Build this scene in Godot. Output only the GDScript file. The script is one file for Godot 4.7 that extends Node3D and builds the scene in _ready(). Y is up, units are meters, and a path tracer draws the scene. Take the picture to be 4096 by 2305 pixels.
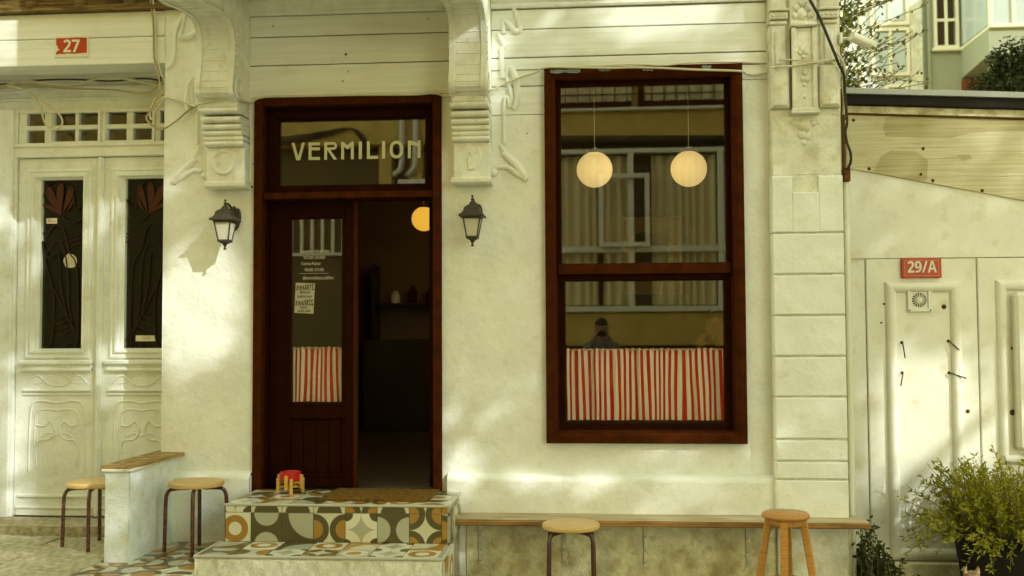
extends Node3D
# A white plastered cafe front in a sloping street, seen from across the road. Units are metres, the facade is the plane z = 0.

var M := {}
var taken := {}
var rng := RandomNumberGenerator.new()
var nz := FastNoiseLite.new()

# ---------------------------------------------------------------- geometry collector
class G:
	var v := PackedVector3Array()
	var n := PackedVector3Array()
	var uv := PackedVector2Array()
	var c := PackedColorArray()
	var ix := PackedInt32Array()
	var xf := Transform3D.IDENTITY
	var col := Color.WHITE
	var use_col := false

	func put(p: Vector3, nn: Vector3, t := Vector2.ZERO) -> int:
		v.append(xf * p)
		n.append((xf.basis * nn).normalized())
		uv.append(t)
		c.append(col)
		return v.size() - 1

	func poly(pts: Array, out: Vector3, uvs: Array = []) -> void:
		var nn: Vector3 = (pts[2] - pts[0]).cross(pts[1] - pts[0])
		if pts.size() > 3 and nn.length() < 1e-12:
			nn = (pts[3] - pts[0]).cross(pts[2] - pts[0])
		nn = nn.normalized()
		var flip := nn.dot(out) < 0.0
		if flip:
			nn = -nn
		var b := v.size()
		for k in pts.size():
			put(pts[k], nn, uvs[k] if uvs.size() > k else Vector2(pts[k].x, pts[k].y))
		for k in range(1, pts.size() - 1):
			if flip:
				ix.append_array([b, b + k + 1, b + k])
			else:
				ix.append_array([b, b + k, b + k + 1])

	func box(x0: float, x1: float, y0: float, y1: float, z0: float, z1: float, bevel := 0.003) -> void:
		var m := Vector3((x0 + x1) / 2, (y0 + y1) / 2, (z0 + z1) / 2)
		var h := Vector3(absf(x1 - x0) / 2, absf(y1 - y0) / 2, absf(z1 - z0) / 2)
		var b := minf(bevel, 0.45 * minf(h.x, minf(h.y, h.z)))
		var at := func(s: Vector3, axis: int) -> Vector3:
			var q := Vector3(h.x - b, h.y - b, h.z - b)
			q[axis] = h[axis]
			return m + q * s
		for axis in 3:
			var u := (axis + 1) % 3
			var w := (axis + 2) % 3
			for s in [-1.0, 1.0]:
				var pts := []
				for k in [[-1.0, -1.0], [1.0, -1.0], [1.0, 1.0], [-1.0, 1.0]]:
					var g := Vector3.ZERO
					g[axis] = s
					g[u] = k[0]
					g[w] = k[1]
					pts.append(at.call(g, axis))
				var o := Vector3.ZERO
				o[axis] = s
				poly(pts, o)
				if b > 0.0:
					for s2 in [-1.0, 1.0]:
						var g1 := Vector3.ZERO
						g1[axis] = s
						g1[u] = s2
						var ga := g1
						ga[w] = -1.0
						var gb := g1
						gb[w] = 1.0
						poly([at.call(ga, axis), at.call(gb, axis), at.call(gb, u), at.call(ga, u)], g1)
		if b > 0.0:
			for sx in [-1.0, 1.0]:
				for sy in [-1.0, 1.0]:
					for sz in [-1.0, 1.0]:
						var s := Vector3(sx, sy, sz)
						poly([at.call(s, 0), at.call(s, 1), at.call(s, 2)], s)

	# tube along points, radius a number or one per point
	func tube(pts: Array, r, sides := 8, caps := true) -> void:
		var count := pts.size()
		var t0: Vector3 = (pts[1] - pts[0]).normalized()
		var a := t0.cross(Vector3.UP if absf(t0.y) < 0.9 else Vector3.RIGHT).normalized()
		var base := v.size()
		var length := 0.0
		for i in count:
			var t: Vector3
			if i == 0:
				t = t0
			elif i == count - 1:
				t = (pts[i] - pts[i - 1]).normalized()
			else:
				t = ((pts[i + 1] - pts[i]).normalized() + (pts[i] - pts[i - 1]).normalized()).normalized()
			if t.length() < 0.5:
				t = (pts[i] - pts[i - 1]).normalized()
			a = (a - t * a.dot(t)).normalized()
			var b := t.cross(a)
			var rr: float = r[i] if r is Array else r
			if i > 0:
				length += (pts[i] - pts[i - 1]).length()
			for k in sides + 1:
				var ang := TAU * k / sides
				var d := a * cos(ang) + b * sin(ang)
				put(pts[i] + d * rr, d, Vector2(float(k) / sides, length))
		for i in count - 1:
			for k in sides:
				var p := base + i * (sides + 1) + k
				var q := p + sides + 1
				ix.append_array([p, q, p + 1, p + 1, q, q + 1])
		if caps:
			for e in [0, count - 1]:
				var t: Vector3 = (pts[1] - pts[0]) if e == 0 else (pts[count - 1] - pts[count - 2])
				var o: Vector3 = -t.normalized() if e == 0 else t.normalized()
				var ring := []
				for k in sides:
					ring.append(xf.affine_inverse() * v[base + e * (sides + 1) + k])
				poly(ring, o)

	# profile of (radius, height) turned round y
	func lathe(prof: Array, sides := 20, smooth := false, at := Vector3.ZERO, squash := Vector2.ONE) -> void:
		var rows := []
		for i in prof.size() - 1:
			rows.append([i, i + 1])
		for r in rows:
			var p0: Vector2 = prof[r[0]]
			var p1: Vector2 = prof[r[1]]
			var d := (p1 - p0).normalized()
			var n0 := Vector2(d.y, -d.x)
			var n1 := n0
			if smooth:
				if r[0] > 0:
					var e: Vector2 = (prof[r[0]] - prof[r[0] - 1]).normalized()
					n0 = (n0 + Vector2(e.y, -e.x)).normalized()
				if r[1] < prof.size() - 1:
					var e: Vector2 = (prof[r[1] + 1] - prof[r[1]]).normalized()
					n1 = (n1 + Vector2(e.y, -e.x)).normalized()
			var b := v.size()
			for k in sides + 1:
				var a := TAU * k / sides
				var cs := Vector3(cos(a) * squash.x, 0, sin(a) * squash.y)
				put(at + cs * p0.x + Vector3(0, p0.y, 0), Vector3(cos(a) * n0.x, n0.y, sin(a) * n0.x), Vector2(float(k) / sides, 0))
				put(at + cs * p1.x + Vector3(0, p1.y, 0), Vector3(cos(a) * n1.x, n1.y, sin(a) * n1.x), Vector2(float(k) / sides, 1))
			for k in sides:
				var q := b + k * 2
				ix.append_array([q, q + 2, q + 1, q + 2, q + 3, q + 1])

	func ball(at: Vector3, r: float, rings := 12, sides := 18, scale := Vector3.ONE) -> void:
		var prof := []
		for i in rings + 1:
			var a := PI * i / rings - PI / 2
			prof.append(Vector2(maxf(cos(a) * r, 0.0), sin(a) * r * scale.y))
		lathe(prof, sides, true, at, Vector2(scale.x, scale.z))

	# outline in x,y pushed from z0 to z1, the front edge at z1 chamfered by b
	func ext(outline: Array, z0: float, z1: float, b := 0.0, smooth_side := false) -> void:
		var o := PackedVector2Array(outline)
		if Geometry2D.is_polygon_clockwise(o):
			o.reverse()
		var tri := Geometry2D.triangulate_polygon(o)
		var count := o.size()
		var inner := PackedVector2Array()
		var nn := PackedVector2Array()
		for i in count:
			var e0 := (o[i] - o[(i - 1 + count) % count]).normalized()
			var e1 := (o[(i + 1) % count] - o[i]).normalized()
			var m0 := Vector2(e0.y, -e0.x)
			var m1 := Vector2(e1.y, -e1.x)
			var m := (m0 + m1).normalized()
			nn.append(m)
			inner.append(o[i] - m * (b / maxf(0.5, m.dot(m0))))
		for f in 2:
			var z := z1 if f == 1 else z0
			var s := v.size()
			for i in count:
				var q := inner[i] if f == 1 else o[i]
				put(Vector3(q.x, q.y, z), Vector3(0, 0, 1 if z1 > z0 else -1) * (1 if f == 1 else -1), q)
			for k in range(0, tri.size(), 3):
				if f == 1:
					ix.append_array([s + tri[k], s + tri[k + 2], s + tri[k + 1]])
				else:
					ix.append_array([s + tri[k], s + tri[k + 1], s + tri[k + 2]])
		var zb := z1 - signf(z1 - z0) * b
		for i in count:
			var j := (i + 1) % count
			if smooth_side:
				var s := v.size()
				for e in [i, j]:
					put(Vector3(o[e].x, o[e].y, z0), Vector3(nn[e].x, nn[e].y, 0), Vector2(o[e].y, z0))
					put(Vector3(o[e].x, o[e].y, zb), Vector3(nn[e].x, nn[e].y, 0), Vector2(o[e].y, zb))
				ix.append_array([s, s + 1, s + 2, s + 2, s + 1, s + 3])
			else:
				var d := o[j] - o[i]
				poly([Vector3(o[i].x, o[i].y, z0), Vector3(o[j].x, o[j].y, z0), Vector3(o[j].x, o[j].y, zb), Vector3(o[i].x, o[i].y, zb)], Vector3(d.y, -d.x, 0))
			if b > 0.0:
				var d2 := o[j] - o[i]
				poly([Vector3(o[i].x, o[i].y, zb), Vector3(o[j].x, o[j].y, zb), Vector3(inner[j].x, inner[j].y, z1), Vector3(inner[i].x, inner[i].y, z1)], Vector3(d2.y, -d2.x, 0) * 0.5 / maxf(d2.length(), 1e-6) + Vector3(0, 0, signf(z1 - z0) * 0.5))

	# smooth sheet through f(u, v)
	func patch(nu: int, nv: int, f: Callable, flip := false) -> void:
		var b := v.size()
		var pts := []
		for j in nv + 1:
			for i in nu + 1:
				pts.append(f.call(float(i) / nu, float(j) / nv))
		for j in nv + 1:
			for i in nu + 1:
				var du: Vector3 = pts[j * (nu + 1) + mini(i + 1, nu)] - pts[j * (nu + 1) + maxi(i - 1, 0)]
				var dv: Vector3 = pts[mini(j + 1, nv) * (nu + 1) + i] - pts[maxi(j - 1, 0) * (nu + 1) + i]
				var m := du.cross(dv)
				put(pts[j * (nu + 1) + i], (-m if flip else m).normalized(), Vector2(float(i) / nu, float(j) / nv))
		for j in nv:
			for i in nu:
				var p := b + j * (nu + 1) + i
				var q := p + nu + 1
				if flip:
					ix.append_array([p, p + 1, q, q, p + 1, q + 1])
				else:
					ix.append_array([p, q, p + 1, p + 1, q, q + 1])

	# a panel facing +z with an uneven face: grid front, plain sides
	func panel(x0: float, x1: float, y0: float, y1: float, zb: float, zf: float, cell: float, amp: float, noise: FastNoiseLite, bev := 0.004) -> void:
		var nx := maxi(1, int((x1 - x0) / cell))
		var ny := maxi(1, int((y1 - y0) / cell))
		patch(nx, ny, func(a: float, b2: float) -> Vector3:
			var x := lerpf(x0 + bev, x1 - bev, a)
			var y := lerpf(y0 + bev, y1 - bev, b2)
			return Vector3(x, y, zf + amp * noise.get_noise_2d(x * 100.0, y * 100.0)), false)
		var rim := [Vector2(x0, y0), Vector2(x1, y0), Vector2(x1, y1), Vector2(x0, y1)]
		var rin := [Vector2(x0 + bev, y0 + bev), Vector2(x1 - bev, y0 + bev), Vector2(x1 - bev, y1 - bev), Vector2(x0 + bev, y1 - bev)]
		var segs := [nx, ny, nx, ny]
		for k in 4:
			var a: Vector2 = rim[k]
			var b3: Vector2 = rim[(k + 1) % 4]
			var ia: Vector2 = rin[k]
			var ib: Vector2 = rin[(k + 1) % 4]
			var o := Vector3((b3 - a).y, -(b3 - a).x, 0).normalized()
			poly([Vector3(a.x, a.y, zb), Vector3(b3.x, b3.y, zb), Vector3(b3.x, b3.y, zf - bev), Vector3(a.x, a.y, zf - bev)], o)
			for s in segs[k]:
				var p := a.lerp(b3, float(s) / segs[k])
				var q := a.lerp(b3, float(s + 1) / segs[k])
				var ip := ia.lerp(ib, float(s) / segs[k])
				var iq := ia.lerp(ib, float(s + 1) / segs[k])
				poly([Vector3(p.x, p.y, zf - bev), Vector3(q.x, q.y, zf - bev), Vector3(iq.x, iq.y, zf + amp * noise.get_noise_2d(iq.x * 100.0, iq.y * 100.0)), Vector3(ip.x, ip.y, zf + amp * noise.get_noise_2d(ip.x * 100.0, ip.y * 100.0))], o + Vector3(0, 0, 1))

	# rectangular moulding: profile (inset, z) run round a rectangle with mitred corners; inset grows inwards
	func frame(x0: float, x1: float, y0: float, y1: float, prof: Array) -> void:
		for i in prof.size() - 1:
			var a: Vector2 = prof[i]
			var b: Vector2 = prof[i + 1]
			var ra := [Vector3(x0 + a.x, y0 + a.x, a.y), Vector3(x1 - a.x, y0 + a.x, a.y), Vector3(x1 - a.x, y1 - a.x, a.y), Vector3(x0 + a.x, y1 - a.x, a.y)]
			var rb := [Vector3(x0 + b.x, y0 + b.x, b.y), Vector3(x1 - b.x, y0 + b.x, b.y), Vector3(x1 - b.x, y1 - b.x, b.y), Vector3(x0 + b.x, y1 - b.x, b.y)]
			var dirs := [Vector3(0, 1, 0), Vector3(-1, 0, 0), Vector3(0, -1, 0), Vector3(1, 0, 0)]
			for k in 4:
				var j := (k + 1) % 4
				var d: Vector3 = dirs[k]
				var o: Vector3 = Vector3(0, 0, 1) * (b.x - a.x) - d * (b.y - a.y)
				poly([ra[k], ra[j], rb[j], rb[k]], o)

	func leaf(at: Vector3, dir: Vector3, up: Vector3, length: float, width: float) -> void:
		var side := dir.cross(up).normalized() * width * 0.5
		var nrm := side.cross(dir).normalized()
		var mid := at + dir * length * 0.5
		var tip := at + dir * length - nrm * length * 0.12
		var b := v.size()
		put(at, nrm)
		put(mid + side + nrm * width * 0.15, (nrm + side.normalized() * 0.3))
		put(tip, nrm)
		put(mid - side + nrm * width * 0.15, (nrm - side.normalized() * 0.3))
		ix.append_array([b, b + 2, b + 1, b, b + 3, b + 2])

	func mesh() -> ArrayMesh:
		var a := []
		a.resize(Mesh.ARRAY_MAX)
		a[Mesh.ARRAY_VERTEX] = v
		a[Mesh.ARRAY_NORMAL] = n
		a[Mesh.ARRAY_TEX_UV] = uv
		if use_col:
			a[Mesh.ARRAY_COLOR] = c
		a[Mesh.ARRAY_INDEX] = ix
		var m := ArrayMesh.new()
		m.add_surface_from_arrays(Mesh.PRIMITIVE_TRIANGLES, a)
		return m

# ---------------------------------------------------------------- objects
func numbered(called: String) -> String:
	if not taken.has(called):
		taken[called] = 0
		return called
	taken[called] += 1
	return "%s_%03d" % [called, taken[called]]

func thing(called: String, label: String, category: String, at := Vector3.ZERO, turn := 0.0, group := "") -> Node3D:
	var o := Node3D.new()
	o.name = numbered(called)
	add_child(o)
	o.position = at
	o.rotation.y = turn
	tag(o, label, category, group)
	return o

func tag(o: Node, label: String, category: String, group := "") -> Node:
	o.set_meta("label", label)
	o.set_meta("category", category)
	if group != "":
		o.set_meta("group", group)
	return o

func part(called: String, g: G, m: Material, parent: Node = null) -> MeshInstance3D:
	return part_mesh(called, g.mesh(), m, parent)

func part_mesh(called: String, mesh: Mesh, m: Material, parent: Node = null) -> MeshInstance3D:
	var o := MeshInstance3D.new()
	o.mesh = mesh
	o.material_override = m
	if parent == null:
		o.name = numbered(called)
		add_child(o)
	else:
		o.name = called
		parent.add_child(o, true)
	return o

func group_part(called: String, parent: Node, at := Vector3.ZERO) -> Node3D:
	var o := Node3D.new()
	o.name = called
	parent.add_child(o, true)
	o.position = at
	return o

func text_part(called: String, words: String, m: Material, parent: Node, at: Vector3, height: float, font: Font, depth := 0.002, turn := 0.0, width := 0.0) -> MeshInstance3D:
	var t := TextMesh.new()
	t.text = words
	t.font = font
	t.font_size = 64
	t.pixel_size = height / 46.0
	t.depth = depth
	t.curve_step = 2.0
	var o := part_mesh(called, t, m, parent)
	o.position = at
	o.rotation.y = turn
	if width > 0.0:
		var wide: float = t.get_aabb().size.x
		if wide > 0.0:
			o.scale.x = width / wide
	return o

func curve(ctrl: Array, steps := 6) -> Array:
	var out := []
	for i in ctrl.size() - 1:
		var p0 = ctrl[maxi(i - 1, 0)]
		var p1 = ctrl[i]
		var p2 = ctrl[i + 1]
		var p3 = ctrl[mini(i + 2, ctrl.size() - 1)]
		for s in steps:
			var t := float(s) / steps
			out.append(p1.cubic_interpolate(p2, p0, p3, t))
	out.append(ctrl[-1])
	return out

# ---------------------------------------------------------------- materials
func lin(r: float, g: float, b: float) -> Color:
	return Color(r, g, b).linear_to_srgb()

func noise_img(size: int, freq: float, seed_: int, octaves := 4, kind := FastNoiseLite.TYPE_SIMPLEX_SMOOTH, fractal := FastNoiseLite.FRACTAL_FBM, sx := 1.0) -> PackedByteArray:
	var f := FastNoiseLite.new()
	f.seed = seed_
	f.frequency = freq
	f.noise_type = kind
	f.fractal_type = fractal
	f.fractal_octaves = octaves
	var im := f.get_seamless_image(int(size / sx), size, false, false, 0.15, true)
	if sx != 1.0:
		im.resize(size, size, Image.INTERPOLATE_CUBIC)
	im.convert(Image.FORMAT_L8)
	return im.get_data()

func grey_tex(size: int, data: PackedByteArray) -> ImageTexture:
	return ImageTexture.create_from_image(Image.create_from_data(size, size, false, Image.FORMAT_L8, data))

# colour texture: base linear colour times 1 + noise; a second noise lays patches of another colour where it is high
func tint_tex(size: int, a: PackedByteArray, amp: float, patches: PackedByteArray, from: int, to: int, base: Color, over: Color, share: float) -> ImageTexture:
	var out := PackedByteArray()
	out.resize(size * size * 3)
	for i in size * size:
		var k := 1.0 + amp * (a[i] / 127.5 - 1.0)
		var w := clampf(float(patches[i] - from) / (to - from), 0.0, 1.0) * share
		out[i * 3] = clampi(int(lerpf(base.r * k, over.r, w) * 255.0), 0, 255)
		out[i * 3 + 1] = clampi(int(lerpf(base.g * k, over.g, w) * 255.0), 0, 255)
		out[i * 3 + 2] = clampi(int(lerpf(base.b * k, over.b, w) * 255.0), 0, 255)
	return ImageTexture.create_from_image(Image.create_from_data(size, size, false, Image.FORMAT_RGB8, out))

func mat(called: String, color: Color, rough := 0.7, spec := 0.5, metal := 0.0) -> StandardMaterial3D:
	var m := StandardMaterial3D.new()
	m.resource_name = called
	m.albedo_color = color
	m.roughness = rough
	m.metallic_specular = spec
	m.metallic = metal
	m.cull_mode = BaseMaterial3D.CULL_DISABLED
	M[called] = m
	return m

func tri_mat(called: String, t: Texture2D, scale: Vector3, rough := 0.8, bump: Texture2D = null, relief := 0.0, spec := 0.4, world := true) -> StandardMaterial3D:
	var m := mat(called, Color.WHITE, rough, spec)
	if t:
		m.albedo_texture = t
	m.uv1_triplanar = true
	m.uv1_world_triplanar = world
	m.uv1_scale = scale
	if bump:
		m.heightmap_enabled = true
		m.heightmap_texture = bump
		m.heightmap_scale = relief
	return m

# two sheets of glass with air between, each with its front and back face
func pane_shape(x0: float, x1: float, y0: float, y1: float, z: float) -> G:
	var g := G.new()
	g.box(x0, x1, y0, y1, z - 0.004, z, 0.0)
	g.box(x0, x1, y0, y1, z - 0.016, z - 0.012, 0.0)
	return g

func glass(called: String, alpha: float) -> StandardMaterial3D:
	var m := mat(called, Color(0.10, 0.10, 0.07, alpha), 0.0, 0.5)
	m.transparency = BaseMaterial3D.TRANSPARENCY_ALPHA
	return m

func _ready() -> void:
	# ---- camera
	var cam := Camera3D.new()
	cam.name = "camera"
	var lens := CameraAttributesPhysical.new()
	lens.frustum_focal_length = 43.2
	lens.exposure_aperture = 2.4
	lens.frustum_focus_distance = 6.75
	lens.frustum_far = 200.0
	lens.frustum_near = 0.05
	cam.attributes = lens
	cam.keep_aspect = Camera3D.KEEP_HEIGHT
	cam.fov = 31.04
	cam.position = Vector3(0, 1.6, 6.9)
	cam.rotation_degrees = Vector3(2.571, 4.708, -0.281)
	cam.near = 0.05
	cam.far = 200.0
	add_child(cam)
	cam.current = true
	# ---- sky, exposure
	var env := Environment.new()
	var sky_mat := ProceduralSkyMaterial.new()
	sky_mat.sky_top_color = lin(0.15, 0.17, 0.14)
	sky_mat.sky_horizon_color = lin(0.92, 0.95, 0.60)
	sky_mat.sky_curve = 0.2
	sky_mat.ground_horizon_color = lin(0.45, 0.40, 0.24)
	sky_mat.ground_bottom_color = lin(0.25, 0.22, 0.14)
	sky_mat.sun_angle_max = 20.0
	sky_mat.sky_energy_multiplier = 2.3
	var sky := Sky.new()
	sky.sky_material = sky_mat
	env.background_mode = Environment.BG_SKY
	env.sky = sky
	env.background_energy_multiplier = 1.0
	env.tonemap_mode = Environment.TONE_MAPPER_LINEAR
	env.tonemap_exposure = 1.22
	env.sdfgi_enabled = true
	env.ssao_enabled = true
	env.ssil_enabled = true
	var we := WorldEnvironment.new()
	we.name = "world_environment"
	we.environment = env
	add_child(we)
	# ---- the sun, low from the right over the street
	var sun := DirectionalLight3D.new()
	sun.name = "sun"
	sun.light_energy = 0.95
	sun.light_color = Color(0.99, 1.0, 0.99)
	sun.light_angular_distance = 0.5
	sun.shadow_enabled = true
	add_child(sun)
	sun.look_at_from_position(Vector3.ZERO, Vector3(-1.2, -0.9, -1.0), Vector3.UP)

	rng.seed = 2927
	nz.seed = 11
	nz.frequency = 0.035
	nz.fractal_octaves = 3
	make_materials()
	ground()
	cafe_building()
	shop_window()
	shop_doorway()
	entrance_door()
	brackets_and_bay()
	pilaster()
	cafe_interior()
	annex()
	far_buildings()
	opposite_side()
	steps()
	low_wall()
	seats()
	lanterns()
	plates()
	small_things()
	cables()
	plants()
	beings()

func make_materials() -> void:
	var big := noise_img(512, 0.008, 5, 5)
	var fine := noise_img(512, 0.06, 9, 4)
	var stain := noise_img(512, 0.012, 21, 5)
	var speck := noise_img(512, 0.11, 33, 2)
	var trowel := noise_img(512, 0.018, 41, 5, FastNoiseLite.TYPE_SIMPLEX_SMOOTH, FastNoiseLite.FRACTAL_RIDGED)
	var grain := noise_img(512, 0.05, 51, 5, FastNoiseLite.TYPE_SIMPLEX_SMOOTH, FastNoiseLite.FRACTAL_FBM, 16.0)
	# plaster relief: trowel ridges and fine sand
	var relief := PackedByteArray()
	relief.resize(512 * 512)
	for i in 512 * 512:
		relief[i] = clampi(int(0.55 * big[i] + 0.28 * trowel[i] + 0.17 * fine[i]), 0, 255)
	var bump_plaster := grey_tex(512, relief)
	var bump_fine := grey_tex(512, fine)
	var bump_grain := grey_tex(512, grain)
	var bump_big := grey_tex(512, big)
	var mix := PackedByteArray()
	mix.resize(512 * 512)
	for i in 512 * 512:
		mix[i] = clampi(int(0.7 * big[i] + 0.3 * fine[i]), 0, 255)
	# hairline cracks: thin broken lines where two noises meet
	var line := noise_img(512, 0.010, 97, 4)
	var where := noise_img(512, 0.006, 98, 2)
	for i in 512 * 512:
		var d := absi(line[i] - 128)
		if d < 2 and where[i] > 138:
			mix[i] = clampi(mix[i] - 150, 0, 255)
			relief[i] = clampi(relief[i] - 60, 0, 255)
	bump_plaster = grey_tex(512, relief)
	tri_mat("whitewash", tint_tex(512, mix, 0.05, stain, 150, 235, lin(0.74, 0.80, 0.79), lin(0.62, 0.60, 0.48), 0.5), Vector3.ONE * 1.3, 0.85, bump_plaster, 0.8, 0.2)
	var cream := lin(0.80, 0.805, 0.73)
	tri_mat("plaster", tint_tex(512, mix, 0.035, stain, 175, 245, cream, lin(0.66, 0.635, 0.48), 0.45), Vector3.ONE * 0.8, 0.75, bump_plaster, 0.75, 0.3)
	tri_mat("plaster_dirty", tint_tex(512, mix, 0.16, stain, 120, 215, lin(0.68, 0.64, 0.43), lin(0.42, 0.33, 0.14), 0.55), Vector3.ONE * 1.3, 0.85, bump_plaster, 1.2, 0.2)
	tri_mat("plaster_old", tint_tex(512, mix, 0.12, stain, 135, 225, lin(0.72, 0.71, 0.59), lin(0.48, 0.41, 0.22), 0.5), Vector3.ONE * 0.9, 0.8, bump_plaster, 0.8, 0.25)
	tri_mat("concrete_rough", tint_tex(512, mix, 0.14, stain, 125, 215, lin(0.82, 0.815, 0.71), lin(0.60, 0.54, 0.36), 0.5), Vector3(2.6, 1.7, 2.6), 0.9, bump_plaster, 1.6, 0.2)
	tri_mat("board_paint", tint_tex(512, grain, 0.03, stain, 170, 240, lin(0.79, 0.795, 0.72), lin(0.64, 0.62, 0.47), 0.35), Vector3(0.5, 0.9, 0.5), 0.6, bump_grain, 0.18, 0.4)
	tri_mat("door_paint", tint_tex(512, mix, 0.05, stain, 160, 235, lin(0.78, 0.80, 0.73), lin(0.60, 0.57, 0.42), 0.4), Vector3.ONE * 1.1, 0.5, bump_fine, 0.15, 0.45)
	tri_mat("carved_paint", tint_tex(512, mix, 0.05, stain, 150, 235, lin(0.78, 0.785, 0.70), lin(0.58, 0.52, 0.34), 0.5), Vector3.ONE * 1.3, 0.65, bump_plaster, 0.5, 0.35)
	# wood and paints
	var grain_v := noise_img(512, 0.05, 61, 5, FastNoiseLite.TYPE_SIMPLEX_SMOOTH, FastNoiseLite.FRACTAL_FBM, 16.0)
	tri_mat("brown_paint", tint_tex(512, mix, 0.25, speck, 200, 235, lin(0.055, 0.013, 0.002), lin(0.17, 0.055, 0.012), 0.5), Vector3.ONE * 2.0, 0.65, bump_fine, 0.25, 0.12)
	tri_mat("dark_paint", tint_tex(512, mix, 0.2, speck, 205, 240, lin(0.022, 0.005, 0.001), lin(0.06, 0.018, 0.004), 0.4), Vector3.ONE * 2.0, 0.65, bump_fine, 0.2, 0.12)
	tri_mat("blue_paint", tint_tex(512, grain, 0.3, speck, 150, 220, lin(0.20, 0.25, 0.27), lin(0.12, 0.04, 0.015), 0.9), Vector3(2, 4, 2), 0.7, bump_grain, 0.4, 0.3)
	tri_mat("soffit_wood", tint_tex(512, grain, 0.4, stain, 140, 220, lin(0.17, 0.11, 0.035), lin(0.05, 0.028, 0.01), 0.7), Vector3(0.6, 2.0, 2.0), 0.7, bump_grain, 0.5, 0.3)
	tri_mat("bench_wood", tint_tex(512, grain, 0.32, stain, 130, 215, lin(0.33, 0.175, 0.05), lin(0.15, 0.065, 0.016), 0.7), Vector3(0.35, 2.6, 2.6), 0.6, bump_grain, 0.3, 0.35)
	tri_mat("bench_top_wood", tint_tex(512, grain, 0.22, stain, 130, 215, lin(0.47, 0.38, 0.22), lin(0.28, 0.19, 0.085), 0.7), Vector3(0.35, 2.6, 2.6), 0.55, bump_grain, 0.3, 0.4)
	tri_mat("stool_wood", tint_tex(512, grain, 0.14, stain, 150, 225, lin(0.62, 0.42, 0.165), lin(0.48, 0.29, 0.09), 0.5), Vector3(1.0, 6.0, 6.0), 0.45, bump_grain, 0.12, 0.4, false)
	tri_mat("honey_wood", tint_tex(512, grain, 0.15, stain, 150, 225, lin(0.47, 0.225, 0.045), lin(0.32, 0.14, 0.025), 0.6), Vector3(1.5, 6.0, 6.0), 0.35, bump_grain, 0.1, 0.5, false)
	tri_mat("old_wood", tint_tex(512, grain, 0.35, stain, 120, 210, lin(0.33, 0.22, 0.08), lin(0.16, 0.10, 0.035), 0.6), Vector3(2.5, 2.5, 0.6), 0.8, bump_grain, 0.5, 0.3)
	tri_mat("stripped_wood", tint_tex(512, grain, 0.06, stain, 140, 215, lin(0.47, 0.41, 0.22), lin(0.40, 0.33, 0.16), 0.5), Vector3(0.5, 1.6, 1.6), 0.8, bump_grain, 0.3, 0.3)
	tri_mat("bare_plywood", tint_tex(512, grain, 0.05, stain, 140, 215, lin(0.62, 0.56, 0.36), lin(0.48, 0.40, 0.22), 0.4), Vector3(0.5, 1.6, 1.6), 0.8, bump_grain, 0.3, 0.3)
	tri_mat("bowl_stand_wood", tint_tex(512, grain_v, 0.12, stain, 160, 230, lin(0.62, 0.38, 0.085), lin(0.48, 0.27, 0.05), 0.5), Vector3(3, 3, 3), 0.5, null, 0.0, 0.4)
	# chipped dark enamel on the stool legs: orange undercoat shows
	tri_mat("leg_enamel", tint_tex(512, mix, 0.2, noise_img(512, 0.045, 71, 3), 160, 178, lin(0.035, 0.012, 0.006), lin(0.42, 0.12, 0.015), 1.0), Vector3(5.0, 2.2, 5.0), 0.3, null, 0.0, 0.55, false)
	tri_mat("leg_brown", tint_tex(512, mix, 0.2, speck, 205, 235, lin(0.07, 0.022, 0.012), lin(0.22, 0.08, 0.03), 0.6), Vector3(5.0, 2.2, 5.0), 0.3, null, 0.0, 0.55, false)
	# metals, plastics
	tri_mat("lantern_metal", tint_tex(512, fine, 0.5, speck, 120, 210, lin(0.028, 0.022, 0.012), lin(0.16, 0.125, 0.05), 0.75), Vector3.ONE * 6.0, 0.6, bump_fine, 0.1, 0.5, false)
	mat("frosted", lin(0.72, 0.70, 0.56), 0.35, 0.5)
	M["frosted"].backlight_enabled = true
	M["frosted"].backlight = lin(0.5, 0.48, 0.38)
	tri_mat("steel_strip", tint_tex(512, mix, 0.15, stain, 150, 220, lin(0.60, 0.58, 0.44), lin(0.40, 0.33, 0.18), 0.5), Vector3.ONE * 3.0, 0.55, null, 0.0, 0.4)
	mat("trim", lin(0.50, 0.49, 0.38), 0.35, 0.5)
	mat("grout", lin(0.42, 0.40, 0.29), 0.9, 0.2)
	mat("iron", lin(0.035, 0.016, 0.008), 0.7, 0.3)
	mat("iron_brown", lin(0.075, 0.026, 0.012), 0.7, 0.3)
	mat("screw", lin(0.10, 0.07, 0.03), 0.6, 0.4)
	tri_mat("rust", tint_tex(512, fine, 0.4, stain, 120, 200, lin(0.13, 0.06, 0.018), lin(0.06, 0.025, 0.008), 0.8), Vector3.ONE * 4.0, 0.9, bump_fine, 0.2, 0.2)
	mat("white_cable", lin(0.60, 0.56, 0.38), 0.6, 0.4)
	mat("tan_cable", lin(0.40, 0.32, 0.15), 0.6, 0.4)
	mat("black_cable", lin(0.03, 0.026, 0.018), 0.6, 0.4)
	mat("white_plastic", lin(0.74, 0.72, 0.60), 0.4, 0.5)
	tri_mat("moulded_panel", tint_tex(512, mix, 0.035, stain, 165, 235, lin(0.80, 0.78, 0.66), lin(0.64, 0.56, 0.35), 0.5), Vector3.ONE * 0.7, 0.45, bump_big, 0.25, 0.4)
	mat("pvc_pipe", lin(0.70, 0.69, 0.56), 0.4, 0.5)
	mat("roof_metal", lin(0.42, 0.44, 0.42), 0.45, 0.5)
	mat("black", lin(0.018, 0.014, 0.01), 0.7, 0.3)
	mat("letter_white", lin(0.62, 0.61, 0.42), 0.7, 0.3)
	mat("chalk", lin(0.62, 0.60, 0.48), 0.9, 0.1)
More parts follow.
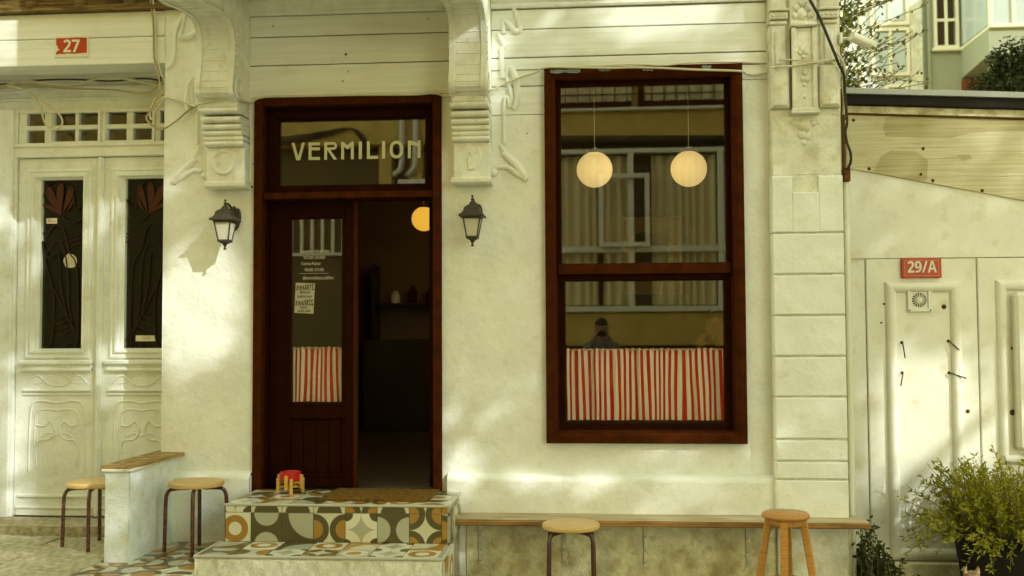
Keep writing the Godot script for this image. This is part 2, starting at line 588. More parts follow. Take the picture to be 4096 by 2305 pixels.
	tri_mat("plate_red", tint_tex(512, mix, 0.12, speck, 205, 235, lin(0.47, 0.045, 0.012), lin(0.62, 0.16, 0.03), 0.6), Vector3.ONE * 4.0, 0.45, null, 0.0, 0.45)
	mat("plate_white", lin(0.74, 0.71, 0.55), 0.5, 0.45)
	mat("plate_line", lin(0.62, 0.22, 0.04), 0.5, 0.45)
	mat("bowl_red", lin(0.52, 0.012, 0.008), 0.3, 0.5)
	# glass
	glass("window_glass", 0.02)
	glass("dark_glass", 0.25)
	# cafe inside
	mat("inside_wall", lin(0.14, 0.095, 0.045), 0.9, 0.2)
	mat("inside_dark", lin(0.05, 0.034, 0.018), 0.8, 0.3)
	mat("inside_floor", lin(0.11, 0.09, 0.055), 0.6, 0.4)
	mat("brass", lin(0.55, 0.47, 0.26), 0.35, 0.5, 0.7)
	var globe := mat("globe_glow", lin(0.75, 0.62, 0.34), 0.4, 0.4)
	globe.emission_enabled = true
	globe.emission = lin(0.74, 0.52, 0.19)
	globe.emission_energy_multiplier = 0.75
	var globe2 := mat("globe_glow_deep", lin(0.65, 0.45, 0.12), 0.4, 0.4)
	globe2.emission_enabled = true
	globe2.emission = lin(0.86, 0.46, 0.045)
	globe2.emission_energy_multiplier = 0.75
	# foliage
	for f in [["leaf_bright", lin(0.34, 0.34, 0.024), lin(0.34, 0.35, 0.03)], ["leaf_dark", lin(0.045, 0.06, 0.012), lin(0.06, 0.08, 0.01)], ["leaf_vine", lin(0.13, 0.14, 0.02), lin(0.2, 0.2, 0.02)], ["leaf_tree", lin(0.07, 0.09, 0.015), lin(0.12, 0.16, 0.02)]]:
		var m := mat(f[0], f[1], 0.6, 0.35)
		m.vertex_color_use_as_albedo = true
		m.backlight_enabled = true
		m.backlight = f[2]
	tri_mat("bark", tint_tex(512, grain_v, 0.4, stain, 120, 210, lin(0.12, 0.085, 0.04), lin(0.06, 0.04, 0.02), 0.6), Vector3(4, 1, 4), 0.95, bump_fine, 0.6, 0.2)
	mat("stem", lin(0.16, 0.13, 0.04), 0.8, 0.3)
	# ground
	tri_mat("street_stone", tint_tex(512, mix, 0.25, stain, 110, 210, lin(0.27, 0.255, 0.18), lin(0.15, 0.135, 0.08), 0.6), Vector3.ONE * 2.6, 0.9, bump_plaster, 1.0, 0.25)
	tri_mat("floor_slab", tint_tex(512, mix, 0.2, stain, 110, 200, lin(0.44, 0.40, 0.26), lin(0.27, 0.22, 0.11), 0.6), Vector3.ONE * 3.1, 0.9, bump_plaster, 1.0, 0.25)
	tri_mat("coir", tint_tex(512, fine, 0.55, stain, 120, 210, lin(0.23, 0.125, 0.03), lin(0.10, 0.05, 0.015), 0.7), Vector3.ONE * 3.0, 1.0, bump_fine, 0.8, 0.1)
	# printed cement tiles
	tile_mats(speck, fine)
	# striped curtain cloth
	var im := Image.create(256, 8, false, Image.FORMAT_RGB8)
	var red := lin(0.60, 0.018, 0.008)
	var white := lin(0.86, 0.81, 0.62)
	for x in 256:
		for y in 8:
			im.set_pixel(x, y, red if (x % 64) >= 34 else white)
	var cloth := mat("striped_cloth", Color.WHITE, 0.9, 0.15)
	cloth.albedo_texture = ImageTexture.create_from_image(im)
	cloth.backlight_enabled = true
	cloth.backlight = Color(0.35, 0.33, 0.28)
	# opposite side of the street
	tri_mat("ochre_render", tint_tex(512, mix, 0.12, stain, 150, 230, lin(0.60, 0.42, 0.11), lin(0.42, 0.28, 0.07), 0.5), Vector3.ONE * 0.5, 0.9, bump_fine, 0.4, 0.2)
	mat("olive_wall", lin(0.13, 0.10, 0.04), 0.9, 0.2)
	mat("white_frame", lin(0.82, 0.77, 0.56), 0.5, 0.4)
	mat("net_curtain", lin(0.74, 0.63, 0.33), 0.9, 0.1)
	mat("pale_blue_wall", lin(0.62, 0.66, 0.62), 0.8, 0.3)
	mat("green_grey_wall", lin(0.35, 0.37, 0.26), 0.85, 0.25)
	mat("pale_glazing", lin(0.50, 0.57, 0.56), 0.15, 0.6)
	mat("roof_red", lin(0.20, 0.055, 0.02), 0.8, 0.3)
	# skin, cloth, fur
	mat("skin", lin(0.33, 0.17, 0.09), 0.55, 0.35)
	mat("hair", lin(0.018, 0.012, 0.008), 0.6, 0.4)
	mat("dark_shirt", lin(0.05, 0.045, 0.04), 0.9, 0.2)
	mat("grey_shirt", lin(0.20, 0.18, 0.15), 0.9, 0.2)
	mat("denim", lin(0.05, 0.055, 0.07), 0.9, 0.2)
	mat("shoe", lin(0.05, 0.04, 0.03), 0.6, 0.3)
	mat("eye", lin(0.02, 0.012, 0.008), 0.2, 0.5)
	tri_mat("fur", tint_tex(512, grain, 0.3, stain, 110, 190, lin(0.26, 0.18, 0.10), lin(0.10, 0.065, 0.03), 0.7), Vector3(3, 9, 3), 0.95, bump_fine, 0.3, 0.15)
	mat("ear_pink", lin(0.50, 0.33, 0.22), 0.7, 0.3)

func tile_mats(speck: PackedByteArray, fine: PackedByteArray) -> void:
	var K := lin(0.10, 0.082, 0.030)
	var T := lin(0.38, 0.20, 0.035)
	var W := lin(0.72, 0.69, 0.53)
	var S := lin(0.43, 0.43, 0.31)
	var L := lin(0.60, 0.58, 0.42)
	var pats := [
		[W, [[0.5, 0.5, 0.43, T], [0.5, 0.5, 0.215, W]]],
		[K, [[0.5, 0.0, 0.40, S], [0.5, 1.0, 0.40, S]]],
		[K, [[1.0, 0.0, 0.80, S]]],
		[L, [[0.0, 0.5, 0.49, K], [0.0, 0.5, 0.30, T], [1.0, 0.5, 0.49, K], [1.0, 0.5, 0.30, T]]],
		[S, [[0.0, 0.0, 0.495, W], [1.0, 0.0, 0.495, W], [0.0, 1.0, 0.495, W], [1.0, 1.0, 0.495, W], [0.0, 0.0, 0.24, K], [1.0, 0.0, 0.24, K], [0.0, 1.0, 0.2, K], [1.0, 1.0, 0.24, K]]],
		[K, [[0.0, 0.5, 0.41, S], [1.0, 0.5, 0.41, S]]],
		[L, [[0.0, 0.0, 0.495, K], [1.0, 0.0, 0.495, K], [0.0, 1.0, 0.495, K], [1.0, 1.0, 0.495, K], [0.0, 0.0, 0.30, T], [1.0, 0.0, 0.30, T], [0.0, 1.0, 0.30, T], [1.0, 1.0, 0.30, T]]],
		[S, [[0.5, 0.5, 0.42, W], [0.5, 0.5, 0.23, T]]],
		[T, [[0.0, 1.0, 0.80, L]]],
		[L, [[0.5, 0.0, 0.40, T], [0.5, 1.0, 0.40, K]]],
	]
	var size := 160
	for k in pats.size():
		var im := Image.create(size, size, false, Image.FORMAT_RGB8)
		for y in size:
			for x in size:
				var p := Vector2(x + 0.5, y + 0.5) / size
				var c: Color = pats[k][0]
				for q in pats[k][1]:
					if p.distance_to(Vector2(q[0], q[1])) < q[2]:
						c = q[3]
				var i := ((y * 3 + k * 40) % 512) * 512 + (x * 3 + k * 70) % 512
				var g := 0.86 + 0.14 * speck[i] / 127.5 + 0.1 * (fine[i] / 127.5 - 1.0)
				im.set_pixel(x, y, Color(c.r * g, c.g * g, c.b * g))
		var m := mat("tile_%d" % k, Color.WHITE, 0.3, 0.5)
		m.albedo_texture = ImageTexture.create_from_image(im)

var cafe: Node3D
var pave: Node3D
var tile_cache := {}

func tile_mesh(w: float, h: float, u0 := 0.0, u1 := 1.0, v0 := 0.0, v1 := 1.0) -> ArrayMesh:
	var key := "%.3f %.3f %.2f %.2f %.2f %.2f" % [w, h, u0, u1, v0, v1]
	if tile_cache.has(key):
		return tile_cache[key]
	var g := G.new()
	var b := 0.0015
	var t := 0.009
	var o := [Vector3(-w / 2, -h / 2, 0), Vector3(w / 2, -h / 2, 0), Vector3(w / 2, h / 2, 0), Vector3(-w / 2, h / 2, 0)]
	var i := [Vector3(-w / 2 + b, -h / 2 + b, t), Vector3(w / 2 - b, -h / 2 + b, t), Vector3(w / 2 - b, h / 2 - b, t), Vector3(-w / 2 + b, h / 2 - b, t)]
	var uv := [Vector2(u0, v1), Vector2(u1, v1), Vector2(u1, v0), Vector2(u0, v0)]
	g.poly(i, Vector3(0, 0, 1), uv)
	for k in 4:
		var j := (k + 1) % 4
		var e := Vector3(0, 0, t - b)
		g.poly([o[k] + e, o[j] + e, i[j], i[k]], o[k] + o[j] + Vector3(0, 0, 0.1), [uv[k], uv[j], uv[j], uv[k]])
		g.poly([o[k], o[j], o[j] + e, o[k] + e], o[k] + o[j], [uv[k], uv[j], uv[j], uv[k]])
	tile_cache[key] = g.mesh()
	return tile_cache[key]

func lay_tile(parent: Node, k: int, at: Vector3, flat: bool, quarter: int, mesh: ArrayMesh) -> MeshInstance3D:
	var o := part_mesh("tile", mesh, M["tile_%d" % k], parent)
	var bas := Basis.IDENTITY
	if flat:
		bas = Basis(Vector3.RIGHT, -PI / 2)
	bas = bas * Basis(Vector3(0, 0, 1), quarter * PI / 2)
	o.transform = Transform3D(bas, at)
	return o

func ground() -> void:
	var g := G.new()
	var flat := FastNoiseLite.new()
	flat.seed = 3
	flat.frequency = 0.02
	g.patch(90, 90, func(a: float, b: float) -> Vector3:
		var x := lerpf(-1, 1, a)
		var z := lerpf(1, -1, b)
		x = 45.0 * x * absf(x)
		z = 45.0 * z * absf(z)
		return Vector3(x, -0.035 * clampf(x, -12, 12) + 0.012 * flat.get_noise_2d(x * 60, z * 60) - 0.01, z))
	var s := part("street", g, M.street_stone)
	s.set_meta("kind", "structure")
	# raised terrace left of the steps: slabs in front of the double door, printed tiles by the steps
	pave = Node3D.new()
	pave.name = "pavement"
	add_child(pave)
	pave.set_meta("kind", "structure")
	g = G.new()
	g.box(-7.0, -2.337, -0.4, 0.212, -0.4, 1.75, 0.004)
	part("bed", g, M.grout, pave)
	var z := -0.02
	var row := 0
	var depths := [0.34, 0.30, 0.36, 0.32, 0.36]
	for d in depths:
		var x := -3.04
		while x > -6.6:
			var w := rng.randf_range(0.42, 0.66)
			g = G.new()
			g.xf = Transform3D(Basis(Vector3.RIGHT, -PI / 2), Vector3(x, 0.2, z))
			g.panel(-w + 0.006, -0.006, -d + 0.006, -0.006, 0.0, 0.03 + rng.randf_range(-0.004, 0.004), 0.06, 0.005, nz, 0.006)
			part("paving_slab", g, M.floor_slab, pave)
			x -= w
		z += d
		row += 1
	var m := tile_mesh(0.196, 0.196)
	for i in 4:
		for j in 8:
			var x := -2.437 - 0.2 * i
			var zz := 0.10 + 0.2 * j
			if x < -3.04:
				continue
			lay_tile(pave, [1, 7, 9, 6, 2, 0, 5, 8, 4, 3][(i * 7 + j * 3) % 10], Vector3(x, 0.2115 + rng.randf_range(-0.001, 0.001), zz), true, (i * 3 + j) % 4, m)
	# threshold slab of the double door
	g = G.new()
	g.box(-4.9, -2.98, 0.19, 0.30, -0.42, -0.06, 0.012)
	part("threshold", g, M.floor_slab, pave)

func in_any(x: float, y: float, rects: Array) -> bool:
	for r in rects:
		if x > r[0] and x < r[1] and y > r[2] and y < r[3]:
			return true
	return false

func cuts(marks: Array, cell: float) -> Array:
	var out := [marks[0]]
	for k in marks.size() - 1:
		var n := maxi(1, int(ceil((marks[k + 1] - marks[k]) / cell)))
		for i in n:
			out.append(lerpf(marks[k], marks[k + 1], float(i + 1) / n))
	return out

func wall_z(x: float, y: float) -> float:
	return 0.005 * nz.get_noise_2d(x * 55.0, y * 55.0) + 0.0022 * nz.get_noise_2d(x * 240.0 + 500.0, y * 240.0)

func cafe_building() -> void:
	cafe = thing("cafe_building", "white plastered cafe house with vermilion brown door and window frames", "building")
	# plaster wall: one uneven sheet with the openings left out
	var holes := [[-2.331, -1.04, -1.0, 3.226], [-0.342, 0.962, 0.885, 3.377], [-2.372, -0.945, 3.232, 3.9], [-0.70, 1.125, 3.275, 3.9], [-0.70, -0.342, 3.075, 3.276]]
	var xs := cuts([-2.976, -2.372, -2.331, -1.04, -0.945, -0.70, -0.342, 0.962, 1.125, 1.60], 0.03)
	var ys := cuts([-0.4, 0.885, 3.075, 3.226, 3.232, 3.275, 3.377, 3.9], 0.03)
	var g := G.new()
	var id := {}
	for j in ys.size():
		for i in xs.size():
			var x: float = xs[i]
			var y: float = ys[j]
			var e := 0.01
			var nn := Vector3(wall_z(x - e, y) - wall_z(x + e, y), wall_z(x, y - e) - wall_z(x, y + e), 2 * e).normalized()
			g.put(Vector3(x, y, wall_z(x, y)), nn, Vector2(x, y))
	var w := xs.size()
	for j in ys.size() - 1:
		for i in w - 1:
			if in_any((xs[i] + xs[i + 1]) / 2, (ys[j] + ys[j + 1]) / 2, holes):
				continue
			var p := j * w + i
			g.ix.append_array([p, p + w, p + 1, p + 1, p + w, p + w + 1])
	# left return of the wall beside the double door, and its bare corner
	g.poly([Vector3(-2.976, -0.4, 0.006), Vector3(-2.976, 3.9, 0.006), Vector3(-2.976, 3.9, -0.4), Vector3(-2.976, -0.4, -0.4)], Vector3.LEFT)
	part("wall", g, M.plaster, cafe)
	# body behind the plaster
	g = G.new()
	g.box(-2.97, -2.34, -0.4, 4.3, -0.40, -0.02, 0.0)
	g.box(-1.03, -0.352, -0.4, 4.3, -0.30, -0.02, 0.0)
	g.box(0.972, 1.60, -0.4, 4.3, -0.30, -0.02, 0.0)
	g.box(-2.34, -1.03, 3.236, 4.3, -0.30, -0.03, 0.0)
	g.box(-0.352, 0.972, 3.387, 4.3, -0.30, -0.03, 0.0)
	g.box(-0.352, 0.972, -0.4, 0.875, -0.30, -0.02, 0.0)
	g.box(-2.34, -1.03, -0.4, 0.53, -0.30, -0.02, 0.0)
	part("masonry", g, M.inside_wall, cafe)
	# painted boards over the door and over the window, each with a shadow gap
	var gaps := [[-2.372, -0.945, [3.230, 3.455, 3.653, 3.80]], [-0.70, 1.125, [3.380, 3.464, 3.657, 3.795]]]
	for s in gaps:
		for k in s[2].size() - 1:
			g = G.new()
			g.panel(s[0], s[1], s[2][k] + 0.0035, s[2][k + 1] - 0.0035, -0.02, 0.004 + rng.randf_range(-0.002, 0.002), 0.05, 0.004, nz, 0.003)
			part("board", g, M.board_paint, cafe)
	for r in [[-0.70, -0.342, 3.0785, 3.2665], [-0.70, -0.342, 3.2735, 3.3765], [0.962, 1.125, 3.2785, 3.3765]]:
		g = G.new()
		g.panel(r[0], r[1], r[2], r[3], -0.02, 0.002, 0.05, 0.004, nz, 0.002)
		part("board", g, M.board_paint, cafe)
	# cornice strips above the boards
	for s in [[-2.372, -0.945], [-0.70, 1.128]]:
		g = G.new()
		g.xf = Transform3D(Basis(Vector3(0, 0, 1), Vector3.UP, Vector3.LEFT), Vector3(s[1], 0, 0))
		g.ext([Vector2(-0.03, 3.80), Vector2(0.02, 3.80), Vector2(0.028, 3.812), Vector2(0.028, 3.83), Vector2(0.045, 3.845), Vector2(0.05, 3.865), Vector2(0.07, 3.88), Vector2(0.07, 4.05), Vector2(-0.03, 4.05)], 0.0, s[1] - s[0])
		part("cornice", g, M.carved_paint, cafe)
	# old screw holes and pins in the boards
	g = G.new()
	for q in [[-1.682, 3.40], [-1.72, 3.335], [-1.70, 3.52], [-2.21, 3.73], [-1.13, 3.75], [-2.35, 2.62], [-2.345, 2.78], [-0.46, 2.95]]:
		g = G.new()
		g.ball(Vector3(q[0], q[1], 0.004), rng.randf_range(0.004, 0.009), 6, 8, Vector3(1, 1, 0.5))
		part("screw_hole", g, M.screw, cafe)
	# skirting: rounded shelf along the foot of the wall
	for s in [[-1.0, 1.128, 0.66], [-2.90, -2.335, 0.665]]:
		g = G.new()
		var y1: float = s[2]
		var prof := [Vector2(0.0, y1 + 0.022), Vector2(0.035, y1 + 0.012), Vector2(0.055, y1 + 0.0), Vector2(0.064, y1 - 0.02), Vector2(0.066, y1 - 0.06), Vector2(0.067, 0.3), Vector2(0.067, -0.35)]
		var fine := curve(prof, 6)
		var n := int((s[1] - s[0]) / 0.04)
		g.patch(n, fine.size() - 1, func(a: float, b: float) -> Vector3:
			var q: Vector2 = fine[int(round(b * (fine.size() - 1)))]
			var x := lerpf(s[0], s[1], a)
			var wob := 0.010 * nz.get_noise_2d(x * 90, q.y * 90 + 40) + 0.004 * nz.get_noise_2d(x * 320, q.y * 320)
			return Vector3(x, q.y + 0.006 * nz.get_noise_2d(x * 60, 9.0), q.x + wob * clampf(q.x * 20.0, 0, 1)), true)
		g.poly([Vector3(s[1], -0.35, 0), Vector3(s[1], y1, 0), Vector3(s[1], y1, 0.06), Vector3(s[1], -0.35, 0.066)], Vector3.RIGHT)
		g.poly([Vector3(s[0], -0.35, 0), Vector3(s[0], y1 + 0.01, 0), Vector3(s[0], y1 - 0.005, 0.06), Vector3(s[0], -0.35, 0.066)], Vector3.LEFT)
		part("skirting", g, M.plaster, cafe)
	# rough coat below the bench, a hand's breadth proud of the skirting
	g = G.new()
	g.panel(-0.875, 1.60, -0.4, 0.405, 0.0, 0.078, 0.045, 0.006, nz, 0.008)
	part("lower_wall", g, M.plaster_dirty, cafe)
	# side of the house to the right of the pilaster
	g = G.new()
	g.box(1.575, 1.60, -0.4, 4.3, -1.2, 0.02, 0.004)
	part("side_wall", g, M.plaster_old, cafe)

func shop_window() -> void:
	var w := group_part("window", cafe)
	# architrave: proud board with a bead on its inner edge, then the deep lining
	var g := G.new()
	g.frame(-0.342, 0.962, 0.885, 3.377, [Vector2(0.0, -0.02), Vector2(0.0, 0.05), Vector2(0.004, 0.056), Vector2(0.040, 0.056), Vector2(0.044, 0.050), Vector2(0.050, 0.050), Vector2(0.056, 0.040), Vector2(0.066, 0.034), Vector2(0.070, 0.022), Vector2(0.072, 0.022), Vector2(0.072, -0.055), Vector2(0.078, -0.06), Vector2(0.078, -0.16)])
	part("frame", g, M.brown_paint, w)
	# flaked blue underpaint on the head
	for q in [[-0.30, -0.10, 3.352], [0.02, 0.10, 3.357], [0.31, 0.38, 3.352], [0.70, 0.76, 3.356]]:
		g = G.new()
		var pts := []
		for k in 9:
			pts.append(Vector2(lerpf(q[0], q[1], k / 8.0), q[2] - 0.012 + rng.randf_range(-0.006, 0.006)))
		for k in 9:
			pts.append(Vector2(lerpf(q[1], q[0], k / 8.0), q[2] + 0.010 + rng.randf_range(-0.004, 0.004)))
		g.ext(pts, 0.05, 0.0578)
		part("flaked_paint", g, M.blue_paint, w)
	# upper sash, fixed
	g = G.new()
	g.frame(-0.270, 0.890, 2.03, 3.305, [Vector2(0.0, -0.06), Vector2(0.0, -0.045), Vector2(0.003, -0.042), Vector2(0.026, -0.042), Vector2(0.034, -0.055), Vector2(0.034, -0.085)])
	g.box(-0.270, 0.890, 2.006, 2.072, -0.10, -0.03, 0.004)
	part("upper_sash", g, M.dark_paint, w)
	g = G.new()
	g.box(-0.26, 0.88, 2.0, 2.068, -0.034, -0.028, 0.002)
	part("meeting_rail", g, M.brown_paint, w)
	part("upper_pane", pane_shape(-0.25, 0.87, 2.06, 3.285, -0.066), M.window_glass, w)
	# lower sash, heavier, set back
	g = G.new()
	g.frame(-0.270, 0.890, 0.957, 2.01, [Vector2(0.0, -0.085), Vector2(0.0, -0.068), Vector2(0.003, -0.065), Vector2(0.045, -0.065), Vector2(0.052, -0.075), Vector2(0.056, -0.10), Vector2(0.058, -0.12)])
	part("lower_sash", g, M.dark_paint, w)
	part("lower_pane", pane_shape(-0.22, 0.84, 1, 2, -0.092), M.window_glass, w)
	# half curtain on a thin rod behind the lower pane
	striped_curtain("window_curtain", -0.212, 0.836, 1.022, 1.502, -0.15, 26.5, 77, "wide red and white striped half curtain in the shop window")

# gathered cloth: folds open towards the hem, stripes follow the cloth
func striped_curtain(called: String, x0: float, x1: float, y0: float, y1: float, z: float, stripes: float, seed_: int, label: String) -> void:
	var c := thing(called, label, "curtain", Vector3(0, 0, 0))
	var r := RandomNumberGenerator.new()
	r.seed = seed_
	var n := 240
	# running length of the cloth at the top and the hem: folds of different widths
	var f := FastNoiseLite.new()
	f.seed = seed_
	f.frequency = 0.02
	f.fractal_octaves = 2
	var g := G.new()
	var nv := 20
	var wide := x1 - x0
	var cloth_u := func(a: float, b: float) -> float:
		return a * stripes + (0.85 * f.get_noise_2d(a * 170.0 * wide, 7.0 + b * 6.0) * (0.5 + 0.5 * b) + 0.20 * f.get_noise_2d(a * 420.0 * wide, 90.0 + b * 12.0) * (1.0 - 0.6 * b)) 
	var base := g.v.size()
	for j in nv + 1:
		var b := float(j) / nv
		for i in n + 1:
			var a := float(i) / n
			var q := func(aa: float, bb: float) -> Vector3:
				var d: float = 0.034 * f.get_noise_2d(aa * 330.0 * wide, 30.0 + bb * 5.0) * (0.45 + 0.8 * bb) + 0.022 * f.get_noise_2d(aa * 800.0 * wide, 60.0 + bb * 8.0) * (1.0 - 0.75 * bb)
				if bb < 0.06:
					d += 0.006 * sin(aa * wide * 260.0)
				return Vector3(lerpf(x0, x1, aa) + 0.004 * f.get_noise_2d(aa * 300 * wide, bb * 40.0), lerpf(y1, y0, bb) + 0.003 * sin(aa * wide * 130.0) * (1.0 if bb < 0.02 else 0.0), z + d)
			var p: Vector3 = q.call(a, b)
			var du: Vector3 = q.call(minf(a + 0.002, 1), b) - q.call(maxf(a - 0.002, 0), b)
			var dv: Vector3 = q.call(a, minf(b + 0.02, 1)) - q.call(a, maxf(b - 0.02, 0))
			g.put(p, dv.cross(du).normalized(), Vector2(cloth_u.call(a, b) / 4.0, b))
	for j in nv:
		for i in n:
			var p := base + j * (n + 1) + i
			g.ix.append_array([p, p + 1, p + n + 1, p + n + 1, p + 1, p + n + 2])
	part("cloth", g, M.striped_cloth, c)
	g = G.new()
	g.tube([Vector3(x0 - 0.012, y1 - 0.008, z), Vector3(x1 + 0.012, y1 - 0.008, z)], 0.005, 8)
	part("rod", g, M.brass, c)

func shop_doorway() -> void:
	var d := group_part("doorway", cafe)
	var g := G.new()
	# architrave on three sides
	g.box(-2.331, -2.272, 0.53, 3.225, -0.05, 0.034, 0.005)
	g.box(-1.098, -1.04, 0.53, 3.225, -0.05, 0.034, 0.005)
	g.box(-2.272, -1.098, 3.168, 3.225, -0.05, 0.033, 0.005)
	part("frame", g, M.brown_paint, d)
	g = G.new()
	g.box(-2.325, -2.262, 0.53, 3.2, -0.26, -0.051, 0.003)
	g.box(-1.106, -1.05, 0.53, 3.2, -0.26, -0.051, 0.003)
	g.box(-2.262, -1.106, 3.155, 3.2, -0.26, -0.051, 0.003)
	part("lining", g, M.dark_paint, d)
	g = G.new()
	g.box(-2.27, -1.10, 2.532, 2.576, -0.2, 0.012, 0.004)
	part("transom_bar", g, M.brown_paint, d)
	# transom light with the shop's name on its pane
	var t := group_part("transom_window", d)
	g = G.new()
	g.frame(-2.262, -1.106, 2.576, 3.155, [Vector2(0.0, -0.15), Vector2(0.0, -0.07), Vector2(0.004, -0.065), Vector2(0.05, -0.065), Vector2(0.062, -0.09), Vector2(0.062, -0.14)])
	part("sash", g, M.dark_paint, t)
	part("pane", pane_shape(-2.22, -1.15, 2.62, 3.11, -0.12), M.window_glass, t)
	name_letters(t)
	# the closed leaf
	var leaf := group_part("door_leaf", d)
	g = G.new()
	var zf := -0.115
	var zb := -0.16
	g.box(-2.258, -2.135, 0.563, 2.53, zb, zf, 0.003)
	g.box(-1.735, -1.652, 0.563, 2.53, zb, zf, 0.003)
	g.box(-2.135, -1.735, 2.43, 2.53, zb, zf - 0.001, 0.003)
	g.box(-2.135, -1.735, 1.045, 1.118, zb, zf - 0.001, 0.003)
	g.box(-2.135, -1.735, 0.563, 0.632, zb, zf - 0.001, 0.003)
	g.box(-2.135, -1.735, 0.632, 1.045, zb + 0.005, zf - 0.022, 0.0)
	part("leaf_frame", g, M.dark_paint, leaf)
	g = G.new()
	g.frame(-2.137, -1.733, 1.116, 2.432, [Vector2(0.0, zf), Vector2(0.004, zf + 0.006), Vector2(0.016, zf + 0.006), Vector2(0.022, zf - 0.004), Vector2(0.026, zf - 0.02)])
	g.frame(-2.137, -1.733, 0.63, 1.047, [Vector2(0.0, zf), Vector2(0.004, zf + 0.005), Vector2(0.014, zf + 0.005), Vector2(0.024, zf - 0.014)])
	part("moulding", g, M.dark_paint, leaf)
	for k in 4:
		g = G.new()
		var x := -2.112 + k * 0.0885
		g.box(x + 0.002, x + 0.0865, 0.655, 1.022, zf - 0.026, zf - 0.012, 0.005)
		part("panel_board", g, M.dark_paint, leaf)
	part("pane", pane_shape(-2.125, -1.745, 1.125, 2.425, zf - 0.018), M.window_glass, leaf)
	g = G.new()
	g.box(-1.672, -1.640, 0.563, 2.53, zf - 0.02, zf + 0.014, 0.006)
	part("astragal", g, M.brown_paint, leaf)
	# opening hours written on the glass by hand
	var hand := SystemFont.new()
	hand.font_names = PackedStringArray(["Droid Sans"])
	hand.font_italic = true
	var lines := [["Pazartesi-Perşembe", 2.183, 0.20, -1.948, 0.021], ["10:00-20:00", 2.140, 0.15, -1.955, 0.021], ["Cuma-Pazar", 2.098, 0.135, -1.975, 0.021], ["10:00-21:00", 2.055, 0.135, -1.955, 0.021], ["@vermilion.coffee", 1.998, 0.215, -1.925, 0.022]]
	for l in lines:
		text_part("writing", l[0], M.chalk, leaf, Vector3(l[3], l[1], zf - 0.0165), l[4], hand, 0.001, 0.0, l[2])
	g = G.new()
	g.box(-2.055, -1.852, 2.0285, 2.0305, zf - 0.0175, zf - 0.0162, 0.0)
	part("writing_line", g, M.chalk, leaf)
	# the other leaf stands open, folded back into the cafe
	var open := group_part("open_leaf", d, Vector3(-1.108, 0, -0.16))
	g = G.new()
	g.box(-0.045, 0.0, 0.563, 2.52, -0.56, 0.0, 0.004)
	part("leaf_frame", g, M.dark_paint, open)
	# half curtain behind the door glass
	striped_curtain("door_curtain", -2.112, -1.758, 1.142, 1.520, -0.185, 10.0, 32, "narrow red and white striped half curtain behind the door glass")
	# two notices on the inside of the glass, seen from the back
	var bold := SystemFont.new()
	bold.font_names = PackedStringArray(["Droid Sans"])
	bold.font_weight = 700
	var paper := thing("notice", "white event notice taped inside the glass of the brown door", "notice")
	g = G.new()
	g.xf = Transform3D(Basis(Vector3(0, 0, 1), -0.05), Vector3(-2.026, 1.86, -0.153))
	g.box(-0.068, 0.068, -0.105, 0.105, -0.0008, 0.0, 0.0)
	part("sheet", g, M.plate_white, paper)
	for l in [["21Mayıs", 0.075, 0.125, 0.04], ["Perşembe", 0.040, 0.07, 0.018], ["oyun atölyesi", 0.012, 0.10, 0.018], ["22Mayıs", -0.032, 0.125, 0.04], ["Cuma", -0.064, 0.05, 0.018], ["Baba Sahne", -0.088, 0.09, 0.018]]:
		text_part("print", l[0], M.black, paper, Vector3(-2.026 + l[1] * 0.05, 1.86 + l[1], -0.1523), l[3], bold, 0.0008, PI, l[2])

func bar(g: G, a: Vector2, b: Vector2, w: float, z: float) -> void:
	var d := (b - a).normalized()
	var s := Vector2(-d.y, d.x) * w * 0.5
	g.ext([a - s, b - s, b + s, a + s], z - 0.001, z + 0.0012)

func arc_bar(g: G, c: Vector2, r: float, a0: float, a1: float, w: float, z: float, steps := 12) -> void:
	var pts := []
	for k in steps + 1:
		var a := lerpf(a0, a1, float(k) / steps)
		pts.append(c + Vector2(cos(a), sin(a)) * (r + w / 2))
	for k in steps + 1:
		var a := lerpf(a1, a0, float(k) / steps)
		pts.append(c + Vector2(cos(a), sin(a)) * (r - w / 2))
	g.ext(pts, z - 0.001, z + 0.0012)

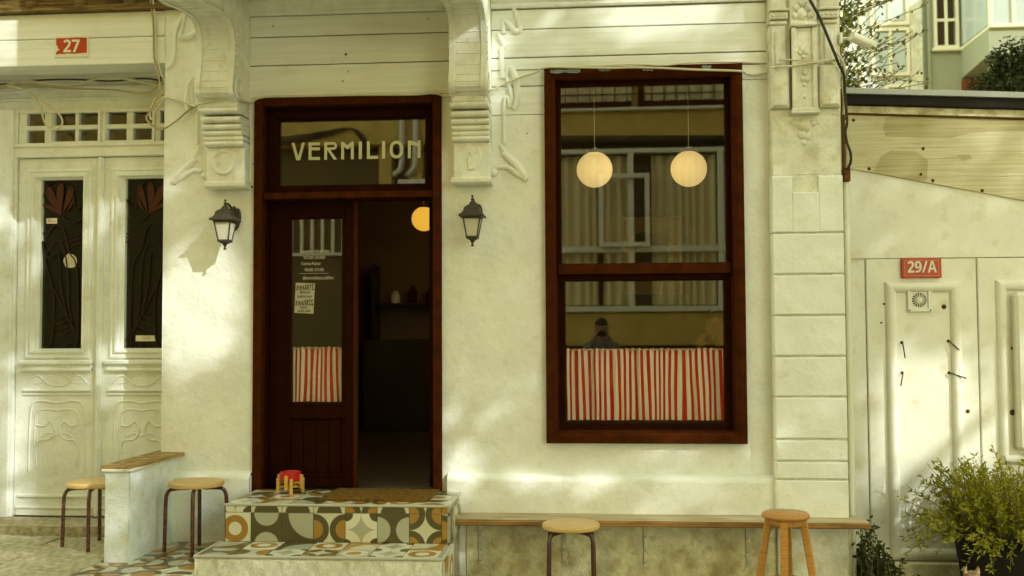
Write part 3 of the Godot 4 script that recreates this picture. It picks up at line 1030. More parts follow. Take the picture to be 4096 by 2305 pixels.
func name_letters(t: Node) -> void:
	# VERMILION in white vinyl; letter boxes along the pane, height 0.12
	var x0 := -2.112
	var s := 0.908 / 2215.0
	var y0 := 2.818
	var h := 0.122
	var w := 0.0205
	var z := -0.1165
	var spots := {"V": [145, 375], "E": [440, 635], "R": [710, 930], "M": [1000, 1218], "I": [1303, 1357], "L": [1443, 1635], "J": [1702, 1757], "O": [1835, 2063], "N": [2142, 2357]}
	for k in spots:
		var g := G.new()
		var a: float = x0 + (spots[k][0] - 145) * s
		var b: float = x0 + (spots[k][1] - 145) * s
		var m := (a + b) / 2
		var e := w / 2
		match k:
			"V":
				g.ext([Vector2(a, y0 + h), Vector2(m - e * 1.3, y0), Vector2(m + e * 1.3, y0), Vector2(b, y0 + h), Vector2(b - w, y0 + h), Vector2(m, y0 + 0.026), Vector2(a + w, y0 + h)], z - 0.001, z + 0.0012)
			"E":
				g.ext([Vector2(a, y0), Vector2(b, y0), Vector2(b, y0 + w), Vector2(a + w, y0 + w), Vector2(a + w, y0 + 0.067), Vector2(b, y0 + 0.067), Vector2(b, y0 + 0.067 + w), Vector2(a + w, y0 + 0.067 + w), Vector2(a + w, y0 + h - w), Vector2(b, y0 + h - w), Vector2(b, y0 + h), Vector2(a, y0 + h)], z - 0.001, z + 0.0012)
			"R":
				var lo := y0 + 0.068
				var rad := (y0 + h - lo) / 2
				# bowl, stem and leg laid edge to edge
				g.ext([Vector2(a, y0), Vector2(a + w, y0), Vector2(a + w, y0 + h), Vector2(a, y0 + h)], z - 0.001, z + 0.0012)
				g.ext([Vector2(a + w, y0 + h - w * 0.85), Vector2(b - rad, y0 + h - w * 0.85), Vector2(b - rad, y0 + h), Vector2(a + w, y0 + h)], z - 0.001, z + 0.0012)
				g.ext([Vector2(a + w, lo), Vector2(b - rad, lo), Vector2(b - rad, lo + w * 0.85), Vector2(a + w, lo + w * 0.85)], z - 0.001, z + 0.0012)
				arc_bar(g, Vector2(b - rad, lo + rad), rad - w * 0.425, -PI / 2, PI / 2, w * 0.85, z)
				g.ext([Vector2(a + w, lo), Vector2(b - w * 1.15, y0), Vector2(b, y0), Vector2(a + w * 2.1, lo)], z - 0.001, z + 0.0012)
			"M":
				g.ext([Vector2(a, y0), Vector2(a + w, y0), Vector2(a + w, y0 + h - 0.034), Vector2(m, y0 + 0.068), Vector2(b - w, y0 + h - 0.034), Vector2(b - w, y0), Vector2(b, y0), Vector2(b, y0 + h), Vector2(b - w * 0.8, y0 + h), Vector2(m, y0 + 0.098), Vector2(a + w * 0.8, y0 + h), Vector2(a, y0 + h)], z - 0.001, z + 0.0012)
			"L":
				g.ext([Vector2(a, y0), Vector2(b, y0), Vector2(b, y0 + w), Vector2(a + w, y0 + w), Vector2(a + w, y0 + h), Vector2(a, y0 + h)], z - 0.001, z + 0.0012)
			"O":
				var r := (b - a) / 2 - e
				arc_bar(g, Vector2(m, y0 + h - r - e), r, 0, PI, w, z)
				arc_bar(g, Vector2(m, y0 + r + e), r, PI, TAU, w, z)
				for q in [a + e, b - e]:
					g.ext([Vector2(q - e, y0 + r + e), Vector2(q + e, y0 + r + e), Vector2(q + e, y0 + h - r - e), Vector2(q - e, y0 + h - r - e)], z - 0.001, z + 0.0012)
			"N":
				g.ext([Vector2(a, y0), Vector2(a + w, y0), Vector2(a + w, y0 + h - 0.030), Vector2(b - w, y0 + 0.078), Vector2(b - w, y0), Vector2(b, y0), Vector2(b, y0 + h), Vector2(b - w, y0 + h), Vector2(b - w, y0 + 0.102), Vector2(a + w * 0.9, y0 + h), Vector2(a, y0 + h)], z - 0.001, z + 0.0012)
			_:
				g.ext([Vector2(a, y0), Vector2(b, y0), Vector2(b, y0 + h), Vector2(a, y0 + h)], z - 0.001, z + 0.0012)
		part("letter", g, M.letter_white, t)

const IRON_PULL := 0.012

func entrance_door() -> void:
	var d := group_part("entrance", cafe)
	# lintel over the recess and the left jamb
	var g := G.new()
	g.panel(-5.4, -2.978, 3.495, 3.682, -0.40, 0.006, 0.05, 0.004, nz, 0.005)
	part("lintel_board", g, M.board_paint, d)
	g = G.new()
	g.panel(-5.4, -2.978, 3.687, 3.864, -0.40, 0.004, 0.05, 0.004, nz, 0.005)
	part("lintel_board", g, M.board_paint, d)
	g = G.new()
	g.panel(-5.4, -4.42, -0.4, 3.494, -0.42, 0.0, 0.06, 0.004, nz, 0.006)
	part("jamb_wall", g, M.plaster, d)
	# back of the recess around the door
	var zd := -0.36
	g = G.new()
	g.panel(-4.42, -2.98, 3.27, 3.494, zd - 0.1, zd - 0.004, 0.08, 0.003, nz, 0.003)
	part("frieze_board", g, M.door_paint, d)
	g = G.new()
	g.box(-4.42, -2.98, 3.395, 3.435, zd - 0.01, zd + 0.018, 0.008)
	g.box(-4.42, -2.98, 3.335, 3.352, zd - 0.01, zd + 0.012, 0.005)
	part("frieze_moulding", g, M.door_paint, d)
	# outer frame
	g = G.new()
	g.box(-4.42, -4.252, 0.30, 3.27, zd - 0.1, zd + 0.05, 0.006)
	g.box(-4.252, -2.98, 2.912, 3.0, zd - 0.1, zd + 0.03, 0.006)
	g.box(-4.252, -2.98, 2.985, 3.012, zd - 0.1, zd + 0.045, 0.006)
	g.box(-4.275, -4.236, 0.30, 3.27, zd - 0.1, zd + 0.028, 0.006)
	part("door_frame", g, M.door_paint, d)
	# transom lights: small panes in glazing bars
	var t := group_part("transom_lights", d)
	g = G.new()
	var cols := [[-4.175, -4.038], [-3.968, -3.806], [-3.778, -3.630], [-3.562, -3.416], [-3.366, -3.222], [-3.160, -3.02]]
	var rows := [[3.022, 3.117], [3.150, 3.243]]
	g.box(-4.235, -2.98, 3.012, 3.022, zd - 0.08, zd + 0.012, 0.003)
	g.box(-4.235, -2.98, 3.117, 3.150, zd - 0.08, zd + 0.010, 0.004)
	g.box(-4.235, -2.98, 3.243, 3.272, zd - 0.08, zd + 0.016, 0.004)
	var last := -4.235
	for c in cols:
		g.box(last, c[0], 3.022, 3.243, zd - 0.08, zd + 0.007, 0.004)
		last = c[1]
	part("glazing_bars", g, M.door_paint, t)
	g = G.new()
	g.frame(-3.995, -3.605, 3.008, 3.258, [Vector2(0, zd), Vector2(0, zd + 0.022), Vector2(0.003, zd + 0.025), Vector2(0.018, zd + 0.025), Vector2(0.022, zd + 0.012)])
	g.frame(-3.588, -3.197, 3.008, 3.258, [Vector2(0, zd), Vector2(0, zd + 0.022), Vector2(0.003, zd + 0.025), Vector2(0.018, zd + 0.025), Vector2(0.022, zd + 0.012)])
	part("casement", g, M.door_paint, t)
	for c in cols:
		for r in rows:
			g = G.new()
			g.box(c[0] - 0.01, c[1] + 0.01, r[0] - 0.008, r[1] + 0.008, zd - 0.034, zd - 0.03, 0.0)
			part("pane", g, M.dark_glass, t)
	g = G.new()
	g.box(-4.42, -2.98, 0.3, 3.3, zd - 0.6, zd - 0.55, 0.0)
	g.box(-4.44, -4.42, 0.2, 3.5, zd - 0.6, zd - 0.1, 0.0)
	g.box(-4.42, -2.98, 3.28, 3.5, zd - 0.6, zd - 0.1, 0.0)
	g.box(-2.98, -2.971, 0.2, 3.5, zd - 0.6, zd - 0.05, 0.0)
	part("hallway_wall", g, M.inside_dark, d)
	# the two leaves
	leaf_27(d, -4.232, -3.602, false)
	leaf_27(d, -3.586, -2.98, true)
	g = G.new()
	g.box(-3.618, -3.574, 0.31, 2.905, zd - 0.02, zd + 0.034, 0.007)
	g.box(-3.610, -3.582, 0.31, 2.905, zd, zd + 0.046, 0.007)
	part("astragal", g, M.door_paint, d)

func relief(g: G, pts: Array, z: float, r := 0.006) -> void:
	var p3 := []
	for q in curve(pts, 5):
		p3.append(Vector3(q.x, q.y, z))
	g.tube(p3, r, 6)

func leaf_27(d: Node, x0: float, x1: float, right: bool) -> void:
	var leaf := group_part("door_leaf", d)
	var zd := -0.36
	var w := x1 - x0
	var gx0 := x0 + 0.172
	var gx1 := gx0 + 0.318
	if right:
		gx0 = x0 + 0.165
		gx1 = gx0 + 0.312
	var g := G.new()
	# boards round the glass
	g.box(x0, gx0, 0.31, 2.908, zd - 0.045, zd, 0.003)
	g.box(gx1, x1, 0.31, 2.908, zd - 0.045, zd, 0.003)
	g.box(gx0, gx1, 2.75, 2.908, zd - 0.045, zd - 0.0005, 0.002)
	g.box(gx0, gx1, 0.31, 1.505, zd - 0.045, zd - 0.0005, 0.002)
	part("stiles", g, M.door_paint, leaf)
	# stepped moulding round the glass
	g = G.new()
	g.frame(gx0 - 0.105, gx1 + 0.075, 1.44, 2.828, [Vector2(0, zd), Vector2(0.004, zd + 0.014), Vector2(0.018, zd + 0.018), Vector2(0.024, zd + 0.010), Vector2(0.040, zd + 0.012), Vector2(0.046, zd + 0.026), Vector2(0.060, zd + 0.026), Vector2(0.066, zd + 0.012), Vector2(0.075, zd - 0.006), Vector2(0.075, zd - 0.035)])
	part("moulding", g, M.door_paint, leaf)
	for r in [[gx0 - 0.12, gx1 + 0.09, 1.345, 1.425, zd - 0.01, zd + 0.020, 0.008], [gx0 - 0.13, gx1 + 0.10, 1.398, 1.432, zd - 0.01, zd + 0.045, 0.014], [gx0 - 0.12, gx1 + 0.09, 1.352, 1.372, zd - 0.01, zd + 0.034, 0.008], [gx0 - 0.11, gx1 + 0.08, 1.205, 1.222, zd - 0.01, zd + 0.022, 0.007], [gx0 - 0.11, gx1 + 0.08, 1.178, 1.190, zd - 0.01, zd + 0.014, 0.005], [gx0 - 0.14, gx1 + 0.10, 0.44, 0.462, zd - 0.01, zd + 0.016, 0.006], [gx0 - 0.15, gx1 + 0.11, 0.36, 0.378, zd - 0.01, zd + 0.022, 0.006], [gx0 - 0.15, gx1 + 0.11, 0.312, 0.36, zd - 0.01, zd + 0.014, 0.004]]:
		g = G.new()
		g.box(r[0], r[1], r[2], r[3], r[4], r[5], r[6])
		part("rail", g, M.door_paint, leaf)
	# carved frieze panel and carved lower panel: shallow whiplash ornament
	g = G.new()
	var m := (gx0 + gx1) / 2 - 0.012
	var z := zd + 0.001
	for s in [-1.0, 1.0]:
		relief(g, [Vector2(m, 1.245), Vector2(m + s * 0.06, 1.252), Vector2(m + s * 0.10, 1.285), Vector2(m + s * 0.15, 1.318), Vector2(m + s * 0.19, 1.30), Vector2(m + s * 0.22, 1.262)], z, 0.007)
		relief(g, [Vector2(m + s * 0.05, 1.32), Vector2(m + s * 0.09, 1.30), Vector2(m + s * 0.12, 1.268), Vector2(m + s * 0.18, 1.262)], z, 0.005)
		# big panel
		relief(g, [Vector2(m + s * 0.21, 0.62), Vector2(m + s * 0.205, 0.95), Vector2(m + s * 0.19, 1.10), Vector2(m + s * 0.13, 1.135), Vector2(m, 1.12)], z, 0.008)
		relief(g, [Vector2(m + s * 0.17, 0.70), Vector2(m + s * 0.165, 0.98), Vector2(m + s * 0.14, 1.06), Vector2(m + s * 0.07, 1.075), Vector2(m, 1.065)], z, 0.006)
		relief(g, [Vector2(m + s * 0.155, 0.96), Vector2(m + s * 0.10, 0.955), Vector2(m + s * 0.05, 0.99), Vector2(m + s * 0.02, 0.92), Vector2(m + s * 0.06, 0.86), Vector2(m + s * 0.13, 0.85), Vector2(m + s * 0.155, 0.80), Vector2(m + s * 0.15, 0.66)], z, 0.008)
		relief(g, [Vector2(m, 0.885), Vector2(m + s * 0.06, 0.905), Vector2(m + s * 0.12, 0.875)], z, 0.006)
	part("carving", g, M.door_paint, leaf)
	# dusty glass and the wrought iron in front of it
	g = G.new()
	g.box(gx0 - 0.004, gx1 + 0.004, 1.5, 2.755, zd - 0.04, zd - 0.035, 0.0)
	part("pane", g, M.dark_glass, leaf)
	var f := func(a: float, b: float) -> Vector2:
		var u := 1.0 - a if right else a
		return Vector2(lerpf(gx0, gx1, u), lerpf(2.75, 1.505, b))
	var zi := zd - 0.022
	var iron := G.new()
	var lines := [
		[[0.02, 0.10], [0.12, 0.03], [0.35, 0.005], [0.58, 0.02], [0.74, 0.09], [0.76, 0.15], [0.84, 0.175], [0.93, 0.15], [1.0, 0.12]],
		[[0.48, 0.21], [0.60, 0.245], [0.80, 0.25], [0.97, 0.23]],
		[[0.02, 0.31], [0.10, 0.33], [0.2, 0.29], [0.35, 0.265], [0.5, 0.29], [0.58, 0.36], [0.66, 0.43], [0.80, 0.48], [0.86, 0.60], [0.88, 0.90], [0.84, 0.99]],
		[[0.02, 0.36], [0.06, 0.41], [0.16, 0.42], [0.28, 0.37], [0.42, 0.36], [0.5, 0.40], [0.58, 0.46], [0.64, 0.60], [0.66, 0.75], [0.74, 0.84]],
		[[0.10, 0.42], [0.12, 0.45], [0.22, 0.46], [0.34, 0.43], [0.42, 0.46], [0.45, 0.60], [0.55, 0.74], [0.72, 0.86], [0.90, 0.95]],
		[[0.0, 0.36], [0.08, 0.48], [0.22, 0.60], [0.40, 0.70], [0.60, 0.80], [0.86, 0.90], [0.98, 0.95]],
		[[0.22, 0.60], [0.30, 0.72], [0.28, 0.90], [0.22, 0.97], [0.05, 1.0]],
		[[0.62, 0.345], [0.78, 0.33], [1.0, 0.32]], [[0.64, 0.37], [0.80, 0.355], [1.0, 0.345]], [[0.67, 0.40], [0.82, 0.385], [1.0, 0.37]],
		[[0.30, 0.82], [0.48, 0.81], [0.60, 0.79]], [[0.30, 0.85], [0.50, 0.845], [0.68, 0.82]], [[0.30, 0.88], [0.52, 0.88], [0.74, 0.85]], [[0.30, 0.91], [0.54, 0.91], [0.80, 0.875]],
		[[0.55, 0.99], [0.68, 0.965], [0.78, 0.955], [0.86, 0.985]],
	]
	for l in lines:
		var c2 := []
		for q in l:
			c2.append(f.call(q[0], q[1]))
		var p3 := []
		for q in curve(c2, 5):
			p3.append(Vector3(q.x, q.y, zi))
		iron.tube(p3, 0.0045, 6)
	part("ironwork", iron, M.iron, leaf)
	# petals of the iron flower
	for pt in [[[0.47, 0.21], [0.02, 0.155], [0.10, 0.14], [0.30, 0.165]], [[0.46, 0.205], [0.12, 0.11], [0.10, 0.045], [0.24, 0.06]], [[0.45, 0.20], [0.33, 0.10], [0.38, 0.03], [0.50, 0.04]], [[0.48, 0.20], [0.56, 0.10], [0.66, 0.035], [0.74, 0.085]], [[0.5, 0.205], [0.62, 0.165], [0.74, 0.10], [0.70, 0.155]]]:
		g = G.new()
		var outline := []
		var c3 := []
		for q in pt:
			c3.append(f.call(q[0], q[1]))
		c3.append(c3[0])
		for q in curve(c3, 4):
			outline.append(q)
		outline.pop_back()
		g.ext(outline, zi - 0.004, zi + 0.001, 0.001)
		part("iron_petal", g, M.iron_brown, leaf)
	# stickers
	if right:
		var st := thing("sticker", "plain white sticker low behind the right ironwork of the white double door", "sticker")
		g = G.new()
		g.box(gx0 + 0.075, gx0 + 0.225, 1.565, 1.607, zd - 0.0345, zd - 0.0335, 0.0)
		part("sheet", g, M.plate_white, st)
		g = G.new()
		g.box(gx0 + 0.125, gx0 + 0.185, 1.578, 1.594, zd - 0.0336, zd - 0.033, 0.0)
		part("print", g, M.steel_strip, st)
	else:
		var st := thing("sticker", "small white sticker high behind the left ironwork of the white double door", "sticker")
		g = G.new()
		g.box(gx0 + 0.024, gx0 + 0.106, 2.432, 2.472, zd - 0.0345, zd - 0.0335, 0.0)
		part("sheet", g, M.plate_white, st)
		g = G.new()
		g.box(gx0 + 0.034, gx0 + 0.098, 2.444, 2.449, zd - 0.0336, zd - 0.033, 0.0)
		g.box(gx0 + 0.034, gx0 + 0.060, 2.456, 2.464, zd - 0.0336, zd - 0.033, 0.0)
		part("print", g, M.plate_line, st)
		g = G.new()
		for q in [[0.21, 2.155, 0.052, 0.055]]:
			var o2 := []
			for k in 14:
				var a := TAU * k / 14
				o2.append(Vector2(gx0 + q[0] + cos(a) * q[2] * rng.randf_range(0.9, 1.08), q[1] + sin(a) * q[3] * rng.randf_range(0.9, 1.08)))
			g.ext(o2, zd - 0.0345, zd - 0.0335)
		part("scraped_patch", g, M.bare_plywood, leaf)

# ------------------------------------------------------------- consoles under the bay
func console_profile() -> Array:
	var top := [Vector2(0.255, 3.16), Vector2(0.275, 3.175), Vector2(0.315, 3.195), Vector2(0.33, 3.235), Vector2(0.318, 3.30), Vector2(0.297, 3.40), Vector2(0.293, 3.50), Vector2(0.305, 3.585), Vector2(0.345, 3.645), Vector2(0.42, 3.675), Vector2(0.54, 3.68), Vector2(0.68, 3.665), Vector2(0.82, 3.64), Vector2(0.94, 3.645), Vector2(1.02, 3.69), Vector2(1.05, 3.77), Vector2(1.05, 3.93)]
	return curve(top, 4)

func console(x0: float, x1: float, whole: bool) -> void:
	var b := group_part("bracket", cafe)
	var turn := Transform3D(Basis(Vector3(0, 0, 1), Vector3.UP, Vector3.LEFT), Vector3(x1, 0, 0))
	var w := x1 - x0
	# base block
	var g := G.new()
	g.panel(x0, x1, 2.62, 2.878, -0.02, 0.105, 0.03, 0.003, nz, 0.006)
	part("base_block", g, M.carved_paint, b)
	g = G.new()
	g.xf = turn
	g.ext([Vector2(-0.01, 2.600), Vector2(0.11, 2.600), Vector2(0.125, 2.612), Vector2(0.125, 2.632), Vector2(0.118, 2.645), Vector2(-0.01, 2.645)], -0.012, w + 0.012)
	part("foot_moulding", g, M.carved_paint, b)
	# rounded roll mouldings, stepping out upwards
	var rolls := [[2.878, 0.115, 0.150, 0.030], [2.912, 0.125, 0.155, 0.0], [2.945, 0.14, 0.172, 0.022], [2.985, 0.155, 0.19, 0.026], [3.03, 0.175, 0.215, 0.028], [3.085, 0.20, 0.245, 0.032]]
	for r in rolls:
		g = G.new()
		g.xf = turn
		var y0: float = r[0]
		var pts := [Vector2(-0.01, y0)]
		var hh := 0.05
		pts.append(Vector2(r[1], y0))
		for k in 8:
			var a := -PI / 2 + PI * k / 7.0
			pts.append(Vector2(r[2] - 0.02 + cos(a) * 0.022, y0 + 0.019 + sin(a) * 0.018))
		pts.append(Vector2(r[1] + 0.01, y0 + hh * 0.86))
		pts.append(Vector2(-0.01, y0 + hh * 0.86))
		g.ext(pts, -0.004, w + 0.004, 0.0)
		part("roll_moulding", g, M.carved_paint, b)
	g = G.new()
	g.box(x0 + 0.005, x1 - 0.005, 3.12, 3.17, -0.01, 0.245, 0.008)
	part("neck", g, M.carved_paint, b)
	# the scroll: a thick S with raised rims
	var prof := console_profile()
	g = G.new()
	g.xf = turn
	var outline := [Vector2(-0.01, 3.16)]
	outline.append_array(prof)
	outline.append(Vector2(-0.01, 3.93))
	g.ext(outline, 0.0, w, 0.0, true)
	part("scroll", g, M.carved_paint, b)
	for xr in [[0.0, 0.036], [w - 0.036, w]]:
		g = G.new()
		g.xf = turn
		var rim := []
		var back := []
		for k in prof.size():
			var p: Vector2 = prof[k]
			var q: Vector2 = prof[mini(k + 1, prof.size() - 1)] - prof[maxi(k - 1, 0)]
			var nn := Vector2(q.y, -q.x).normalized()
			rim.append(p + nn * 0.010)
			back.append(p - nn * 0.004)
		back.reverse()
		var all := rim.duplicate()
		all.append_array(back)
		g.ext(all, xr[0], xr[1], 0.002, true)
		part("scroll_rim", g, M.carved_paint, b)
	# cross bars between the rims
	for k in range(6, prof.size() - 4, 3):
		var p: Vector2 = prof[k]
		var q: Vector2 = prof[k + 1] - prof[k - 1]
		var ang := atan2(q.x, q.y)
		g = G.new()
		g.box(x0 + 0.045, x1 - 0.045, -0.004, 0.004, -0.006, 0.004, 0.002)
		var o := part("cross_bar", g, M.carved_paint, b)
		o.position = Vector3(0, p.y, p.x)
		o.rotation.x = ang
	# spiral on the cheeks
	for s in [x0 - 0.002, x1 + 0.002]:
		g = G.new()
		var sp := []
		for k in 26:
			var a := -PI / 2 + k * 0.42
			var r := 0.075 * (1.0 - k / 30.0)
			sp.append(Vector3(s, 3.255 + sin(a) * r, 0.225 + cos(a) * r))
		g.tube(sp, 0.009, 6)
		for k in 7:
			g.ball(Vector3(s, 3.40 + k * 0.034, 0.262 + 0.03 * sin(k * 0.5)), 0.012, 6, 8, Vector3(0.7, 1.3, 1))
		part("side_scroll", g, M.carved_paint, b)
	# roundel on the base block
	g = G.new()
	var c := Vector3((x0 + x1) / 2 - 0.01, 2.775, 0.10)
	var face := Basis(Vector3.RIGHT, PI / 2)
	g.xf = Transform3D(face, c)
	if whole:
		g.lathe([Vector2(0.088, 0.0), Vector2(0.088, 0.016), Vector2(0.082, 0.026), Vector2(0.072, 0.026), Vector2(0.062, 0.016), Vector2(0.03, 0.018), Vector2(0.0, 0.019)], 36)
		part("roundel", g, M.carved_paint, b)
	else:
		# what is left of the broken roundel
		g.xf = Transform3D.IDENTITY
		var bits := [Vector2(-0.01, -0.085), Vector2(0.03, -0.08), Vector2(0.062, -0.055), Vector2(0.08, -0.01), Vector2(0.075, 0.035), Vector2(0.055, 0.07), Vector2(0.045, 0.045), Vector2(0.02, 0.05), Vector2(-0.005, 0.035), Vector2(0.005, 0.01), Vector2(-0.02, -0.005), Vector2(-0.015, -0.045)]
		var o3 := []
		for q in bits:
			o3.append(Vector2(c.x + q.x, c.y + q.y))
		g.ext(o3, 0.10, 0.124, 0.006)
		part("broken_roundel", g, M.carved_paint, b)

func ribbon(parent: Node, pts: Array, radii: Array, z := 0.004, flat := 0.55) -> void:
	# a moulded plaster strand lying on the wall
	var c := curve(pts, 6)
	var g := G.new()
	var rr := []
	var p3 := []
	for k in c.size():
		var t := float(k) / (c.size() - 1) * (radii.size() - 1)
		var i := mini(int(t), radii.size() - 2)
		rr.append(lerpf(radii[i], radii[i + 1], t - i))
		p3.append(Vector3(c[k].x, c[k].y, 0.0))
	g.xf = Transform3D(Basis.from_scale(Vector3(1, 1, flat * 2.0)), Vector3(0, 0, z))
	g.tube(p3, rr, 10)
	part("strand", g, M.carved_paint, parent)

func brackets_and_bay() -> void:
	console(-2.632, -2.372, true)
	console(-0.945, -0.703, false)
	# whiplash ornament beside each console
	var right := group_part("ornament", cafe)
	ribbon(right, [Vector2(-0.540, 3.84), Vector2(-0.545, 3.80), Vector2(-0.515, 3.70), Vector2(-0.508, 3.655), Vector2(-0.535, 3.645), Vector2(-0.585, 3.70), Vector2(-0.618, 3.725)], [0.012, 0.016, 0.018, 0.022, 0.022, 0.018, 0.014])
	ribbon(right, [Vector2(-0.622, 3.73), Vector2(-0.620, 3.68), Vector2(-0.616, 3.63)], [0.014, 0.016, 0.014])
	ribbon(right, [Vector2(-0.660, 3.635), Vector2(-0.640, 3.60), Vector2(-0.616, 3.545), Vector2(-0.630, 3.52), Vector2(-0.628, 3.42), Vector2(-0.622, 3.325)], [0.012, 0.02, 0.014, 0.02, 0.016, 0.02])
	ribbon(right, [Vector2(-0.603, 3.33), Vector2(-0.590, 3.375), Vector2(-0.570, 3.39), Vector2(-0.540, 3.33), Vector2(-0.526, 3.23), Vector2(-0.535, 3.15), Vector2(-0.553, 3.115)], [0.012, 0.018, 0.024, 0.026, 0.024, 0.022, 0.016])
	ribbon(right, [Vector2(-0.600, 3.34), Vector2(-0.580, 3.26), Vector2(-0.562, 3.18)], [0.010, 0.018, 0.012])
	ribbon(right, [Vector2(-0.562, 3.20), Vector2(-0.578, 3.13), Vector2(-0.590, 3.19), Vector2(-0.612, 3.18), Vector2(-0.617, 3.05), Vector2(-0.617, 2.88)], [0.012, 0.014, 0.014, 0.014, 0.013, 0.013])
	ribbon(right, [Vector2(-0.645, 2.872), Vector2(-0.625, 2.845), Vector2(-0.592, 2.80)], [0.014, 0.018, 0.010])
	ribbon(right, [Vector2(-0.630, 2.812), Vector2(-0.600, 2.80), Vector2(-0.530, 2.73), Vector2(-0.475, 2.65), Vector2(-0.490, 2.640)], [0.012, 0.024, 0.028, 0.022, 0.012])
	ribbon(right, [Vector2(-0.475, 2.643), Vector2(-0.540, 2.685), Vector2(-0.600, 2.725), Vector2(-0.665, 2.722)], [0.016, 0.022, 0.020, 0.012])
	var g := G.new()
	g.ball(Vector3(-0.684, 2.688, 0.012), 0.026, 8, 12, Vector3(1, 1, 0.8))
	part("bead", g, M.carved_paint, right)
	var left := group_part("ornament", cafe)
	ribbon(left, [Vector2(-2.838, 3.845), Vector2(-2.862, 3.80), Vector2(-2.903, 3.70), Vector2(-2.906, 3.59), Vector2(-2.921, 3.50), Vector2(-2.962, 3.455)], [0.012, 0.016, 0.012, 0.012, 0.013, 0.009])
	ribbon(left, [Vector2(-2.832, 3.845), Vector2(-2.858, 3.72), Vector2(-2.862, 3.672), Vector2(-2.81, 3.672), Vector2(-2.760, 3.705), Vector2(-2.745, 3.73), Vector2(-2.740, 3.62)], [0.012, 0.013, 0.02, 0.022, 0.018, 0.014, 0.010])
	ribbon(left, [Vector2(-2.770, 3.385), Vector2(-2.800, 3.34), Vector2(-2.812, 3.24), Vector2(-2.803, 3.16), Vector2(-2.790, 3.13)], [0.012, 0.02, 0.024, 0.02, 0.012])
	ribbon(left, [Vector2(-2.765, 3.375), Vector2(-2.785, 3.28), Vector2(-2.772, 3.15), Vector2(-2.756, 3.20), Vector2(-2.742, 3.17), Vector2(-2.740, 3.05), Vector2(-2.739, 2.92)], [0.010, 0.014, 0.014, 0.013, 0.013, 0.012, 0.012])
	ribbon(left, [Vector2(-2.722, 2.915), Vector2(-2.730, 2.88), Vector2(-2.766, 2.825)], [0.014, 0.018, 0.010])
	ribbon(left, [Vector2(-2.738, 2.815), Vector2(-2.77, 2.795), Vector2(-2.84, 2.735), Vector2(-2.897, 2.67), Vector2(-2.885, 2.655)], [0.012, 0.022, 0.026, 0.022, 0.012])
	ribbon(left, [Vector2(-2.893, 2.663), Vector2(-2.83, 2.705), Vector2(-2.77, 2.737), Vector2(-2.705, 2.735)], [0.016, 0.022, 0.020, 0.012])
	g = G.new()
	g.ball(Vector3(-2.682, 2.70, 0.012), 0.026, 8, 12, Vector3(1, 1, 0.8))
	part("bead", g, M.carved_paint, left)
	# the bay the consoles carry: timber soffit and painted front
	var bay := group_part("bay", cafe)
	g = G.new()
	g.box(-2.70, -0.64, 3.935, 7.2, 0.0, 1.14, 0.01)
	part("bay_wall", g, M.plaster, bay)
	for k in 6:
		g = G.new()
		g.box(-2.66, -0.68, 3.918, 3.934, 0.075 + k * 0.175, 0.245 + k * 0.175, 0.003)
		part("soffit_board", g, M.board_paint, bay)
	# weathered timber plate with round bolt heads over the double door
	var beam := group_part("timber_beam", cafe)
	g = G.new()
	g.box(-5.4, -2.71, 3.866, 3.905, -0.3, 0.05, 0.004)
	g.box(-5.4, -2.71, 3.905, 4.02, -0.3, 0.03, 0.004)
	g.box(-5.4, -2.71, 4.02, 4.06, -0.3, 0.10, 0.004)
	part("beam", g, M.soffit_wood, beam)
	for k in 8:
		g = G.new()
		g.xf = Transform3D(Basis(Vector3.RIGHT, PI / 2), Vector3(-2.86 - 0.357 * k, 3.925, 0.028))
		g.lathe([Vector2(0.045, 0.0), Vector2(0.045, 0.012), Vector2(0.036, 0.026), Vector2(0.018, 0.033), Vector2(0.0, 0.035)], 16, true)
		part("bolt_head", g, M.soffit_wood, beam)
	# upper storeys of the house to left and right
	g = G.new()
	g.box(-5.4, -2.71, 4.06, 7.2, -0.4, 0.02, 0.0)
	g.box(-0.63, 1.60, 4.05, 7.2, -0.4, 0.03, 0.0)
	part("upper_wall", g, M.plaster, cafe)

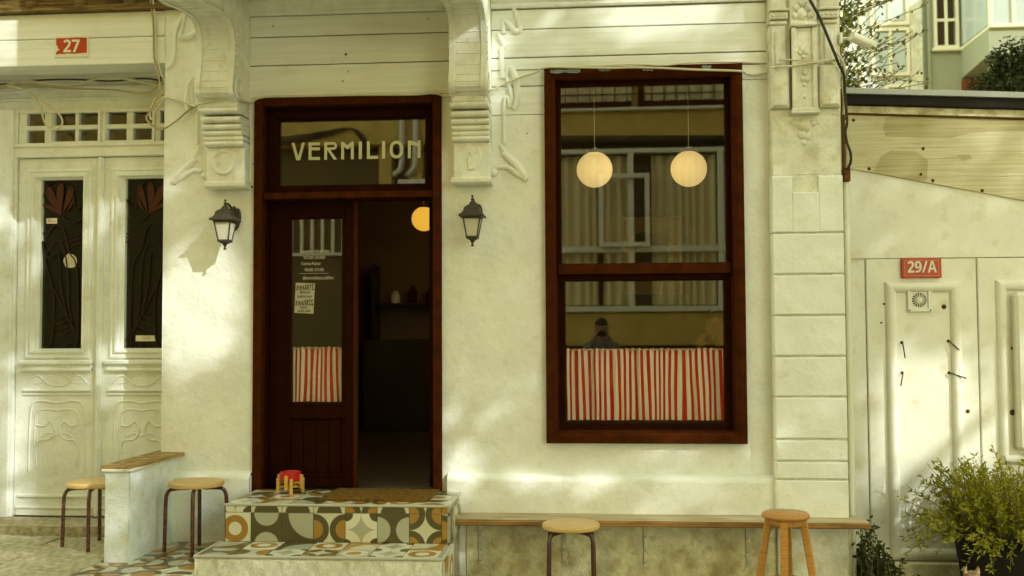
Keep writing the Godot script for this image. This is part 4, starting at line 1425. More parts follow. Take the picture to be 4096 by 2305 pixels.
# ------------------------------------------------------------- pilaster at the right edge
func pilaster() -> void:
	var p := group_part("pilaster", cafe)
	var g := G.new()
	g.box(1.132, 1.572, -0.4, 4.3, -0.02, 0.108, 0.004)
	part("core", g, M.plaster_old, p)
	var ys := [0.402, 0.669, 0.784, 0.923, 1.193, 1.451, 1.713, 1.976, 2.244]
	for k in ys.size() - 1:
		g = G.new()
		g.panel(1.128, 1.576, ys[k] + 0.006, ys[k + 1] - 0.006, 0.02, 0.128 + rng.randf_range(-0.002, 0.002), 0.03, 0.006, nz, 0.007)
		part("quoin_block", g, M.plaster, p)
	# the top block with its square notch
	g = G.new()
	g.panel(1.128, 1.258, 2.25, 2.612, 0.02, 0.128, 0.03, 0.005, nz, 0.006)
	g.panel(1.425, 1.576, 2.25, 2.612, 0.02, 0.128, 0.03, 0.005, nz, 0.006)
	g.panel(1.2585, 1.4245, 2.25, 2.505, 0.02, 0.128, 0.03, 0.005, nz, 0.004)
	part("notched_block", g, M.plaster, p)
	g = G.new()
	g.panel(1.135, 1.570, 2.618, 3.05, 0.02, 0.112, 0.03, 0.006, nz, 0.006)
	part("plain_block", g, M.plaster_old, p)
	# hanging cartouche under the fluted strip: a mask of plaster leaves
	g = G.new()
	for q in [[1.342, 2.94, 0.05, 1.0], [1.29, 2.955, 0.03, 0.8], [1.395, 2.955, 0.03, 0.8], [1.325, 2.885, 0.035, 1.0], [1.36, 2.87, 0.03, 1.0], [1.34, 2.83, 0.025, 1.0], [1.262, 2.965, 0.02, 0.7], [1.425, 2.96, 0.02, 0.7]]:
		g.ball(Vector3(q[0], q[1], 0.108), q[2], 8, 10, Vector3(1, q[3], 0.5))
	part("cartouche", g, M.plaster_old, p)
	# paired blocks either side of the strip
	for s in [[1.128, 1.243], [1.44, 1.566]]:
		g = G.new()
		g.panel(s[0], s[1], 3.052, 3.325, 0.02, 0.165, 0.03, 0.004, nz, 0.018)
		part("side_block", g, M.plaster_old, p)
		g = G.new()
		g.box(s[0] + 0.012, s[1] - 0.012, 3.33, 3.60, 0.02, 0.128, 0.006)
		g.box(s[0] + 0.035, s[1] - 0.04, 3.34, 3.56, 0.12, 0.142, 0.004)
		part("small_pilaster", g, M.plaster_old, p)
		g = G.new()
		g.box(s[0] + 0.004, s[1] - 0.004, 3.60, 3.625, 0.02, 0.140, 0.005)
		g.box(s[0] + 0.0, s[1] - 0.0, 3.632, 3.678, 0.02, 0.155, 0.005)
		g.box(s[0] - 0.004, s[1] + 0.004, 3.684, 3.70, 0.02, 0.165, 0.005)
		for k in 4:
			g.ball(Vector3(lerpf(s[0] + 0.018, s[1] - 0.018, k / 3.0), 3.655, 0.154), 0.009, 6, 8)
		g.box(s[0] + 0.008, s[1] - 0.008, 3.70, 3.95, 0.02, 0.135, 0.008)
		part("capital", g, M.plaster_old, p)
	# strip with raised edges and a carved drop
	g = G.new()
	g.box(1.262, 1.42, 3.045, 3.57, 0.02, 0.150, 0.004)
	g.box(1.262, 1.290, 3.045, 3.57, 0.10, 0.172, 0.005)
	g.box(1.392, 1.42, 3.045, 3.57, 0.10, 0.172, 0.005)
	part("strip", g, M.plaster_old, p)
	for r in [[1.250, 1.432, 3.008, 3.022, 0.02, 0.190, 0.005], [1.256, 1.426, 3.022, 3.045, 0.02, 0.180, 0.008], [1.252, 1.43, 3.575, 3.60, 0.02, 0.190, 0.006]]:
		g = G.new()
		g.box(r[0], r[1], r[2], r[3], r[4], r[5], r[6])
		part("strip_moulding", g, M.plaster_old, p)
	g = G.new()
	for q in [[1.335, 3.43, 0.026], [1.318, 3.41, 0.018], [1.352, 3.412, 0.018], [1.338, 3.38, 0.016], [1.345, 3.28, 0.020], [1.330, 3.24, 0.018], [1.358, 3.235, 0.02], [1.343, 3.20, 0.014], [1.342, 3.12, 0.012], [1.33, 3.66, 0.035], [1.30, 3.70, 0.022], [1.372, 3.70, 0.022], [1.34, 3.74, 0.03], [1.29, 3.65, 0.02], [1.385, 3.65, 0.02], [1.34, 3.80, 0.02]]:
		g = G.new()
		g.ball(Vector3(q[0], q[1], 0.152), q[2], 8, 10, Vector3(1, 1.1, 0.55))
		part("carved_bead", g, M.plaster_old, p)
	g = G.new()
	g.box(1.256, 1.426, 3.60, 3.95, 0.02, 0.148, 0.006)
	part("strip_head", g, M.plaster_old, p)

func cafe_interior() -> void:
	var room := group_part("interior", cafe)
	var g := G.new()
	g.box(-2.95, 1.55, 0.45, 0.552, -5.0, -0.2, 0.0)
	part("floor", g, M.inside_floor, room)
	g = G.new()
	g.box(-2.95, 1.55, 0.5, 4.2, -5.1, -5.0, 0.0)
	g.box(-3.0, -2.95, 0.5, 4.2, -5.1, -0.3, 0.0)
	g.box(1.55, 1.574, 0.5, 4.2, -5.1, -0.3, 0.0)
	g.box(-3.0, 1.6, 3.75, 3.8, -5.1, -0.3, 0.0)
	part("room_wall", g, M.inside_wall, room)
	# bar counter and back shelf deep in the room
	var shelf := thing("bar_shelf", "dark bar shelf holding cups and jars deep inside the cafe", "shelf", Vector3(-1.45, 0.552, -4.6))
	g = G.new()
	g.box(-1.1, 1.1, 0.0, 1.0, -0.35, 0.35, 0.01)
	part("counter", g, M.inside_dark, shelf)
	g = G.new()
	g.box(-1.1, 1.1, 1.38, 1.41, -0.35, -0.05, 0.004)
	g.box(-1.1, -1.06, 1.0, 1.85, -0.35, -0.05, 0.004)
	g.box(1.06, 1.1, 1.0, 1.85, -0.35, -0.05, 0.004)
	part("rack", g, M.inside_dark, shelf)
	for k in 9:
		var jar := thing("jar", "%s jar from the left on the bar shelf inside the cafe" % ["first", "second", "third", "fourth", "fifth", "sixth", "seventh", "eighth", "ninth"][k], "jar", Vector3(-2.3 + k * 0.2, 1.963, -4.8), 0.0, "jars on the bar shelf")
		g = G.new()
		var h := 0.14 + 0.1 * fmod(k * 0.618, 1.0)
		g.lathe([Vector2(0.0, 0.0), Vector2(0.045, 0.0), Vector2(0.05, 0.02), Vector2(0.05, h * 0.7), Vector2(0.028, h * 0.85), Vector2(0.028, h), Vector2(0.0, h)], 14)
		part("body", g, M.steel_strip if k % 3 == 0 else M.brown_paint, jar)
	# framed picture on the side wall of the room, seen through the upper pane
	var pic := thing("framed_picture", "framed print with pale mount hanging inside behind the window", "picture", Vector3(0.62, 2.49, -4.98))
	g = G.new()
	g.frame(-0.34, 0.34, -0.44, 0.44, [Vector2(0, 0), Vector2(0, 0.03), Vector2(0.03, 0.03), Vector2(0.035, 0.015)])
	part("frame", g, M.white_frame, pic)
	g = G.new()
	g.box(-0.31, 0.31, -0.41, 0.41, -0.01, 0.012, 0.0)
	part("mount", g, M.net_curtain, pic)
	g = G.new()
	g.box(-0.18, 0.18, -0.24, 0.26, 0.012, 0.015, 0.0)
	part("print", g, M.olive_wall, pic)
	# opal globes
	globe_lamp(Vector3(-0.012, 2.776, -0.50), 0.128, 3.74, M.globe_glow, "left opal globe lamp hanging behind the upper window pane")
	globe_lamp(Vector3(0.655, 2.770, -0.50), 0.128, 3.74, M.globe_glow, "right opal globe lamp hanging behind the upper window pane")
	globe_lamp(Vector3(-1.77, 2.791, -3.6), 0.125, 3.74, M.globe_glow_deep, "yellow globe lamp seen through the open cafe doorway")

func globe_lamp(c: Vector3, r: float, top: float, m: Material, label: String) -> void:
	var l := thing("globe_lamp", label, "lamp", c)
	var g := G.new()
	g.ball(Vector3.ZERO, r, 20, 32)
	part("globe", g, m, l)
	g = G.new()
	g.lathe([Vector2(0.0, r * 0.93), Vector2(0.062, r * 0.93), Vector2(0.062, r * 0.93 + 0.022), Vector2(0.0, r * 0.93 + 0.022)], 20)
	part("collar", g, M.inside_dark, l)
	g = G.new()
	g.lathe([Vector2(0.026, r * 0.93 + 0.0), Vector2(0.026, r * 0.93 + 0.034), Vector2(0.0, r * 0.93 + 0.034)], 16)
	part("socket", g, M.brass, l)
	g = G.new()
	g.tube([Vector3(0, r + 0.02, 0), Vector3(0, top - c.y, 0)], 0.0035, 6)
	part("cord", g, M.brass, l)
	var o := OmniLight3D.new()
	o.name = "glow"
	o.light_color = Color(1.0, 0.78, 0.42)
	o.light_energy = 0.07
	o.light_size = r * 0.8
	o.omni_range = 8.0
	o.omni_attenuation = 2.0
	o.shadow_enabled = true
	l.add_child(o)

func rounded_frame(x0: float, x1: float, y0: float, y1: float, z: float, w := 0.062, h := 0.03) -> G:
	var g := G.new()
	var prof := []
	for k in 9:
		var a := PI * k / 8.0
		prof.append(Vector2(w / 2 - cos(a) * w / 2, z + sin(a) * h))
	g.frame(x0, x1, y0, y1, prof)
	return g

func annex() -> void:
	var a := thing("annex", "low white annex of moulded panels under a sloping metal roof", "building")
	var z := -0.5
	var g := G.new()
	g.box(1.735, 3.9, 2.117, 3.06, z - 0.06, z, 0.004)
	part("upper_wall", g, M.moulded_panel, a)
	g = G.new()
	g.box(1.60, 1.752, -0.3, 3.2, z - 0.25, z - 0.10, 0.0)
	part("gap_wall", g, M.plaster_dirty, a)
	# weathered plywood sheet nailed on under the eaves
	g = G.new()
	g.ext([Vector2(1.752, 2.753), Vector2(2.36, 2.628), Vector2(3.3, 2.43), Vector2(3.3, 3.045), Vector2(2.36, 3.094), Vector2(1.752, 3.132)], z - 0.01, z + 0.016, 0.002)
	part("plywood", g, M.bare_plywood, a)
	# where the paint has come off the sheet
	for o in [[[2.02, 3.10], [2.08, 3.108], [2.95, 3.058], [3.2, 3.046], [3.2, 2.99], [2.78, 2.99], [2.60, 2.985], [2.45, 2.95], [2.02, 2.97], [2.0, 3.03]], [[1.93, 2.72], [1.98, 2.83], [2.05, 2.87], [2.22, 2.86], [2.30, 2.80], [2.29, 2.66], [2.24, 2.656]], [[2.50, 2.83], [2.58, 2.83], [2.60, 2.80], [2.53, 2.79]]]:
		g = G.new()
		var pts := []
		for q in o:
			pts.append(Vector2(q[0], q[1]))
		g.ext(pts, z + 0.010, z + 0.0175)
		part("bare_patch", g, M.stripped_wood, a)
	g = G.new()
	for q in [[1.80, 3.09], [1.90, 2.745], [2.27, 2.88], [2.33, 2.655], [2.66, 2.58], [2.25, 2.70]]:
		g = G.new()
		g.ball(Vector3(q[0], q[1], z + 0.016), 0.012, 6, 8, Vector3(1, 1, 0.4))
		part("nail_head", g, M.rust, a)
	# rusty fascia, gutter and the metal roof, all falling to the right
	var slope := -0.051
	var run := func(y0: float, y1: float, z0: float, z1: float) -> G:
		var q := G.new()
		var o0 := Vector2(1.68, 0)
		q.ext([Vector2(1.68, y0), Vector2(4.2, y0 + slope * 2.52), Vector2(4.2, y1 + slope * 2.52), Vector2(1.68, y1)], z0, z1, 0.002)
		return q
	part("fascia", run.call(3.136, 3.196, z - 0.05, z + 0.03), M.plaster_dirty, a)
	part("fascia_rust", run.call(3.133, 3.145, z + 0.02, z + 0.033), M.rust, a)
	part("gutter", run.call(3.200, 3.262, z - 0.05, z + 0.075), M.black, a)
	part("roof_edge", run.call(3.266, 3.306, z - 0.05, z + 0.10), M.roof_metal, a)
	g = G.new()
	g.box(1.61, 4.4, 2.90, 2.94, -3.6, z - 0.05, 0.0)
	part("roof", g, M.roof_metal, a)
	# panels below
	g = G.new()
	g.box(1.757, 1.864, 0.03, 2.110, z - 0.05, z - 0.012, 0.005)
	part("jamb_panel", g, M.moulded_panel, a)
	g = G.new()
	g.panel(1.868, 2.612, 0.036, 2.112, z - 0.06, z, 0.06, 0.002, nz, 0.006)
	part("wall_panel", g, M.moulded_panel, a)
	g = G.new()
	g.panel(2.620, 3.9, 0.036, 2.112, z - 0.06, z, 0.06, 0.002, nz, 0.006)
	part("wall_panel", g, M.moulded_panel, a)
	part("panel_moulding", rounded_frame(1.992, 2.503, 0.045, 1.953, z, 0.075, 0.035), M.moulded_panel, a)
	part("panel_moulding", rounded_frame(2.735, 3.40, 0.70, 1.960, z, 0.075, 0.035), M.moulded_panel, a)
	# side window standing ajar in the right panel
	g = G.new()
	g.box(2.835, 2.93, 0.80, 1.87, z, z + 0.09, 0.02)
	g.box(2.93, 3.30, 1.80, 1.87, z, z + 0.09, 0.01)
	g.box(2.93, 3.30, 0.80, 0.87, z, z + 0.09, 0.01)
	part("window_box", g, M.moulded_panel, a)
	g = G.new()
	g.box(2.93, 3.30, 0.87, 1.80, z, z + 0.02, 0.0)
	part("window_pane", g, M.black, a)
	g = G.new()
	g.box(1.74, 3.9, -0.12, 0.032, z - 0.05, z + 0.05, 0.012)
	part("sill", g, M.plaster_dirty, a)
	# pins and bolts left sticking out
	for q in [[2.101, 1.532, 2.107, 1.425], [2.414, 1.541, 2.470, 1.478], [2.099, 1.323, 2.074, 1.235], [2.414, 1.322, 2.512, 1.285], [2.84, 1.49, 2.89, 1.53]]:
		g = G.new()
		g.tube([Vector3(q[0], q[1], z - 0.005), Vector3(q[0], q[1], z + 0.02), Vector3(q[2], q[3], z + 0.05)], 0.0045, 6)
		g.ball(Vector3(q[0], q[1], z), 0.011, 6, 8, Vector3(1, 1, 0.6))
		part("pin", g, M.rust, a)
	g = G.new()
	for q in [[2.390, 1.778, 0.017], [2.533, 1.058, 0.014], [1.985, 1.80, 0.008], [1.965, 1.67, 0.007], [2.83, 1.05, 0.02]]:
		g = G.new()
		g.ball(Vector3(q[0], q[1], z + 0.002), q[2], 6, 10, Vector3(1, 1, 0.5))
		part("bolt", g, M.rust, a)
	# small extractor grille
	var f := thing("extractor_fan", "small square extractor fan grille under the 29/A plate", "fan", Vector3(2.2225, 1.826, z))
	g = G.new()
	g.frame(-0.081, 0.081, -0.083, 0.083, [Vector2(0, 0), Vector2(0, 0.018), Vector2(0.003, 0.022), Vector2(0.022, 0.022), Vector2(0.026, 0.016)])
	g.box(-0.06, 0.06, -0.06, 0.06, 0.0, 0.012, 0.0)
	part("cover", g, M.white_plastic, f)
	g = G.new()
	g.xf = Transform3D(Basis(Vector3.RIGHT, PI / 2), Vector3(0, 0, 0.012))
	g.lathe([Vector2(0.049, 0.0), Vector2(0.049, 0.003), Vector2(0.0, 0.003)], 28)
	part("opening", g, M.screw, f)
	for k in 16:
		var an := TAU * k / 16
		g = G.new()
		g.box(0.016, 0.048, -0.0028, 0.0028, 0.014, 0.020, 0.001)
		var bl := part("blade", g, M.white_plastic, f)
		bl.rotation.z = an
	g = G.new()
	g.xf = Transform3D(Basis(Vector3.RIGHT, PI / 2), Vector3(0, 0, 0.014))
	g.lathe([Vector2(0.017, 0.0), Vector2(0.017, 0.006), Vector2(0.004, 0.009), Vector2(0.0, 0.009)], 18)
	part("hub", g, M.white_plastic, f)
	for q in [Vector2(-0.07, 0.072), Vector2(0.07, 0.072), Vector2(-0.07, -0.072), Vector2(0.07, -0.072)]:
		g = G.new()
		g.ball(Vector3(q.x, q.y, 0.022), 0.006, 6, 8, Vector3(1, 1, 0.5))
		part("screw", g, M.rust, f)
	# rain pipe in the corner
	var p := thing("rain_pipe", "thin white plastic rain pipe in the corner beside the pilaster", "pipe", Vector3(1.620, 0, 0.03))
	g = G.new()
	g.tube([Vector3(0, -0.06, 0), Vector3(0, 1.2, 0), Vector3(0, 2.66, 0)], 0.0185, 14)
	part("tube", g, M.pvc_pipe, p)
	for y in [0.7, 1.52, 2.3]:
		g = G.new()
		g.lathe([Vector2(0.017, y), Vector2(0.021, y + 0.002), Vector2(0.021, y + 0.018), Vector2(0.017, y + 0.02)], 16)
		g.box(-0.045, -0.012, y + 0.004, y + 0.016, -0.004, 0.004, 0.001)
		part("clip", g, M.pvc_pipe, p)

func far_window(parent: Node, x0: float, x1: float, y0: float, y1: float, z: float, cols: int, rows: int, frame: Material, pane: Material, bar := 0.05) -> void:
	var w := group_part("window", parent)
	var g := G.new()
	g.frame(x0 - bar, x1 + bar, y0 - bar, y1 + bar, [Vector2(0, z - 0.02), Vector2(0, z + 0.05), Vector2(bar, z + 0.05), Vector2(bar, z - 0.02)])
	for k in range(1, cols):
		var x := lerpf(x0, x1, float(k) / cols)
		g.box(x - bar / 2, x + bar / 2, y0, y1, z - 0.01, z + 0.045, 0.004)
	for k in range(1, rows):
		var y := lerpf(y0, y1, float(k) / rows)
		g.box(x0, x1, y - bar / 2, y + bar / 2, z - 0.01, z + 0.042, 0.004)
	part("frame", g, frame, w)
	for i in cols:
		for j in rows:
			g = G.new()
			g.box(lerpf(x0, x1, float(i) / cols) + bar / 2, lerpf(x0, x1, float(i + 1) / cols) - bar / 2, lerpf(y0, y1, float(j) / rows) + bar / 2, lerpf(y0, y1, float(j + 1) / rows) - bar / 2, z + 0.004, z + 0.012, 0.0)
			part("pane", g, pane, w)

func far_buildings() -> void:
	# pale apartment house behind the climbing plant
	var b := thing("apartment_house", "pale blue apartment house far behind the climbing plant", "building")
	var g := G.new()
	g.box(0.5, 5.46, -0.3, 12.0, -16.0, -11.5, 0.02)
	part("wall", g, M.pale_blue_wall, b)
	g = G.new()
	g.box(5.46, 5.69, -0.3, 12.0, -16.0, -11.47, 0.02)
	part("corner_pier", g, M.plaster_old, b)
	far_window(b, 4.86, 5.40, 7.02, 7.6, -11.49, 2, 1, M.white_frame, M.pale_glazing, 0.06)
	far_window(b, 4.86, 5.40, 6.12, 6.86, -11.49, 2, 1, M.white_frame, M.pale_glazing, 0.05)
	far_window(b, 5.08, 5.36, 5.0, 5.86, -11.49, 1, 1, M.white_frame, M.pale_glazing, 0.05)
	far_window(b, 4.0, 4.6, 6.9, 7.6, -11.49, 2, 1, M.white_frame, M.pale_glazing, 0.06)
	far_window(b, 4.0, 4.6, 5.3, 6.2, -11.49, 2, 1, M.white_frame, M.pale_glazing, 0.06)
	# greenish house with the glazed balcony
	var h := thing("balcony_house", "grey green apartment house with a white glazed balcony", "building")
	g = G.new()
	g.box(5.70, 12.0, -0.3, 12.0, -16.5, -11.6, 0.02)
	part("wall", g, M.green_grey_wall, h)
	g = G.new()
	g.box(5.78, 5.84, -0.2, 12.0, -11.6, -11.54, 0.01)
	part("rain_pipe", g, M.green_grey_wall, h)
	far_window(h, 5.95, 6.27, 6.60, 7.50, -11.58, 2, 2, M.white_frame, M.inside_dark, 0.05)
	g = G.new()
	g.box(5.86, 6.48, 6.50, 6.555, -11.6, -11.50, 0.01)
	part("sill", g, M.white_frame, h)
	# balcony: solid parapet stepping out, glazed above
	var bal := group_part("balcony", h)
	g = G.new()
	g.xf = Transform3D(Basis(Vector3(0, 0, -1), Vector3.UP, Vector3.RIGHT), Vector3(6.36, 0, -11.6))
	g.ext([Vector2(0.0, 6.02), Vector2(0.0, 6.52), Vector2(-1.3, 6.52), Vector2(-1.3, 6.10)], 0.0, 4.0, 0.01)
	part("parapet", g, M.green_grey_wall, bal)
	g = G.new()
	g.box(6.36, 10.4, 6.52, 6.58, -11.6, -10.24, 0.01)
	g.box(6.36, 10.4, 7.52, 7.60, -11.6, -10.24, 0.01)
	for k in 9:
		g.box(6.36 + k * 0.36, 6.42 + k * 0.36, 6.58, 7.52, -10.34, -10.26, 0.01)
	for k in 3:
		g.box(6.37, 6.43, 6.58, 7.52, -11.5 + k * 0.42, -11.44 + k * 0.42, 0.01)
	part("glazing_frame", g, M.white_frame, bal)
	for k in 8:
		g = G.new()
		g.box(6.425 + k * 0.36, 6.715 + k * 0.36, 6.585, 7.515, -10.31, -10.30, 0.0)
		part("pane", g, M.pale_glazing, bal)
	g = G.new()
	g.box(6.355, 6.365, 6.585, 7.515, -11.5, -10.35, 0.0)
	part("side_pane", g, M.pale_glazing, bal)
	g = G.new()
	g.box(6.3, 10.4, 7.61, 7.9, -11.6, -10.1, 0.01)
	part("canopy", g, M.roof_red, bal)
	g = G.new()
	g.box(6.55, 7.4, 5.98, 6.03, -10.9, -10.1, 0.01)
	part("awning", g, M.white_frame, h)
	g = G.new()
	g.box(6.36, 9.0, 4.2, 5.98, -11.6, -11.5, 0.0)
	part("dark_recess", g, M.roof_red, h)

func opposite_side() -> void:
	# the house across the street, which the panes mirror
	var b := thing("ochre_house", "ochre rendered house across the street mirrored in the cafe windows", "building")
	var zf := 9.0
	var g := G.new()
	g.box(-11.0, 3.4, 4.62, 11.5, zf, 14.0, 0.02)
	part("upper_wall", g, M.ochre_render, b)
	g = G.new()
	g.box(-11.0, 3.4, -0.6, 4.62, zf + 0.25, 14.0, 0.02)
	part("lower_wall", g, M.olive_wall, b)
	for r in [[-0.9, 3.4, 1.42, 1.93], [-3.45, -3.24, 3.2, 4.60], [-2.55, -0.9, 1.0, 4.60], [-2.95, -2.75, 3.9, 4.62]]:
		g = G.new()
		g.box(r[0], r[1], r[2], r[3], zf + 0.02, zf + 0.25, 0.01)
		part("render_panel", g, M.ochre_render, b)
	# wide window with net curtains
	var w := group_part("window", b)
	g = G.new()
	g.box(-0.9, 3.3, 1.94, 2.03, zf - 0.04, zf + 0.25, 0.01)
	g.box(-0.9, 3.3, 2.86, 2.955, zf - 0.02, zf + 0.08, 0.006)
	g.box(-0.9, 3.3, 4.40, 4.47, zf - 0.02, zf + 0.1, 0.006)
	for x in [-0.85, 0.53, 1.9, 3.25]:
		g.box(x - 0.045, x + 0.045, 2.03, 4.40, zf - 0.01, zf + 0.07, 0.006)
	part("frame", g, M.white_frame, w)
	g = G.new()
	g.frame(0.03, 0.81, 2.94, 4.07, [Vector2(0, zf - 0.03), Vector2(0, zf - 0.10), Vector2(0.07, zf - 0.10), Vector2(0.07, zf - 0.03), Vector2(0, zf - 0.03)])
	part("open_casement", g, M.white_frame, w)
	for c in [[-0.88, 0.02], [0.85, 1.85], [1.95, 3.2], [0.1, 0.5]]:
		g = G.new()
		g.patch(90, 1, func(a: float, v: float) -> Vector3:
			var x := lerpf(c[0], c[1], a)
			return Vector3(x, lerpf(2.05, 4.38, v), zf + 0.16 + 0.04 * sin(x * 48.0 + 1.5 * sin(x * 9.0))))
		part("net_curtain", g, M.net_curtain, w)
	# balcony edge and upper windows
	g = G.new()
	g.box(-0.9, 3.3, 5.05, 5.10, zf - 0.10, zf, 0.01)
	part("ledge", g, M.white_frame, b)
	for c in [[-0.8, 0.55], [0.75, 2.1], [2.3, 3.3]]:
		g = G.new()
		g.box(c[0], c[1], 5.16, 6.6, zf - 0.02, zf, 0.0)
		part("upper_pane", g, M.inside_dark, b)
		g = G.new()
		g.patch(60, 1, func(a: float, v: float) -> Vector3:
			var x := lerpf(c[0], c[1], a)
			return Vector3(x, lerpf(5.2, 6.6, v), zf - 0.05 + 0.025 * sin(x * 31.0 + 2.0 * sin(x * 5.0))))
		part("net_curtain", g, M.net_curtain, b)
		g = G.new()
		g.box(c[0] - 0.1, c[0] - 0.02, 5.10, 6.7, zf - 0.12, zf - 0.02, 0.01)
		g.box(c[0] - 0.1, c[1], 5.10, 5.17, zf - 0.11, zf - 0.02, 0.01)
		part("timber_frame", g, M.brown_paint, b)
	g = G.new()
	for k in 22:
		g.tube([Vector3(-0.85 + k * 0.19, 5.10, zf - 0.09), Vector3(-0.85 + k * 0.19, 5.6, zf - 0.09)], 0.008, 6)
	g.tube([Vector3(-0.9, 5.30, zf - 0.09), Vector3(3.3, 5.30, zf - 0.09)], 0.01, 6)
	part("railing", g, M.black, b)
	# dark shop front with white bars, left
	g = G.new()
	for k in 7:
		g.box(-4.95 + k * 0.17, -4.90 + k * 0.17, 2.92, 3.6, zf + 0.18, zf + 0.24, 0.01)
	g.box(-5.2, -3.6, 2.88, 2.93, zf + 0.16, zf + 0.24, 0.01)
	part("shop_bars", g, M.white_frame, b)
	plain_house("corner_house", "ochre corner house beyond the street trees across the street", 14.5, 30.0, 8.6, 15.0, 8.5, -1.0, M.ochre_render)
	plain_house("row_house", "ochre row house farther left across the street", -30.0, -11.2, 8.8, 15.0, 11.5, -1.0, M.ochre_render)
	plain_house("side_house", "tall house beyond the annex on the cafe side of the street", 6.5, 20.0, -5.0, -0.3, 9.0, 1.0, M.ochre_render)
	plain_house("end_house", "house closing the right end of the street", 30.2, 36.0, -8.0, 8.5, 9.0, 1.0, M.ochre_render)
	# waste pipes and the air conditioner
	for x in [-3.06, -2.84]:
		var p := thing("waste_pipe", ("left" if x < -3.0 else "right") + " white waste pipe above the air conditioner across the street", "pipe", Vector3(x, 0, zf - 0.08), 0.0, "waste pipes across the street")
		g = G.new()
		g.tube([Vector3(0, 6.5, 0), Vector3(0, 4.35, 0), Vector3(-0.02, 4.22, 0), Vector3(-0.1, 4.16, 0.02), Vector3(-0.2, 4.16, 0.33)], 0.045, 12)
		part("tube", g, M.pvc_pipe, p)
		g = G.new()
		g.lathe([Vector2(0.045, 4.6), Vector2(0.055, 4.6), Vector2(0.055, 4.68), Vector2(0.045, 4.68)], 14)
		part("collar", g, M.pvc_pipe, p)
	var ac := thing("air_conditioner", "white outdoor air conditioner unit across the street", "air conditioner", Vector3(-2.72, 3.45, zf - 0.10))
	g = G.new()
	g.box(-0.40, 0.40, 0.0, 0.60, -0.02, 0.34, 0.02)
	part("case", g, M.white_plastic, ac)
	g = G.new()
	g.xf = Transform3D(Basis(Vector3.RIGHT, -PI / 2), Vector3(-0.1, 0.29, -0.02))
	for k in 5:
		g.lathe([Vector2(0.05 + k * 0.045, 0.0), Vector2(0.05 + k * 0.045, 0.012), Vector2(0.058 + k * 0.045, 0.012), Vector2(0.058 + k * 0.045, 0.0)], 28)
	part("grille", g, M.steel_strip, ac)
	var f := SystemFont.new()
	f.font_names = PackedStringArray(["Droid Sans"])
	text_part("writing", "TERMIKEL", M.black, ac, Vector3(0.2, 0.545, -0.022), 0.045, f, 0.002, PI, 0.26)
	# bundle of black cables under the ochre band
	g = G.new()
	for k in 4:
		var y := 0.035 * k
		var pts := curve([Vector3(-6.0, 4.62 + y, zf - 0.05), Vector3(-4.9, 4.66 + y, zf - 0.06 - 0.01 * k), Vector3(-4.3, 4.78 + y * 0.6, zf - 0.06), Vector3(-3.88, 4.88, zf - 0.06), Vector3(-3.66, 4.72 - y, zf - 0.06), Vector3(-3.55, 4.45, zf - 0.03)], 5)
		g.tube(pts, 0.014, 6)
	var cab := part("cable_bundle", g, M.black_cable)
	tag(cab, "bundle of black cables on the ochre house across the street", "cable")
	g = G.new()
	for k in 3:
		g.tube([Vector3(-0.9, 4.60 + k * 0.04, zf - 0.03), Vector3(1.2, 4.56 + k * 0.04, zf - 0.05), Vector3(3.4, 4.54 + k * 0.03, zf - 0.03)], 0.012, 6)
	cab = part("wall_cable", g, M.black_cable)
	tag(cab, "thin black cables along the wall above the net curtains across the street", "cable")

func plain_house(called: String, label: String, x0: float, x1: float, z0: float, z1: float, h: float, face: float, wall: Material) -> void:
	# houses along the street outside the picture: they close the street and hold off the open sky
	var b := thing(called, label, "building")
	var g := G.new()
	g.box(x0, x1, -0.8, h, z0, z1, 0.03)
	part("wall", g, wall, b)
	g = G.new()
	g.box(x0 - 0.2, x1 + 0.2, h, h + 0.15, z0 - 0.2, z1 + 0.2, 0.03)
	part("roof", g, M.roof_red, b)
	var n := int((x1 - x0) / 2.2)
	for k in n:
		for lvl in int(h / 3.0):
			var x := x0 + (k + 0.5) * (x1 - x0) / n
			var y := 1.0 + lvl * 2.9
			if face > 0.0:
				far_window(b, x - 0.5, x + 0.5, y, y + 1.4, z1, 2, 1, M.white_frame, M.inside_dark, 0.06)
			else:
				g = G.new()
				g.box(x - 0.5, x + 0.5, y, y + 1.4, z0 - 0.03, z0, 0.0)
				part("window", g, M.inside_dark, b)

